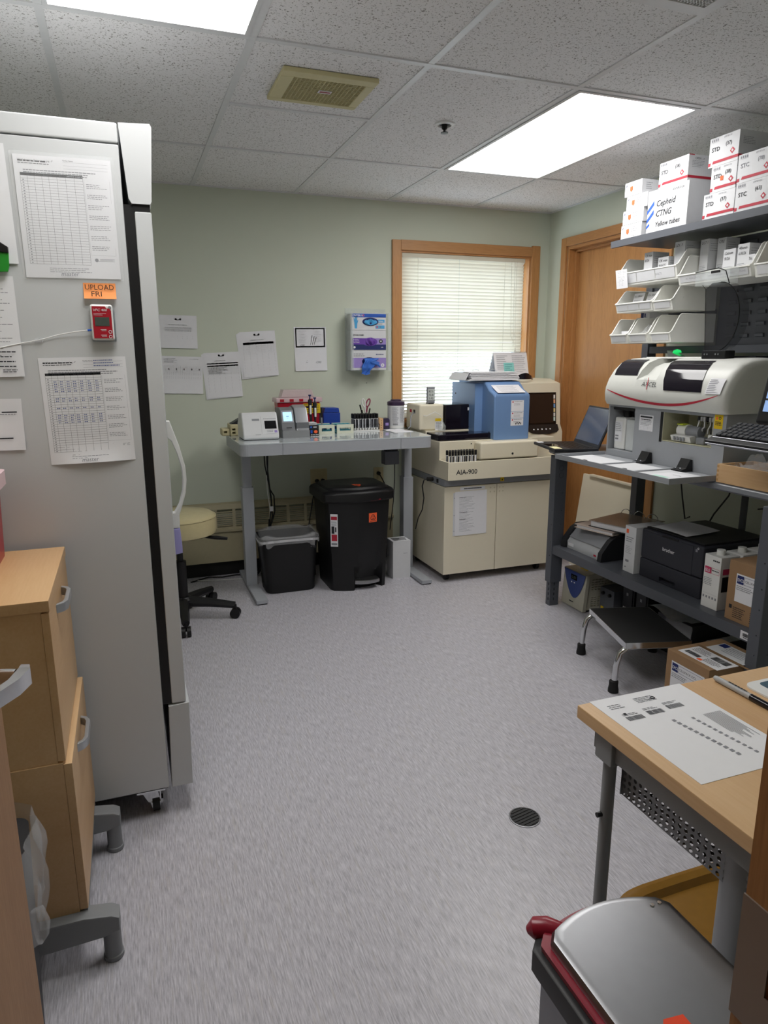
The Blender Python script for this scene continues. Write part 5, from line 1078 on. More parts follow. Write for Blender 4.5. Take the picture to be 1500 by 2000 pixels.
M().cyl((2.73, 2.43, .36), (2.73, 2.43, .868), .016, seg=12).obj('support_post', 'ws_grey', ws)
M().prism([(2.215, .872), (2.205, .880), (2.205, .897), (2.215, .905), (2.80, .905), (2.80, .870)], 'y', 1.60, 3.30, .002).obj('worktop', 'ws_top', ws)
M().prism([(2.195, .312), (2.195, .360), (2.80, .360), (2.80, .345), (2.215, .345), (2.215, .312)], 'y', 1.80, 3.215).obj('lower_shelf', 'ws_grey', ws)
q = M().quads([[(2.1945, y, z) for y, z in ((1.905, .318), (1.845, .318), (1.845, .352), (1.905, .352))]]).obj('shelf_label', 'paper', ws); rects(FX(2.1944, 1.900, .318), barcode(.006, .050, .012, .026)+lines(.01, .045, .009, 1, .01, .003, .05), 'ink', q)
M().prism([(2.418, 1.946), (2.418, 1.978), (2.80, 1.978), (2.80, 1.962), (2.435, 1.962), (2.435, 1.946)], 'y', 1.80, 3.15).obj('upper_shelf', 'ws_grey', ws)
M().box(2.725, 2.765, 1.82, 3.165, 1.415, 1.452, .002).obj('beam', 'ws_grey', ws)
pnl = M().box(2.750, 2.760, 1.82, 2.725, 1.4525, 1.945, .001).obj('louvre_panel', 'ws_grey', ws)
for i in range(9):
    for j in range(9): 
        y = 2.66-.085*i; z = 1.485+.052*j
        M().prism([(2.7495, z), (2.740, z+.003), (2.738, z+.016), (2.744, z+.018), (2.7495, z+.016)], 'y', y-.046, y).obj('louvre', 'ws_grey', pnl)
for z in (1.585, 1.725, 1.865): M().box(2.728, 2.742, 2.727, 3.165, z, z+.038).obj('bin_rail', 'ws_grey', ws)
# ---- white bins
mat('bin_white', '#efefea', .35, var=.02)
def bin_(y1, y0, z, h, label, lip=.048, cards=1, x0=2.450, dep=.272):
    t = thing('storage_bin', label, 'bin', (x0+dep/2, (y0+y1)/2, z), 0, 'white hopper bins on the workstation'); w_ = .0025
    m = M(); sd = [(x0+.014, z), (x0, z+lip), (x0+.012, z+lip+.006), (x0+.055, z+h-.006), (x0+.065, z+h), (x0+dep, z+h), (x0+dep, z)]
    m.prism(sd, 'y', y0, y0+w_); m.prism(sd, 'y', y1-w_, y1)
    m.prism([(x0+.014, z), (x0, z+lip), (x0+.003, z+lip), (x0+.017, z)], 'y', y0+w_, y1-w_); m.box(x0+dep-w_, x0+dep, y0+w_, y1-w_, z, z+h); m.box(x0+.015, x0+dep-w_, y0+w_, y1-w_, z, z+w_)
    m.box(x0-.003, x0+.003, y0-.001, y1+.001, z+lip-.005, z+lip+.001, .001)
    m.box(x0+.07, x0+dep-.02, y0-.0012, y0, z+h*.45, z+h*.48); m.box(x0+.07, x0+dep-.02, y0-.0012, y0, z+h*.74, z+h*.76)
    m.obj('shell', 'bin_white', t)
    for s_y in (y0+w_/2, y1-w_/2): M().tube([(x0, s_y, z+lip), (x0+.012, s_y, z+lip+.006), (x0+.055, s_y, z+h-.006), (x0+.065, s_y, z+h), (x0+dep, s_y, z+h)], .0032, 6).obj('rim', 'bin_white', t)
    L_ = (y1-y0-.02)/max(cards, 1)
    for k in range(cards):
        f2 = F((x0+.0105, y1-.01-L_*k, z+.010), (0, -1, 0), (-.014, 0, lip)); M().quads([[f2.p(a, b, .0012) for a, b in ((.002, 0), (L_-.002, 0), (L_-.002, lip-.016), (.002, lip-.016))]]).obj('card_label', 'white_card', t)
    return t
b1 = bin_(3.12, 2.705, 1.755, .135, 'wide white bin under the shelf with medication notice taped on', .062, 3)
b2 = bin_(2.690, 2.285, 1.722, .135, 'wide white bin holding calcium and albumin cartons', .045, 3)
b3 = bin_(2.265, 1.90, 1.715, .145, 'white bin holding wooden sticks next to the solutions bin', .052, 2)
b4 = bin_(3.122, 2.853, 1.621, .112, 'middle row white bin holding two printed cards', .046, 3)
b5 = bin_(2.846, 2.718, 1.617, .122, 'middle row white bin holding a small clear bottle', .046, 1)
b6 = bin_(3.150, 3.020, 1.466, .124, 'lowest row white bin holding paper sachets', .046, 1)
b7 = bin_(3.005, 2.870, 1.466, .124, 'lowest row white bin holding clear plastic wrapping', .046, 1)
b8 = bin_(2.848, 2.710, 1.466, .132, 'empty lowest row white bin beside the louvred panel', .046, 1)
def blab(t, y, z, tx, size, x=2.4495, lip=.048): text(F((x-.0035, y, z), (0, -1, 0), (-.014, 0, lip)), tx, size, 'faint_ink', t, lift=.0022)
blab(b1, 2.83, 1.782, 'BOLTS', .014); blab(b2, 2.63, 1.741, 'AU REAGENTS', .013, lip=.045); blab(b2, 2.50, 1.741, 'LINE EXTENSION SOLUTION', .011, lip=.045); blab(b2, 2.375, 1.743, 'ISE SOLUTIONS', .011, lip=.045)
fr = F((2.447, 3.112, 1.742), (0, -1, 0), (-.014, 0, .09)); p = sheet('taped_notice', 'small printed notice taped over the corner of the wide bin', 'label', fr, .088, .092, thick=.0006, curl=lambda a, b: .003+.003*math.sin(a*30)); rects(fr, lines(.008, .080, .085, 2, .006, .003, .1)+lines(.012, .07, .070, 10, .006, .0018, .4), 'ink', p)
def carton(y1, y0, x0, x1, z0, z1, label, hand=None, group='small white cartons in the bins'):
    t = thing('reagent_carton', label, 'box', ((x0+x1)/2, (y0+y1)/2, z0), 0, group); M().box(x0, x1, y0, y1, z0, z1, .001).obj('carton', 'white_card', t); f2 = FX(x0-.0002, y1, z0)
    w_, h_ = y1-y0, z1-z0
    if hand:
        for k, s__ in enumerate(hand.split('|')): text(f2.sub(.006, h_-.022-.022*k), s__, .017, 'ink', t, 'handwriting', shear=.25, sx=min(1, (w_-.01)/(.0095*len(s__)+.001)))
    rects(f2, lines(.006, w_-.008, h_*.42, 3, .007, .0018, .4, (.003, .008)), 'faint_ink', t)
    f3 = FY(x0+.004, y0-.0002, z0); rects(f3, lines(.006, min(.07, x1-x0-.01), h_-.02, 4, .01, .0018, .4), 'faint_ink', t); return t
zb1 = 1.7580; zb2 = 1.7250; zb4 = 1.624; zb3 = 1.718
carton(2.985, 2.925, 2.50, 2.60, zb1, 1.905, 'tall white carton standing alone in the wide shelf bin', 'CK max|8/26'); carton(2.885, 2.815, 2.50, 2.60, zb1, 1.870, 'shorter white carton with two written lines in the wide bin', 'CK max|9/16/25'); carton(2.80, 2.735, 2.52, 2.62, zb1, 1.93, 'white carton marked LDL at the far back of the wide bin', 'LDL 3'); carton(2.68, 2.63, 2.56, 2.66, zb2, 1.925, 'white carton marked GGT behind the calcium carton', 'GGT 1'); carton(2.618, 2.57, 2.60, 2.68, zb2, 1.925, 'white carton marked CRE at the back of the solutions bin', 'CRE'); carton(2.47, 2.405, 2.49, 2.59, zb2, 1.850, 'white carton marked Calcium in the solutions bin', 'Calcium|9/26'); carton(2.395, 2.335, 2.49, 2.61, zb2, 1.862, 'white carton marked Albumin 6/30/26 in the solutions bin', 'Albumin|6/30/26'); carton(2.33, 2.292, 2.48, 2.55, zb2, 1.812, 'low white carton in the corner of the solutions bin', 'Tbili'); carton(2.255, 2.205, 2.53, 2.63, zb3, 1.895, 'white carton marked TBili beside the wooden sticks', 'TBili|11/25')
for k, (y, lb_) in enumerate(((3.075, 'first'), (2.985, 'second'))):
    fr = F((2.505+.01*k, y, zb4), (0, -1, 0), (.03, 0, .1)); p = sheet('printed_card', 'printed card standing in the middle row bin, %s from the door' % lb_, 'card', fr, .078, .098); rects(fr, lines(.008, .072, .062, 6, .009, .0022, .4), 'faint_ink', p); text(fr.sub(.008, .078), 'E.U. 500uA', .012, 'ink', p, lift=.001)
t = thing('small_bottle', 'small clear bottle lying in the middle row bin', 'bottle', (2.56, 2.78, 1.665)); M().tube([(2.53, 2.765, 1.64), (2.55, 2.77, 1.675), (2.565, 2.775, 1.70)], [.016, .016, .010], 10).obj('bottle', 'white_plastic', t); M().cyl((2.565, 2.775, 1.70), (2.572, 2.777, 1.715), .009, seg=10).obj('cap', 'white_plastic', t)
t = thing('paper_sachets', 'bundle of white paper sachets in the lowest bin', 'sachets', (2.55, 3.085, 1.475))
for k in range(6): M().box(2.50+.012*k, 2.503+.012*k, 3.04+.004*k, 3.12-.003*k, 1.47, 1.53-.006*k, mtx=None).obj('sachet', 'paper', t)
t = thing('plastic_wrap', 'crumpled clear plastic wrapping in the lowest bin', 'wrapping', (2.56, 2.94, 1.475)); M().grid(lambda a, b: Vector((2.50+.12*a, 2.89+.10*b, 1.52+.035*math.sin(a*9+b*3)*math.sin(b*7)+.02*a)), 10, 10).obj('wrap', 'cloudy_bag', t)
t = thing('wooden_sticks', 'bundle of wooden applicator sticks in the white bin', 'sticks', (2.52, 2.16, 1.72)); m = M()
for k in range(14): m.cyl((2.47, 2.20-.006*k, 1.785+.004*(k % 3)), (2.60, 2.20-.006*k, 1.815+.004*(k % 3)), .0025, seg=6)
m.obj('sticks', mat('stick_wood', '#d9c08e', .7), t); t.children[0]['kind'] = 'stuff'
t = thing('blue_small_box', 'small blue and white box standing behind the lowest bins', 'box', (2.60, 3.03, 1.592)); M().box(2.56, 2.68, 2.985, 3.05, 1.592, 1.620, .001).obj('carton', 'white_card', t); rects(FX(2.5598, 3.05, 1.592), [(0, 0, .022, .028), (.028, .006, .036, .024)], 'navy_print', t)
# ---- cartons on the upper shelf
ZS = 1.9785
def std_box(y1, y0, z0, z1, label, t1, t2, x0=2.430, x1=2.66, dot=None, faded=False):
    t = thing('reagent_case', label, 'box', ((x0+x1)/2, (y0+y1)/2, z0), 0, 'white cases with red bands on the upper shelf'); M().box(x0, x1, y0, y1, z0, z1, .001).obj('carton', 'white_card', t); f2 = FX(x0-.0002, y1, z0); w_, h_ = y1-y0, z1-z0
    polyp(f2, [[(.022, .012), (w_, .012), (w_, .023), (.026, .023)], [(0, .006), (.012, .006), (.014, .019), (0, .019)]], 'red_print', t)
    ink_ = 'faint_ink' if faded else 'ink'
    text(f2.sub(.014, h_*.52), t1, .023, ink_, t, sx=1.05, bold=.014); text(f2.sub(w_*.55, h_*.62), t2, .020, ink_, t, sx=1.0, bold=.010); rects(f2, [(.010+.010*k, h_-.016, .016+.010*k, h_-.007) for k in range(4)]+[(.007, h_-.019, .050, h_-.0184), (.007, h_-.0045, .050, h_-.004)], 'faint_ink', t)
    text(f2.sub(w_*.48, h_-.012), 'EXP 8/1/26', .009, 'faint_ink', t, 'handwriting', shear=.3)
    c = (w_*.80, h_*.38); polyp(f2, [[(c[0]+a, c[1]+b) for a, b in ((-.013, 0), (0, -.013), (.013, 0), (0, .013))]], 'red_print', t); polyp(f2, [[(c[0]+a, c[1]+b) for a, b in ((-.006, 0), (0, -.006), (.006, 0), (0, .006))]], 'white_card', t, 'emblem_centre', .0009)
    f3 = FY(x0, y0-.0002, z0); rects(f3, [(0, .012, x1-x0, .023)], 'red_print', t); rects(f3, lines(.02, .1, h_-.025, 5, .006, .0018, .4), 'faint_ink', t)
    if dot: rects(f2, [dot], 'orange_print', t, 'sticker', .0012)
    return t
std_box(2.550, 2.382, ZS, 2.081, 'case marked STD (37) lying directly on the upper shelf', 'STD', '(37)'); std_box(2.378, 2.205, ZS, 2.090, 'case marked STC (63) lying directly on the upper shelf', 'STC', '(63)')
std_box(2.520, 2.385, 2.0815, 2.186, 'case marked STD (38) with a square orange sticker', 'STD', '(38)', dot=(.052, .042, .068, .060)); std_box(2.380, 2.205, 2.0905, 2.200, 'faded case marked STC (78) on the STC (63) case', 'STC', '(78)', faded=True)
std_box(2.543, 2.386, 2.1865, 2.302, 'case marked STD (37) topmost of the tall stack', 'STD', '(37)')
t = std_box(2.842, 2.660, 2.1675, 2.277, 'case marked STD (38) on the hand lettered carton', 'STD', '(38)', x1=2.62); f3 = FY(2.43, 2.6598, 2.1675); text(f3.sub(.035, .09), 'OPEN -->', .013, 'ink', t); rects(f3, [(0, .106, .03, .1095)], 'red_print', t)
t = thing('lettered_carton', 'large white carton hand lettered Cepheid CTNG Yellow tubes', 'box', (2.53, 2.785, ZS)); M().box(2.430, 2.62, 2.645, 2.905, ZS, 2.167, .001).obj('carton', 'white_card', t)
f2 = FX(2.4298, 2.905, ZS)
for k, s__ in enumerate(('Cepheid', 'CTNG', 'Yellow tubes')): text(f2.sub(.058, .112-.045*k), s__, .038 if k < 2 else .032, 'ink', t, 'handwriting', shear=.25, sx=.95, bold=.012)
text(f2.sub(.16, .165), 'EXP 8/31/26', .014, 'ink', t, 'handwriting', shear=.3)
polyp(f2, [[(.0, y), (.045, y+.038), (.045, y+.058), (.0, y+.018)] for y in (.085, .045)]+[[(0, .02), (.022, .035), (.018, .045), (0, .032)]], 'blue_print', t, 'blue_stripe')
zz = [ZS, 2.045, 2.109, 2.176]
for k, (y1, y0) in enumerate(((3.09, 2.94), (3.083, 2.933), (3.062, 2.912), (3.082, 2.957))):
    h_ = .066 if k else .0655; t = thing('cartridge_box', ('bottom', 'second', 'third', 'top')[k]+' white cartridge box with orange shield in the four box stack', 'box', (2.5, (y0+y1)/2, zz[k]), 0, 'small boxes stacked at the shelf end'); M().box(2.43, 2.58, y0, y1, zz[k], zz[k]+h_-.0005, .001).obj('carton', 'white_card', t); f2 = FX(2.4298, y1, zz[k])
    polyp(f2, [[(.040, .044), (.060, .044), (.060, .026), (.050, .018), (.040, .026)]], 'orange_print', t, 'shield'); rects(f2, lines(.075, .12, .050, 3, .009, .002, .3)+lines(.08, .115, .01, 1, .01, .002, .1), 'faint_ink', t); polyp(f2, [[(.008, .045), (.014, .054), (.020, .056), (.012, .045)]], 'navy_print', t); rects(FY(2.434, y0-.0002, zz[k]), lines(.02, .06, .05, 4, .009, .002, .3), 'faint_ink', t)
M().verts([(2.44, 2.96, 2.2415), (2.44, 3.05, 2.2415), (2.50, 3.06, 2.262), (2.50, 2.97, 2.258)], [(0, 1, 2, 3)]).obj('torn_lid', 'white_card', t)
# ================================================================== benchtop chemistry analyser
C_ = thing('chemistry_analyzer', 'white and grey benchtop chemistry analyzer with red curved stripe', 'analyzer', (2.5, 2.53, .905)); cy0, cy1 = 2.155, 2.895
mat('ax_white', '#cfd0cb', .35, var=.015); mat('ax_grey', '#9a9da2', .42, var=.02); mat('ax_bay', '#b9b79c', .5)
fx = 2.275
m = M(); m.box(fx+.15, 2.73, cy0, cy1, .907, 1.168); m.box(fx, fx+.15, 2.512, 2.70, .907, 1.168); m.box(fx, fx+.15, 2.70, 2.885, .907, .945).box(fx, fx+.15, 2.885, cy1, .907, 1.168); m.box(fx, fx+.15, cy0, 2.512, .907, 1.025).box(fx, fx+.15, cy0, 2.222, 1.025, 1.168).box(fx, fx+.15, 2.222, 2.512, 1.155, 1.168).box(fx, fx+.15, 2.70, 2.885, 1.158, 1.168); m.obj('lower_body', 'ax_grey', C_)
m = M(); m.box(fx+.146, fx+.149, 2.223, 2.511, 1.026, 1.154).box(fx+.001, fx+.149, 2.223, 2.2255, 1.026, 1.154).box(fx+.001, fx+.149, 2.5085, 2.511, 1.026, 1.154).box(fx+.001, fx+.149, 2.226, 2.508, 1.026, 1.029); m.obj('pump_bay', 'ax_bay', C_)
M().box(fx-.0015, fx, 2.512, 2.527, 1.02, 1.155).obj('bay_seal', 'black_plastic', C_)
M().cyl((fx+.05, 2.45, 1.078), (fx+.05, 2.40, 1.078), .028, seg=20).obj('pump_drum', 'white_plastic', C_); M().cyl((fx+.05, 2.398, 1.078), (fx+.05, 2.33, 1.078), .024, seg=20).obj('pump_motor', 'grey_metal', C_); M().box(fx+.02, fx+.06, 2.41, 2.445, 1.104, 1.108, .001).obj('pump_tag', mat('lime', '#c8d832', .6), C_)
q = M().prism([(fx+.015, 1.032), (fx+.005, 1.056), (fx+.04, 1.062), (fx+.05, 1.032)], 'y', 2.35, 2.465).obj('valve_block', 'white_plastic', C_)
for k in range(4): M().box(fx+.003, fx+.010, 2.435-.018*k, 2.446-.018*k, 1.037, 1.053, .001).obj('valve_port', 'grey_metal', q)
for k in range(7):
    y = 2.36-.016*k; M().tube([(fx+.06, y, 1.13), (fx+.04, y-.02, 1.12-.008*(k % 3)), (fx+.045, y-.005, 1.095), (fx+.06, y+.01, 1.075)], .003, 6).obj('tubing', 'clear_plastic' if k % 2 else 'white_plastic', C_); M().box(fx+.055, fx+.075, y-.006, y+.006, 1.125, 1.145, .002).obj('fitting', 'dark_plastic' if k % 3 == 0 else 'white_plastic', C_)
M().box(fx+.03, fx+.08, 2.23, 2.275, 1.03, 1.075, .003).obj('reservoir', 'white_plastic', C_); M().box(fx+.035, fx+.075, 2.235, 2.27, 1.076, 1.10, .002).obj('reservoir_cap', 'black_plastic', C_)
M().box(fx+.02, fx+.06, 2.285, 2.33, 1.03, 1.06, .004).obj('solenoid', 'grey_metal', C_)
for y1, y0, h_, m_ in ((2.872, 2.795, 1.125, 'white_plastic'), (2.788, 2.722, 1.12, 'bottle_clear')):
    mat('bottle_clear', '#c9cdce', .25); bt_ = M().box(fx+.025, fx+.12, y0, y1, .946, h_-.02, .008, 3).obj('bottle', m_, C_); M().cyl((fx+.07, (y0+y1)/2, h_-.02), (fx+.07, (y0+y1)/2, h_+.012), .018, seg=14).obj('bottle_cap', 'black_plastic', bt_)
    if y1 > 2.8: q = M().quads([[(fx+.0235, y, z) for y, z in ((2.866, .985), (2.812, .985), (2.812, 1.085), (2.866, 1.085))]]).obj('bottle_label', 'paper', bt_); rects(FX(fx+.0233, 2.866, .985), lines(.005, .048, .092, 5, .009, .0025, .4)+[(.006, .025, .03, .032), (.006, .01, .03, .018)], 'faint_ink', q)
M().box(fx+.02, fx+.13, 2.72, 2.88, 1.142, 1.156).obj('manifold', 'black_plastic', C_)
def front_label(y1, y0, z0, z1, m_, x=fx-.0008): q = M().quads([[(x, y, z) for y, z in ((y1, z0), (y0, z0), (y0, z1), (y1, z1))]]).obj('front_label', m_, C_); return q, FX(x, y1, z0)
q, f2 = front_label(2.665, 2.573, 1.06, 1.133, 'paper'); rects(f2, [(.006, .060, .086, .068)]+lines(.01, .08, .054, 1, .01, .004, .05), 'ink', q); rects(f2, lines(.008, .085, .045, 4, .006, .002, .3)+gridr(.008, .084, .004, .018, 3, 2), 'faint_ink', q)
q, f2 = front_label(2.217, 2.173, 1.108, 1.166, 'yellow_print'); rects(f2, lines(.006, .038, .03, 3, .006, .003, .2), 'ink', q); polyp(f2, [[(.006, .038), (.019, .038), (.0125, .052)]], 'orange_print', q); M().torus((fx-.0012, 2.189, 1.152), .005, .0012, 'x', 12, 5).obj('mark', 'ink', q)
# hood : front profile swept along Y with softly rounded ends
HP = [(2.252, 1.170), (2.240, 1.190), (2.236, 1.225), (2.240, 1.255), (2.256, 1.295), (2.286, 1.338), (2.325, 1.372), (2.375, 1.389), (2.44, 1.394), (2.725, 1.388), (2.735, 1.375), (2.735, 1.170)]
def hood_ring(y, k, rec=0): cx, cz = 2.49, 1.17; return [(cx+(x-cx)*k+(.030 if rec and z > 1.32 and x < 2.45 else 0), y, cz+(z-cz)*k-(.020 if rec and z > 1.32 and x < 2.45 else 0)) for x, z in HP]
loft(M(), [hood_ring(*q_) for q_ in ((cy0-.012, .86), (cy0-.006, .94), (cy0+.004, .978), (cy0+.03, 1), (2.5, 1), (2.556, 1), (2.562, 1, 1), (2.680, 1, 1), (2.686, 1), (cy1-.03, 1), (cy1-.004, .978), (cy1+.004, .94), (cy1+.008, .86))]).obj('hood', 'ax_white', C_)
def hx(z):
    for (x0_, z0_), (x1_, z1_) in zip(HP, HP[1:9]):
        if z0_ <= z <= z1_: return x0_+(x1_-x0_)*(z-z0_)/(z1_-z0_)
    return 2.40
def on_hood(pts_fn, nu, nv, off): return M().grid(lambda a, b: (lambda y, z: Vector((hx(z)-off*.85, y, z+off*.5)))(*pts_fn(a, b)), nu, nv)
on_hood(lambda a, b: (2.856+.022*b-(.162-.007*b)*a, 1.312+.072*b), 8, 10, .003).obj('smoked_window', 'smoke', C_)
on_hood(lambda a, b: (2.485+.064*b-(.217+.024*b)*a, 1.252+.128*b), 10, 12, .003).obj('smoked_window', 'smoke', C_)
def stripe(a, b):
    y = 2.868-.69*a; zc = 1.189+.052*((a-.55)/.55)**2 if a < .55 else 1.189+.055*((a-.55)/.45)**2
    return y, zc+(.0045*(1-abs(2*a-1)**3)+.0012)*(2*b-1)
on_hood(stripe, 40, 2, .0022).obj('red_stripe', 'red_print', C_)
text(F((hx(1.266), 2.634, 1.266), (0, -1, 0), (hx(1.290)-hx(1.266), 0, .024)), 'AXCEL', .030, 'ink', C_, lift=.003, bold=0, sx=1.05); text(F((hx(1.294), 2.634, 1.294), (0, -1, 0), (hx(1.303)-hx(1.294), 0, .009)), 'ACE', .011, 'faint_ink', C_, lift=.003)
polyp(F((hx(1.256), 2.634, 1.256), (0, -1, 0), (hx(1.30)-hx(1.256), 0, .044)), [[(.026, .052), (.030, .052), (.046, -.006), (.042, -.006)]], 'red_print', C_, 'logo_slash', .0042)
q = M().grid(lambda a, b: Vector((hx(1.25+.062*b)-.003, 2.246-.080*a, 1.25+.062*b)), 2, 4).obj('hood_label', 'paper', C_); m = M()
for k in range(8):
    z = 1.255+.007*k; m.quads([[(hx(z)-.0045, y, zz) for y, zz in ((2.24, z), (2.24-.03-.04*rnd.random(), z), (2.24-.03-.04*rnd.random()*.5, z+.0025), (2.24, z+.0025))]])
m.obj('print', 'faint_ink', q)
M().box(2.44, 2.70, 2.20, 2.32, 1.389, 1.400, .003).obj('rear_cover', 'smoke', C_); M().box(2.40, 2.72, 2.35, 2.80, 1.389, 1.397, .003).obj('top_rail', 'white_plastic', C_)
# opened front flap
fp = M().box(1.975, 2.272, 2.12, 2.90, .907, .914, .001).obj('front_flap', 'ax_grey', C_)
m = M(); m.box(1.975, 1.980, 2.12, 2.90, .914, .931, .001).box(1.98, 2.272, 2.12, 2.125, .914, .931, .001).box(1.98, 2.272, 2.895, 2.90, .914, .931, .001); m.obj('flap_rim', 'ax_grey', fp)
M().box(1.99, 2.18, 2.60, 2.88, .9142, .918, .001).obj('flap_liner', 'white_card', fp); M().box(1.99, 2.20, 2.38, 2.585, .9142, .918, .001).obj('flap_liner', 'white_card', fp); M().box(1.99, 2.20, 2.135, 2.365, .9142, .918, .001).obj('flap_liner', 'white_card', fp)
for y in (2.372, 2.592): M().box(1.985, 2.22, y-.006, y+.006, .918, .923, .001).obj('flap_rib', 'ax_grey', fp)
for y in (2.70, 2.42): M().box(2.0, 2.02, y, y+.022, .918, .925, .002).obj('catch', 'dark_plastic', fp)
for y in (2.585, 2.335):
    hg = M().prism([(2.272, .915), (2.268, .965), (2.255, .968), (2.235, .930), (2.205, .922), (2.205, .916)], 'y', y-.028, y+.028, .002).obj('hinge', 'black_plastic', C_)
    for yy, x, z in ((y-.014, 2.2565, .955), (y+.014, 2.2565, .955), (y-.014, 2.218, .925), (y+.014, 2.218, .925)): M().cyl((x-.002, yy, z), (x+.002, yy, z+.003), .005, seg=10).obj('screw', 'screw', hg)
fr = FZ(2.005, 2.30, .9185, -PI/2); p = sheet('flap_card', 'pale green printed card lying on the open analyzer flap', 'card', fr, .14, .15); rects(fr, [(.02, .02, .10, .05)], mat('mint', '#bfe3d6', .8), p); rects(fr, lines(.05, .10, .11, 1, .01, .004, .2), 'ink', p)
# raised smoked cover
mat('smoke_clear', '#2c2c31', .06, alpha=.45, var=0); mat('smoke_edge', '#0b0b0d', .2)
KX = 2.385
arc = [(2.365-.112*math.sin(PI*k/18), 1.562+.142*math.cos(PI*k/18)) for k in range(19)]
cvr = M().prism([(2.418, 1.42), (2.445, 1.682), (2.41, 1.704)]+arc, 'x', KX, KX+.003).obj('raised_cover', 'smoke_clear', C_)
m = M(); n_ = len(arc)
m.verts([(KX+.003, y, z) for y, z in arc]+[(KX+.052, y, z) for y, z in arc], [(i, i+1, n_+i+1, n_+i) for i in range(n_-1)]); m.obj('cover_strip', 'smoke_clear', cvr)
M().tube([(KX, y, z) for y, z in arc], .0018, 5).obj('cover_edge', 'smoke_edge', cvr); M().tube([(KX, 2.418, 1.42), (KX, 2.445, 1.682), (KX, 2.465, 1.70)], .0014, 5).obj('cover_edge', 'smoke_edge', cvr)
M().box(KX+.001, KX+.05, 2.325, 2.51, 1.698, 1.762).obj('cover_top_guard', 'acrylic', cvr); M().tube([(KX, 2.512, 1.756), (KX, 2.385, 1.763), (KX, 2.345, 1.748), (KX, 2.32, 1.695)], .002, 5).obj('guard_edge', 'smoke_edge', cvr); M().box(KX-.004, KX+.001, 2.375, 2.42, 1.744, 1.754).obj('guard_latch', 'black_plastic', cvr)
M().box(KX-.015, KX+.04, 2.29, 2.42, 1.388, 1.424, .004).obj('cover_hinge', 'black_plastic', cvr)
for y in (2.40, 2.385, 2.34, 2.325): M().cyl((KX-.018, y, 1.408), (KX-.014, y, 1.408), .004, seg=8).obj('screw', 'screw', cvr)
t = thing('green_indicator', 'small beacon with green light behind the chemistry analyzer', 'indicator', (2.68, 2.88, 1.39)); M().prism([(2.86, 1.389), (2.94, 1.389), (2.95, 1.43), (2.86, 1.40)], 'x', 2.66, 2.70).obj('base', 'bottle_clear', t); M().lathe([(.022, 0), (.018, .012), (0, .018)], (2.68, 2.90, 1.418), 14).obj('lamp', mat('green_lamp', '#1f9a50', .3, emit=.6, emitc='#20c060'), t)
# ================================================================== laptop, monitor, keyboard, wooden box
lp = thing('laptop', 'open black laptop with dim screen at the end of the workstation', 'laptop', (2.262, 3.225, .906), math.radians(-103.8))
def LB(name, m_, *a, **k): return M().box(*a, **k).obj(name, m_, lp, local=True)
lb_ = LB('base', 'dark_plastic', -.172, .172, -.125, .118, .002, .018, .004)
m = M()
for r_ in range(5):
    for c in range(13): m.box(-.150+.0232*c, -.130+.0232*c, -.030+.026*r_, -.009+.026*r_, .018, .0195)
kk = m.obj('keys', 'black_plastic', lp, local=True); kk['kind'] = 'stuff'
LB('touchpad', 'black_gloss', -.055, .045, -.112, -.045, .018, .0186)
LB('sticker', mat('pale_yellow', '#e6dfae', .8), .06, .15, -.118, -.075, .018, .0185); LB('sticker', 'paper', -.165, -.125, -.115, -.08, .018, .0185)
mt = Matrix.Translation((0, .116, .016)) @ Matrix.Rotation(math.radians(-22), 4, 'X')
M().box(-.172, .172, -.004, .005, 0, .222, .003, mtx=mt).obj('screen_lid', 'dark_plastic', lp, local=True); M().box(-.160, .160, -.0052, -.0042, .018, .212, mtx=mt).obj('screen', mat('dim_screen', '#3c4250', .15, emit=.06, emitc='#5a6478'), lp, local=True)
LB('feet', 'black_plastic', -.15, .15, -.06, .11, 0, .002)
# monitor on its arm
mo = thing('monitor', 'black computer monitor on an arm above the workstation', 'monitor', (2.14, 1.68, 1.16), math.radians(-90)); mt = Matrix.Rotation(math.radians(-12), 4, 'X')
M().box(-.215, .215, -.012, .03, 0, .34, .012, 3, mtx=mt).obj('case', 'black_plastic', mo, local=True); M().box(-.190, .190, -.0135, -.011, .045, .315, mtx=mt).obj('screen', mat('blue_screen', '#8fa9d0', .2, emit=.35, emitc='#7f9fd2'), mo, local=True)
M().box(-.190, .190, -.0145, -.0136, .085, .092, mtx=mt).obj('taskbar', 'dark_plastic', mo, local=True)
ar = mo; M().cyl((2.45, 1.68, .905), (2.45, 1.68, 1.40), .018, seg=14).obj('pole', 'black_plastic', ar); M().box(2.39, 2.51, 1.62, 1.74, .905, .915, .002).obj('base_plate', 'black_plastic', ar); M().tube([(2.45, 1.68, 1.33), (2.30, 1.68, 1.33), (2.232, 1.68, 1.33)], .014, 8).obj('arm', 'black_plastic', ar); M().tube([(2.45, 1.68, 1.05), (2.25, 1.68, 1.07), (2.12, 1.68, 1.085)], .014, 8).obj('tray_arm', 'black_plastic', ar)
kb = thing('keyboard', 'black keyboard with silver front edge on a raised tray', 'keyboard', (2.04, 1.72, 1.10)); kt = Matrix.Translation((1.962, 1.72, 1.088)) @ Matrix.Rotation(math.radians(-20), 4, 'Y')
M().box(0, .165, -.225, .225, 0, .018, .003, mtx=kt).obj('case', 'black_plastic', kb); M().box(-.004, .002, -.22, .22, .004, .010, .001, mtx=kt).obj('silver_edge', 'screw', kb); M().box(.028, .034, -.215, .215, .018, .0205, .001, mtx=kt).obj('silver_line', 'screw', kb)
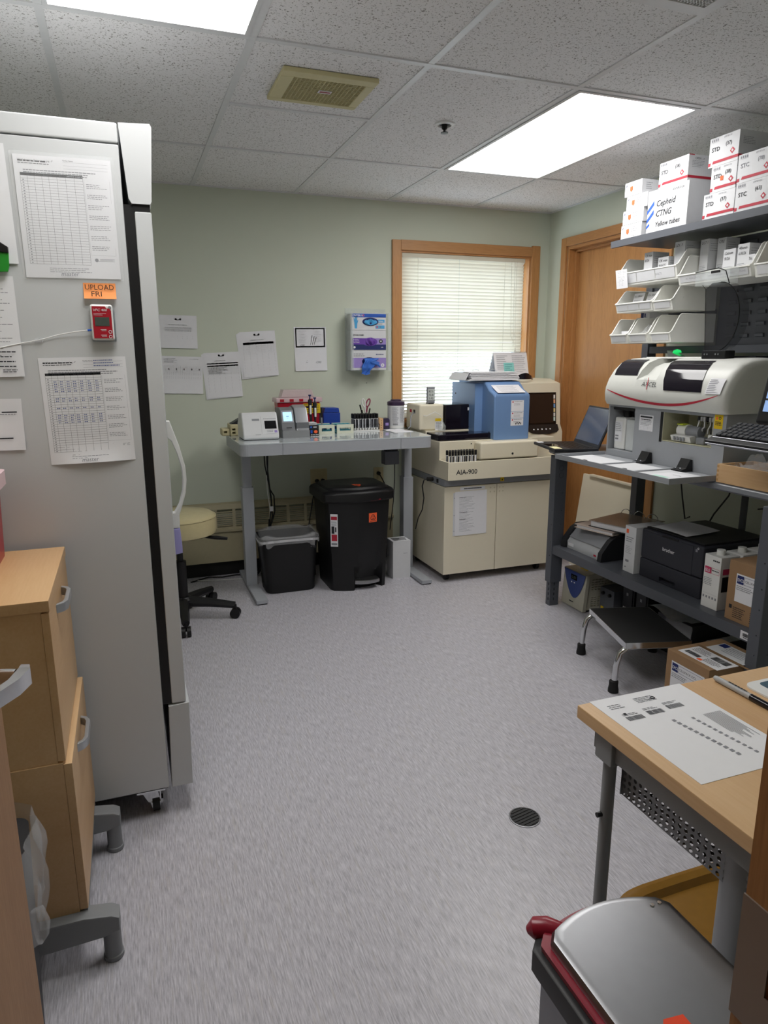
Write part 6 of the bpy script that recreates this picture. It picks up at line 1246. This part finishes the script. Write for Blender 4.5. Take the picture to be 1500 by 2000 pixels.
for r_ in range(5):
    for c in range(18):
        if r_ == 0 and 4 < c < 10: continue
        M().box(.040+.0235*r_, .060+.0235*r_, -.214+.0238*c, -.193+.0238*c, .018, .026, .0025, 1, mtx=kt).obj('key', 'dark_plastic', kb)
M().box(.040, .060, -.095, .024, .018, .026, .0025, 1, mtx=kt).obj('space_bar', 'dark_plastic', kb)
# wooden dovetail box
wx = thing('wooden_box', 'small wooden dovetailed box holding plastic bags on the workstation', 'box', (2.30, 2.0, .905)); a, b, c, e, z0, z1 = 2.208, 2.40, 1.80, 2.115, .906, .980
for n_, q in (('front_board', (a, a+.010, c, e)), ('back_board', (b-.010, b, c, e)), ('end_board', (a+.010, b-.010, e-.010, e)), ('end_board', (a+.010, b-.010, c, c+.010))): M().box(*q, z0, z1, .001).obj(n_, 'maple', wx)
M().box(a+.01, b-.01, c+.01, e-.01, z0, z0+.006).obj('bottom_board', 'maple', wx)
for k in range(4):
    for y in (e-.0100, c+.0002): M().box(a-.0006, a, y, y+.0098, z0+.006+.018*k, z0+.015+.018*k).obj('dovetail', mat('end_grain', '#b78f5c', .7), wx)
t = thing('plastic_bags', 'crumpled clear plastic bags lying in the wooden box', 'bags', (2.30, 1.96, .92)); M().grid(lambda u, v: Vector((2.222+.165*u, 1.815+.28*v, .955+.045*math.sin(u*7+v*11)*math.sin(v*9+u*3)+.02)), 16, 20).obj('bag', 'cloudy_bag', t); M().box(2.25, 2.36, 1.83, 1.90, .914, .97, .003).obj('carton', 'white_card', t)
# ================================================================== lower shelf
Z3 = .3605
bm_ = thing('binding_machine', 'grey desktop binding machine with dark ends on the lower shelf', 'machine', (2.34, 3.01, Z3)); mat('lt_grey', '#a9abae', .45)
M().prism([(2.252, Z3), (2.252, .40), (2.300, .462), (2.315, .470), (2.46, .470), (2.46, Z3)], 'y', 2.862, 3.145, .002).obj('body', 'lt_grey', bm_)
for y0, y1 in ((3.145, 3.185), (2.828, 2.862)): M().prism([(2.235, Z3), (2.240, .405), (2.290, .468), (2.33, .492), (2.45, .490), (2.47, Z3)], 'y', y0, y1, .004).obj('end_cap', 'dark_plastic', bm_)
M().verts([(2.262, 2.866, .424), (2.262, 3.141, .424), (2.318, 3.141, .480), (2.318, 2.866, .480)], [(0, 1, 2, 3)]).obj('sloped_plate', 'grey_metal', bm_)
rects(FX(2.2515, 2.91, .372), [(0, 0, .022, .010)], 'red_print', bm_, 'indicator'); rects(FX(2.2515, 3.135, .375), [(0, 0, .05, .018)], 'paper', bm_, 'badge')
def stack(name, label, x, y, z, w_, d_, h_, rot, m1, m2, rings=True):
    t = thing(name, label, 'binder', (x, y, z), rot, 'binders on the lower shelf')
    M().box(-d_/2, d_/2, -w_/2, w_/2, 0, .003).obj('cover', m1, t, local=True); M().box(-d_/2+.008, d_/2-.01, -w_/2+.01, w_/2-.01, .003, h_-.003).obj('pages', 'paper', t, local=True); M().box(-d_/2, d_/2, -w_/2, w_/2, h_-.003, h_).obj('cover_top', m2, t, local=True)
    if rings:
        for k in (-.08, 0, .08): M().torus((d_/2-.03, k, h_), .032, .002, 'x', 14, 6, 0, PI).obj('ring', 'chrome', t, local=True)
stack('paper_folder', 'pale folder of papers lying on the binding machine', 2.39, 2.985, .4925, .25, .24, .020, .25, 'pinkish', 'pinkish', False) if 'pinkish' in MATS or mat('pinkish', '#c8b8ae', .6) else None
mat('film_glossy', '#a39a90', .12, alpha=.8)
stack('open_binder', 'open ring binder in glossy film on top of the pale folder', 2.455, 2.915, .513, .27, .29, .034, .30, 'dark_plastic', 'film_glossy')
wbx = thing('reagent_carton', 'tall white reagent carton with orange sticker beside the printer', 'box', (2.35, 2.635, Z3)); M().box(2.262, 2.46, 2.612, 2.690, Z3, .592, .001).obj('carton', 'white_card', wbx); f2 = FX(2.2618, 2.690, Z3); rects(f2, [(.010, .195, .026, .215)], 'orange_print', wbx, 'sticker'); rects(f2, lines(.012, .065, .178, 3, .010, .004, .3)+lines(.012, .06, .13, 5, .008, .002, .4)+[(.015, .05, .04, .062), (.012, .02, .022, .026)], 'faint_ink', wbx)
pr = thing('laser_printer', 'dark grey laser printer with output sheet on the lower shelf', 'printer', (2.48, 2.405, Z3)); mat('pr_dark', '#2d2e36', .5)
cut(M().box(2.283, 2.68, 2.212, 2.598, Z3, .452, .006).obj('paper_cassette', 'pr_dark', pr), M().box(2.27, 2.305, 2.36, 2.46, .372, .392)); M().box(2.283, 2.68, 2.212, 2.598, .4535, .598, .010, 3).obj('body', 'pr_dark', pr); M().box(2.30, 2.66, 2.225, 2.585, .598, .606, .003).obj('top_panel', 'black_plastic', pr)
M().box(2.2815, 2.284, 2.27, 2.58, .457, .588).obj('front_door', 'pr_dark', pr); M().box(2.2805, 2.284, 2.36, 2.46, .585, .594).obj('door_grip', 'black_plastic', pr)
text(FX(2.2812, 2.452, .522), 'brother', .024, 'paper', pr, lift=.0008, bold=.01); M().torus((2.2805, 2.24, .585), .004, .001, 'x', 10, 5).obj('power_mark', 'paper', pr); rects(FX(2.2812, 2.255, .568), [(0, 0, .012, .012)], 'faint_ink', pr)
fr = FZ(2.31, 2.57, .6065, -PI/2+.02); sheet('printed_page', 'blank white page lying in the printer output tray', 'paper', fr, .22, .20, curl=lambda a, b: .001+.035*(b/.2)**2*.25+.004*math.sin(a*12))
def carton_bottle(y1, y0, x0, x1, label):
    t = thing('reagent_carton', label, 'box', ((x0+x1)/2, (y0+y1)/2, Z3), 0, 'reagent cartons with screw caps'); M().box(x0, x1, y0, y1, Z3, .590, .002).obj('carton', 'white_plastic', t); M().cyl(((x0+x1)/2-.01, (y0+y1)/2, .590), ((x0+x1)/2-.01, (y0+y1)/2, .612), .017, seg=18).obj('cap', 'white_plastic', t); return t
t = carton_bottle(2.165, 2.078, 2.245, 2.345, 'white SLS reagent carton with screw cap in front of the others'); f2 = FX(2.2448, 2.165, Z3); mat('pink_print', '#c43a63', .6)
rects(f2, [(.006, .150, .040, .178)], 'pink_print', t); text(f2.sub(.008, .156), 'SLS', .018, 'paper', t, lift=.001, bold=.02); rects(f2, gridr(.042, .082, .152, .176, 1, 1, .0012), 'pink_print', t); rects(f2, lines(.045, .08, .168, 1, .01, .004, .05)+[(.045+.009*k, .206, .052+.009*k, .212) for k in range(4)], 'ink', t); rects(f2, lines(.006, .05, .130, 5, .007, .0025, .3)+[(.008+.016*k, .042, .016+.016*k, .052) for k in range(5)]+[(.006, .062, .08, .0625)], 'faint_ink', t); rects(FY(2.248, 2.0778, Z3), [(.01, .08, .07, .145)], 'black_plastic', t); rects(FY(2.248, 2.0778, Z3), [(.01, .155, .06, .18)], 'pink_print', t)
carton_bottle(2.165, 2.078, 2.36, 2.46, 'white reagent carton with screw cap directly behind the front one'); carton_bottle(2.165, 2.078, 2.475, 2.575, 'white reagent carton with screw cap nearest the wall')
def dcl_box(name, label, x0, x1, y0, y1, z0, z1):
    t = thing(name, label, 'box', ((x0+x1)/2, (y0+y1)/2, z0)); M().box(x0, x1, y0, y1, z0, z1, .002).obj('carton', 'cardboard', t); return t
t = dcl_box('cardboard_box', 'brown cardboard box with DCL label and spout on the lower shelf', 2.222, 2.50, 1.775, 2.015, Z3, .608); f2 = FX(2.2218, 2.015, Z3)
def dcl_label(f2, t, w_=.185, h_=.115):
    q = M().quads([[f2.p(a, b, .0008) for a, b in ((0, 0), (w_, 0), (w_, h_), (0, h_))]]).obj('label', 'paper', t); rects(f2, [(.005, h_-.040, .036, h_-.006)], 'navy_print', q, lift=.0014); text(f2.sub(.007, h_-.030), 'DCL', .017, 'paper', q, lift=.002, bold=.02); text(f2.sub(.042, h_-.028), 'CELLPACK DCL', .013, 'ink', q, lift=.0014)
    rects(f2, gridr(.038, .160, h_-.038, h_-.008, 1, 1, .0012), 'navy_print', q, lift=.0014); rects(f2, lines(.005, .09, h_-.048, 3, .007, .003, .3)+lines(.10, .17, .05, 4, .009, .002, .4), 'faint_ink', q, lift=.0014)
dcl_label(f2.sub(.04, .085), t); rects(f2, [(.018, .050, .032, .066)]+lines(.038, .10, .060, 6, .008, .003, .3)+lines(.12, .20, .060, 6, .008, .003, .3), 'ink', t)
M().cyl((2.33, 1.84, .608), (2.33, 1.84, .640), .020, seg=16).obj('spout', 'white_plastic', t); M().cyl((2.33, 1.84, .640), (2.33, 1.84, .655), .012, seg=12).obj('spout_cap', 'white_plastic', t)
# cables below the worktop
for pts, lb_ in (([(2.62, 2.75, .866), (2.61, 2.70, .70), (2.60, 2.66, .60), (2.59, 2.62, .62)], 'black cable hanging below the worktop by the binder'), ([(2.68, 2.45, .866), (2.67, 2.47, .75), (2.64, 2.52, .65), (2.63, 2.53, .615)], 'black cable hanging below the worktop above the printer'), ([(2.60, 2.10, .866), (2.62, 2.12, .80), (2.66, 2.22, .74), (2.74, 2.36, .70)], 'black cable curving to the support post'), ([(2.10, 3.10, .902), (2.14, 3.02, .882), (2.20, 2.93, .862), (2.30, 2.86, .845)], 'black cable looping under the laptop')):
    tag(M().tube(pts, .004, 6).obj('hanging_cable', 'cable_black', None, origin=pts[-1]), lb_, 'cable')
# ================================================================== under the workstation
vr = thing('voltage_regulator', 'beige voltage regulator with blue shield display on the floor', 'regulator', (2.42, 3.13, 0)); mat('vr_beige', '#b5b2a2', .45); mat('vr_blue', '#35467e', .4)
vrb = M().box(2.318, 2.60, 3.035, 3.230, .012, .222, .005).obj('body', 'vr_beige', vr); M().verts([(2.298, 3.236, .006), (2.298, 3.034, .006), (2.302, 3.016, .222), (2.302, 3.222, .222), (2.320, 3.236, .006), (2.320, 3.034, .006), (2.320, 3.016, .224), (2.320, 3.222, .224)], [(0, 1, 2, 3), (4, 5, 6, 7), (0, 1, 5, 4), (1, 2, 6, 5), (2, 3, 7, 6), (3, 0, 4, 7)]).obj('front_panel', 'vr_beige', vr)
f2 = FX(2.2995, 3.222, .006); polyp(f2, [[(.002, .214)]+[(.002+.2*k/12, .214-.155*math.sin(PI*k/12)**.8) for k in range(1, 12)]+[(.200, .214)]], 'vr_blue', vr, 'shield', .003); rects(f2, [(.07, .165, .125, .195)], 'black_gloss', vr, 'display', .004); text(f2.sub(.076, .170), '0.80', .024, 'lcd_grey', vr, lift=.0045); rects(f2, [(.072, .145, .082, .152), (.098, .145, .108, .152)], 'paper', vr, 'button', .004); rects(f2, [(.06, .03, .10, .036)], 'ink', vr, 'badge', .003)
m = M()
for j in range(5):
    for i in range(9): m.box(2.35+.022*i, 2.366+.022*i, 3.030, 3.043, .13+.014*j, .136+.014*j)
    for i in range(9): m.box(2.35+.022*i, 2.366+.022*i, 3.030, 3.043, .035+.012*j, .040+.012*j)
cut(vrb, m)
M().box(2.33, 2.59, 3.05, 3.22, 0, .012).obj('foot', 'dark_plastic', vr); M().box(2.36, 2.40, 3.10, 3.16, .2222, .2232).obj('warning_label', 'yellow_print', vr)
t = thing('transformer', 'dark transformer box with two knobs beside the voltage regulator', 'transformer', (2.47, 2.97, 0)); M().box(2.40, 2.58, 2.905, 3.022, 0, .155, .004).obj('case', 'ws_grey', t)
for y in (2.99, 2.935): M().cyl((2.388, y, .125), (2.401, y, .125), .009, seg=12).obj('knob', 'black_plastic', t)
M().box(2.396, 2.40, 2.985, 3.005, .012, .045).obj('tag', 'yellow_print', t)
for k, (y1, y0) in enumerate(((2.89, 2.80), (2.785, 2.695))):
    t = thing('battery_backup', ('black battery backup tower with white lettering', 'black battery backup tower without lettering beside the lettered one')[k], 'battery backup', (2.55, (y0+y1)/2, 0)); M().box(2.445, 2.72, y0, y1, 0, .235, .006).obj('case', 'black_plastic', t); M().box(2.438, 2.446, y0+.008, y1-.008, .01, .225, .003).obj('front_panel', 'dark_plastic', t); M().box(2.436, 2.439, y0+.036, y0+.05, .15, .166).obj('button', 'grey_metal', t)
    if k == 0: text(FX(2.4375, y1-.015, .07), 'APC', .022, 'paper', t, lift=.0015, bold=.02)
# step stool
ss = thing('step_stool', 'chrome step stool with black ribbed top on the floor', 'step stool', (2.085, 2.352, 0), math.radians(-106)); mat('rubber_black', '#161617', .7, bump=.3, bscale=600)
hw, hd, zt_ = .205, .142, .225
M().box(-hw, hw, -hd, hd, zt_-.012, zt_, .002).obj('tread', 'rubber_black', ss, local=True); m = M(); m.box(-hw-.003, hw+.003, -hd-.003, -hd, zt_-.026, zt_+.001, .001).box(-hw-.003, hw+.003, hd, hd+.003, zt_-.026, zt_+.001, .001).box(-hw-.003, -hw, -hd, hd, zt_-.026, zt_+.001, .001).box(hw, hw+.003, -hd, hd, zt_-.026, zt_+.001, .001); m.obj('chrome_band', 'chrome', ss, local=True)
for sx_ in (-1, 1):
    pts = [(sx_*.195, -.178, .03), (sx_*.195, -.172, .12), (sx_*.195, -.160, .175), (sx_*.195, -.13, .200), (sx_*.195, -.06, .204), (sx_*.195, .06, .204), (sx_*.195, .13, .200), (sx_*.195, .160, .175), (sx_*.195, .172, .12), (sx_*.195, .178, .03)]
    lg_ = M().tube(pts, .0125, 12).obj('leg_tube', 'chrome', ss, local=True)
    for sy_ in (-1, 1): M().lathe([(.013, .055), (.019, .05), (.019, .03), (.022, .012), (.022, 0), (0, 0)], (sx_*.195, sy_*.178, 0), 16).obj('rubber_foot', 'rubber_black', lg_, local=True)
# carton on the floor
t = dcl_box('shipping_carton', 'brown shipping carton with barcode labels on the floor below the workstation', 1.978, 2.26, 1.832, 2.05, 0, .248); f2 = FX(1.9778, 2.05, 0); dcl_label(f2.sub(.03, .10), t, .17, .11)
fz = FZ(1.99, 2.035, .2485, -PI/2); q = M().quads([[fz.p(a, b, .0006) for a, b in ((.015, .012), (.215, .012), (.215, .12), (.015, .12))]]).obj('shipping_label', 'paper', t); rects(fz, barcode(.03, .10, .03, .055)+barcode(.12, .20, .07, .105)+lines(.03, .11, .11, 5, .009, .003, .3)+lines(.12, .20, .06, 4, .009, .003, .3), 'ink', q, lift=.0012); rects(fz, [(.105, .018, .125, .034)], 'orange_print', q, 'sticker', .0016)
q = M().quads([[fz.p(a, b, .0006) for a, b in ((.03, .14), (.215, .14), (.215, .24), (.03, .24))]]).obj('label', 'white_card', t); rects(fz, [(.035, .20, .07, .235)], 'navy_print', q, lift=.0012); rects(fz, lines(.08, .20, .225, 5, .013, .004, .3), 'faint_ink', q, lift=.0012)
M().quads([[fz.p(a, b, .0004) for a, b in ((0, .124), (.25, .124), (.25, .137), (0, .137))]]).obj('tape', mat('tape', '#8b6d4d', .3), t)
# papers and bag under the shelf, white device
t = thing('plastic_bag_box', 'dark box with papers in a clear bag under the lower shelf', 'box', (2.42, 2.42, 0)); M().box(2.36, 2.60, 2.31, 2.53, 0, .185, .004).obj('box', 'dark_plastic', t); M().grid(lambda u, v: Vector((2.315+.26*v, 2.57-.30*u, .188+.018*math.sin(u*8)*math.sin(v*3+1)+.02*(1-v))), 10, 8).obj('papers', 'paper', t); M().grid(lambda u, v: Vector((2.352+.004*math.sin(v*9), 2.47-.17*u, .19-.10*v)), 6, 6).obj('bag_front', 'cloudy_bag', t)
t = thing('white_device', 'white and black office device under the lower shelf beside the shipping carton', 'device', (2.50, 2.03, 0)); M().box(2.385, 2.64, 1.88, 2.26, 0, .140, .015, 3).obj('case', 'white_plastic', t); M().box(2.40, 2.64, 1.89, 2.18, .140, .152, .004).obj('top_cover', 'black_plastic', t)
# ================================================================== near table
tb_ = thing('maple_table', 'maple topped table with grey frame and perforated tray beside the steel trash can', 'table', (1.15, .70, 0)); TZ = .75; tx0, tx1, ty0, ty1 = .765, 1.60, .355, 1.008
M().box(tx0, tx1, ty0, ty1, TZ-.027, TZ, .003).obj('table_top', 'maple', tb_)
m = M(); m.box(tx0+.022, tx0+.052, ty0+.02, ty1-.03, TZ-.075, TZ-.027).box(tx1-.052, tx1-.022, ty0+.02, ty1-.03, TZ-.075, TZ-.027).box(tx0+.052, tx1-.052, ty1-.06, ty1-.03, TZ-.075, TZ-.027).box(tx0+.052, tx1-.052, ty0+.02, ty0+.05, TZ-.075, TZ-.027); m.obj('frame', 'base_grey', tb_)
for x, y in ((.800, .945), (1.56, .945)): lg_ = M().cyl((x, y, 0), (x, y, TZ-.027), .0125, seg=16).obj('leg', 'base_grey', tb_); M().box(x-.022, x+.02, y-.028, y+.02, TZ-.085, TZ-.026, .004).obj('leg_bracket', 'base_grey', lg_); M().cyl((x-.022, y, .55), (x-.011, y, .55), .005, seg=10).obj('bolt', 'black_plastic', lg_)
M().cyl((.870, .672, .03), (.870, .672, TZ-.027), .052, seg=32).obj('column', 'grey_metal', tb_); M().vbox(.80, .95, .50, .84, 0, .03, .03).obj('column_foot', 'base_grey', tb_)
# perforated hanging tray: real holes
def perforated(fr, w_, h_, nx, ny, rad, parent, name, mat_):
    m = M(); dx, dy = w_/nx, h_/ny; vs, fs = [], []
    for i in range(nx):
        for j in range(ny):
            b = len(vs); cx, cy = (i+.5)*dx, (j+.5)*dy
            sq = [(i*dx, j*dy), ((i+1)*dx, j*dy), ((i+1)*dx, (j+1)*dy), (i*dx, (j+1)*dy)]
            vs += [fr.p(*p) for p in sq]; vs += [fr.p(cx+rad*math.cos(PI*(1.25+.5*k/1)-.0), cy+rad*math.sin(PI*(1.25+.5*k))) for k in range(4)]+[fr.p(cx+rad*math.cos(PI*(1.5+.5*k)), cy+rad*math.sin(PI*(1.5+.5*k))) for k in range(4)]
            for k in range(4): fs += [(b+k, b+(k+1) % 4, b+4+(k+1) % 4, b+8+k), (b+k, b+8+k, b+4+k)]
    m.verts(vs, fs); return m.obj(name, mat_, parent)
mat('tray_metal', '#85878b', .38, metal=.3)
tx = .822; tl = .56
pt_ = perforated(F((tx, .935, .592), (0, -1, 0), (0, 0, 1)), tl, .054, 40, 4, .0042, tb_, 'perforated_side', 'tray_metal'); perforated(F((tx, .935, .592), (0, -1, 0), (1, 0, 0)), tl, .12, 48, 10, .004, tb_, 'perforated_floor', 'tray_metal')
M().tube([(tx, .935, .592), (tx, .935, .646), (tx, .375, .646)], .0025, 6).obj('tray_rim', 'tray_metal', tb_)
M().box(tx, tx+.12, .933, .936, .592, .646).obj('tray_end', 'tray_metal', tb_); M().box(tx+.118, tx+.121, .375, .935, .592, .70).obj('tray_back', 'tray_metal', tb_)
# sheet, marker, mouse pad on the table
fr = FZ(.802, 1.0135-.282, TZ+.0004, .0); fr = F((.7925, .726, TZ+.0003), (1, 0, 0), (.035, 1, 0)); p = sheet('insert_sheet', 'white product insert sheet with barcodes on the maple table', 'paper', fr, .2185, .282, curl=lambda a, b: .0004)
# print runs sideways on the sheet: the reader's lines follow the long edge
mat('dim_ink', '#5c5d63', .8); R = lines(.02, .055, .255, 3, .006, .002, .3)+lines(.085, .14, .262, 4, .005, .002, .3)
rects(fr, R, 'faint_ink', p)
for x0_, y0_ in ((.025, .195), (.075, .20), (.125, .205)): rects(fr, barcode(x0_, x0_+.036, y0_, y0_+.014), 'dim_ink', p, 'barcode'); rects(fr, lines(x0_, x0_+.035, y0_+.024, 2, .004, .0016, .3), 'faint_ink', p)
M().torus(tuple(fr.p(.125, .252, .0008)), .004, .0008, 'z', 12, 4).obj('mark', 'ink', p); rects(fr, [(.112, .249, .120, .2505), (.030, .216, .036, .222)], 'ink', p)
rects(fr, [(.098+.002*k, .165-.0112*k, .105+.002*k, .172-.0112*k) for k in range(12)], 'faint_ink', p, 'symbol_row'); rects(fr, [(.138+.0015*k, .160-.0112*k, .144+.0015*k, .166-.0112*k) for k in range(12)], 'faint_ink', p, 'symbol_row'); rects(fr, [(.168+.0032*k, .075+.03*rnd.random(), .1692+.0032*k, .168) for k in range(13)], 'faint_ink', p, 'print_columns')
mk = thing('permanent_marker', 'grey permanent marker with black cap lying on the maple table', 'marker', (1.09, .93, TZ)); a, b = Vector((1.090, .995, TZ+.0065)), Vector((1.090, .905, TZ+.0065))
M().tube([a, a+(b-a)*.06, a+(b-a)*.2, b], [.004, .0058, .0062, .0062], 14).obj('barrel', mat('marker_grey', '#a7a8aa', .4), mk); M().tube([b, b+Vector((0, -.045, 0)), b+Vector((0, -.055, 0))], [.0066, .0064, .003], 14).obj('cap', 'black_gloss', mk); rects(F((1.0905, .96, TZ+.0127), (0, -1, 0), (1, 0, 0)), lines(0, .045, .002, 1, .01, .004, .05, (.003, .007), .001), 'ink', mk)
md = thing('mouse_pad', 'white and teal mouse pad at the edge of the maple table', 'mouse pad', (1.22, .86, TZ)); M().vbox(1.125, 1.33, .72, .958, TZ+.0003, TZ+.004, .02).obj('pad', 'white_plastic', md); M().vbox(1.155, 1.32, .74, .948, TZ+.004, TZ+.0046, .01).obj('printed_area', mat('teal_dark', '#3b5866', .6), md)
# tray on the floor
gt = thing('serving_tray', 'amber brown rimmed plastic tray lying on the floor below the table', 'tray', (1.295, 1.03, 0)); mat('amber', '#8a6426', .25, var=.1)
def trayr(k): return [(0, .165, .18, .004), (.5, .178, .193, .006), (.7, .188, .203, .024), (.85, .205, .220, .030), (1, .218, .232, .026)][k]
n_ = 48; rings = []
for k in range(5):
    _, hy, hx_, z = trayr(k); rings.append([(*rr(1.295, 1.03, hx_, hy, 0, i/n_), z) for i in range(n_)])
vs = [p for r in rings for p in r]; fs = [(i*n_+j, i*n_+(j+1) % n_, (i+1)*n_+(j+1) % n_, (i+1)*n_+j) for i in range(4) for j in range(n_)]+[tuple(range(n_))]
t_ = M().verts(vs, fs); bmesh.ops.solidify(t_.bm, geom=t_.bm.faces[:], thickness=.003); t_.obj('tray', 'amber', gt)
# ================================================================== steel step can in the foreground
st_ = thing('steel_trash_can', 'brushed steel step trash can with red bag beside the entry', 'trash can', (.59, .53, 0)); mat('can_plastic', '#1a1a1c', .5); mat('brushed_lid', '#9a9b9e', .34, metal=1, var=.05); mat('red_bag', '#8f1c30', .3)
kx0, kx1, ky0, ky1, KZ = .482, .70, .375, .688, .615
def kring(z, g):
    pts = [(kx0-g, ky0-g), (kx1+g, ky0-g), (kx1+g, ky1-.012+g)]+[(kx1+g-(kx1-kx0+2*g)*i/16, ky1+g+.028*math.sin(PI*i/16)**.8-.004) for i in range(1, 16)]+[(kx0-g, ky1-.012+g)]; return [(x, y, z) for x, y in pts]
loft(M(), [kring(0, -.006), kring(.02, 0), kring(.55, 0)]).obj('body', mat('can_steel', '#85868a', .35, metal=.8), st_)
loft(M(), [kring(.55, .005), kring(.560, .010), kring(.592, .010), kring(.596, .004)]).obj('rim', 'can_plastic', st_)
loft(M(), [kring(.5965, .001), kring(.605, .002)]).obj('bag_edge', 'red_bag', st_)
loft(M(), [kring(.6052, -.008), kring(.612, -.007), kring(.619, -.010), kring(.622, -.020)]).obj('lid', 'brushed_lid', st_)
M().tube([(.545, .665, .600), (.525, .690, .601), (.508, .706, .598), (.495, .716, .594), (.487, .722, .589)], [.006, .012, .017, .016, .006], 12).obj('bag_tail', 'red_bag', st_)
for x in (.660, .673): M().cyl((x, .668, .6215), (x, .668, .6235), .003, seg=8).obj('rivet', 'chrome', st_)
M().quads([[(x, y, .6226) for x, y in ((.515, .485), (.548, .520), (.575, .517), (.575, .47), (.53, .455))]]).obj('sticker', mat('red_orange', '#ee4a22', .6), st_)
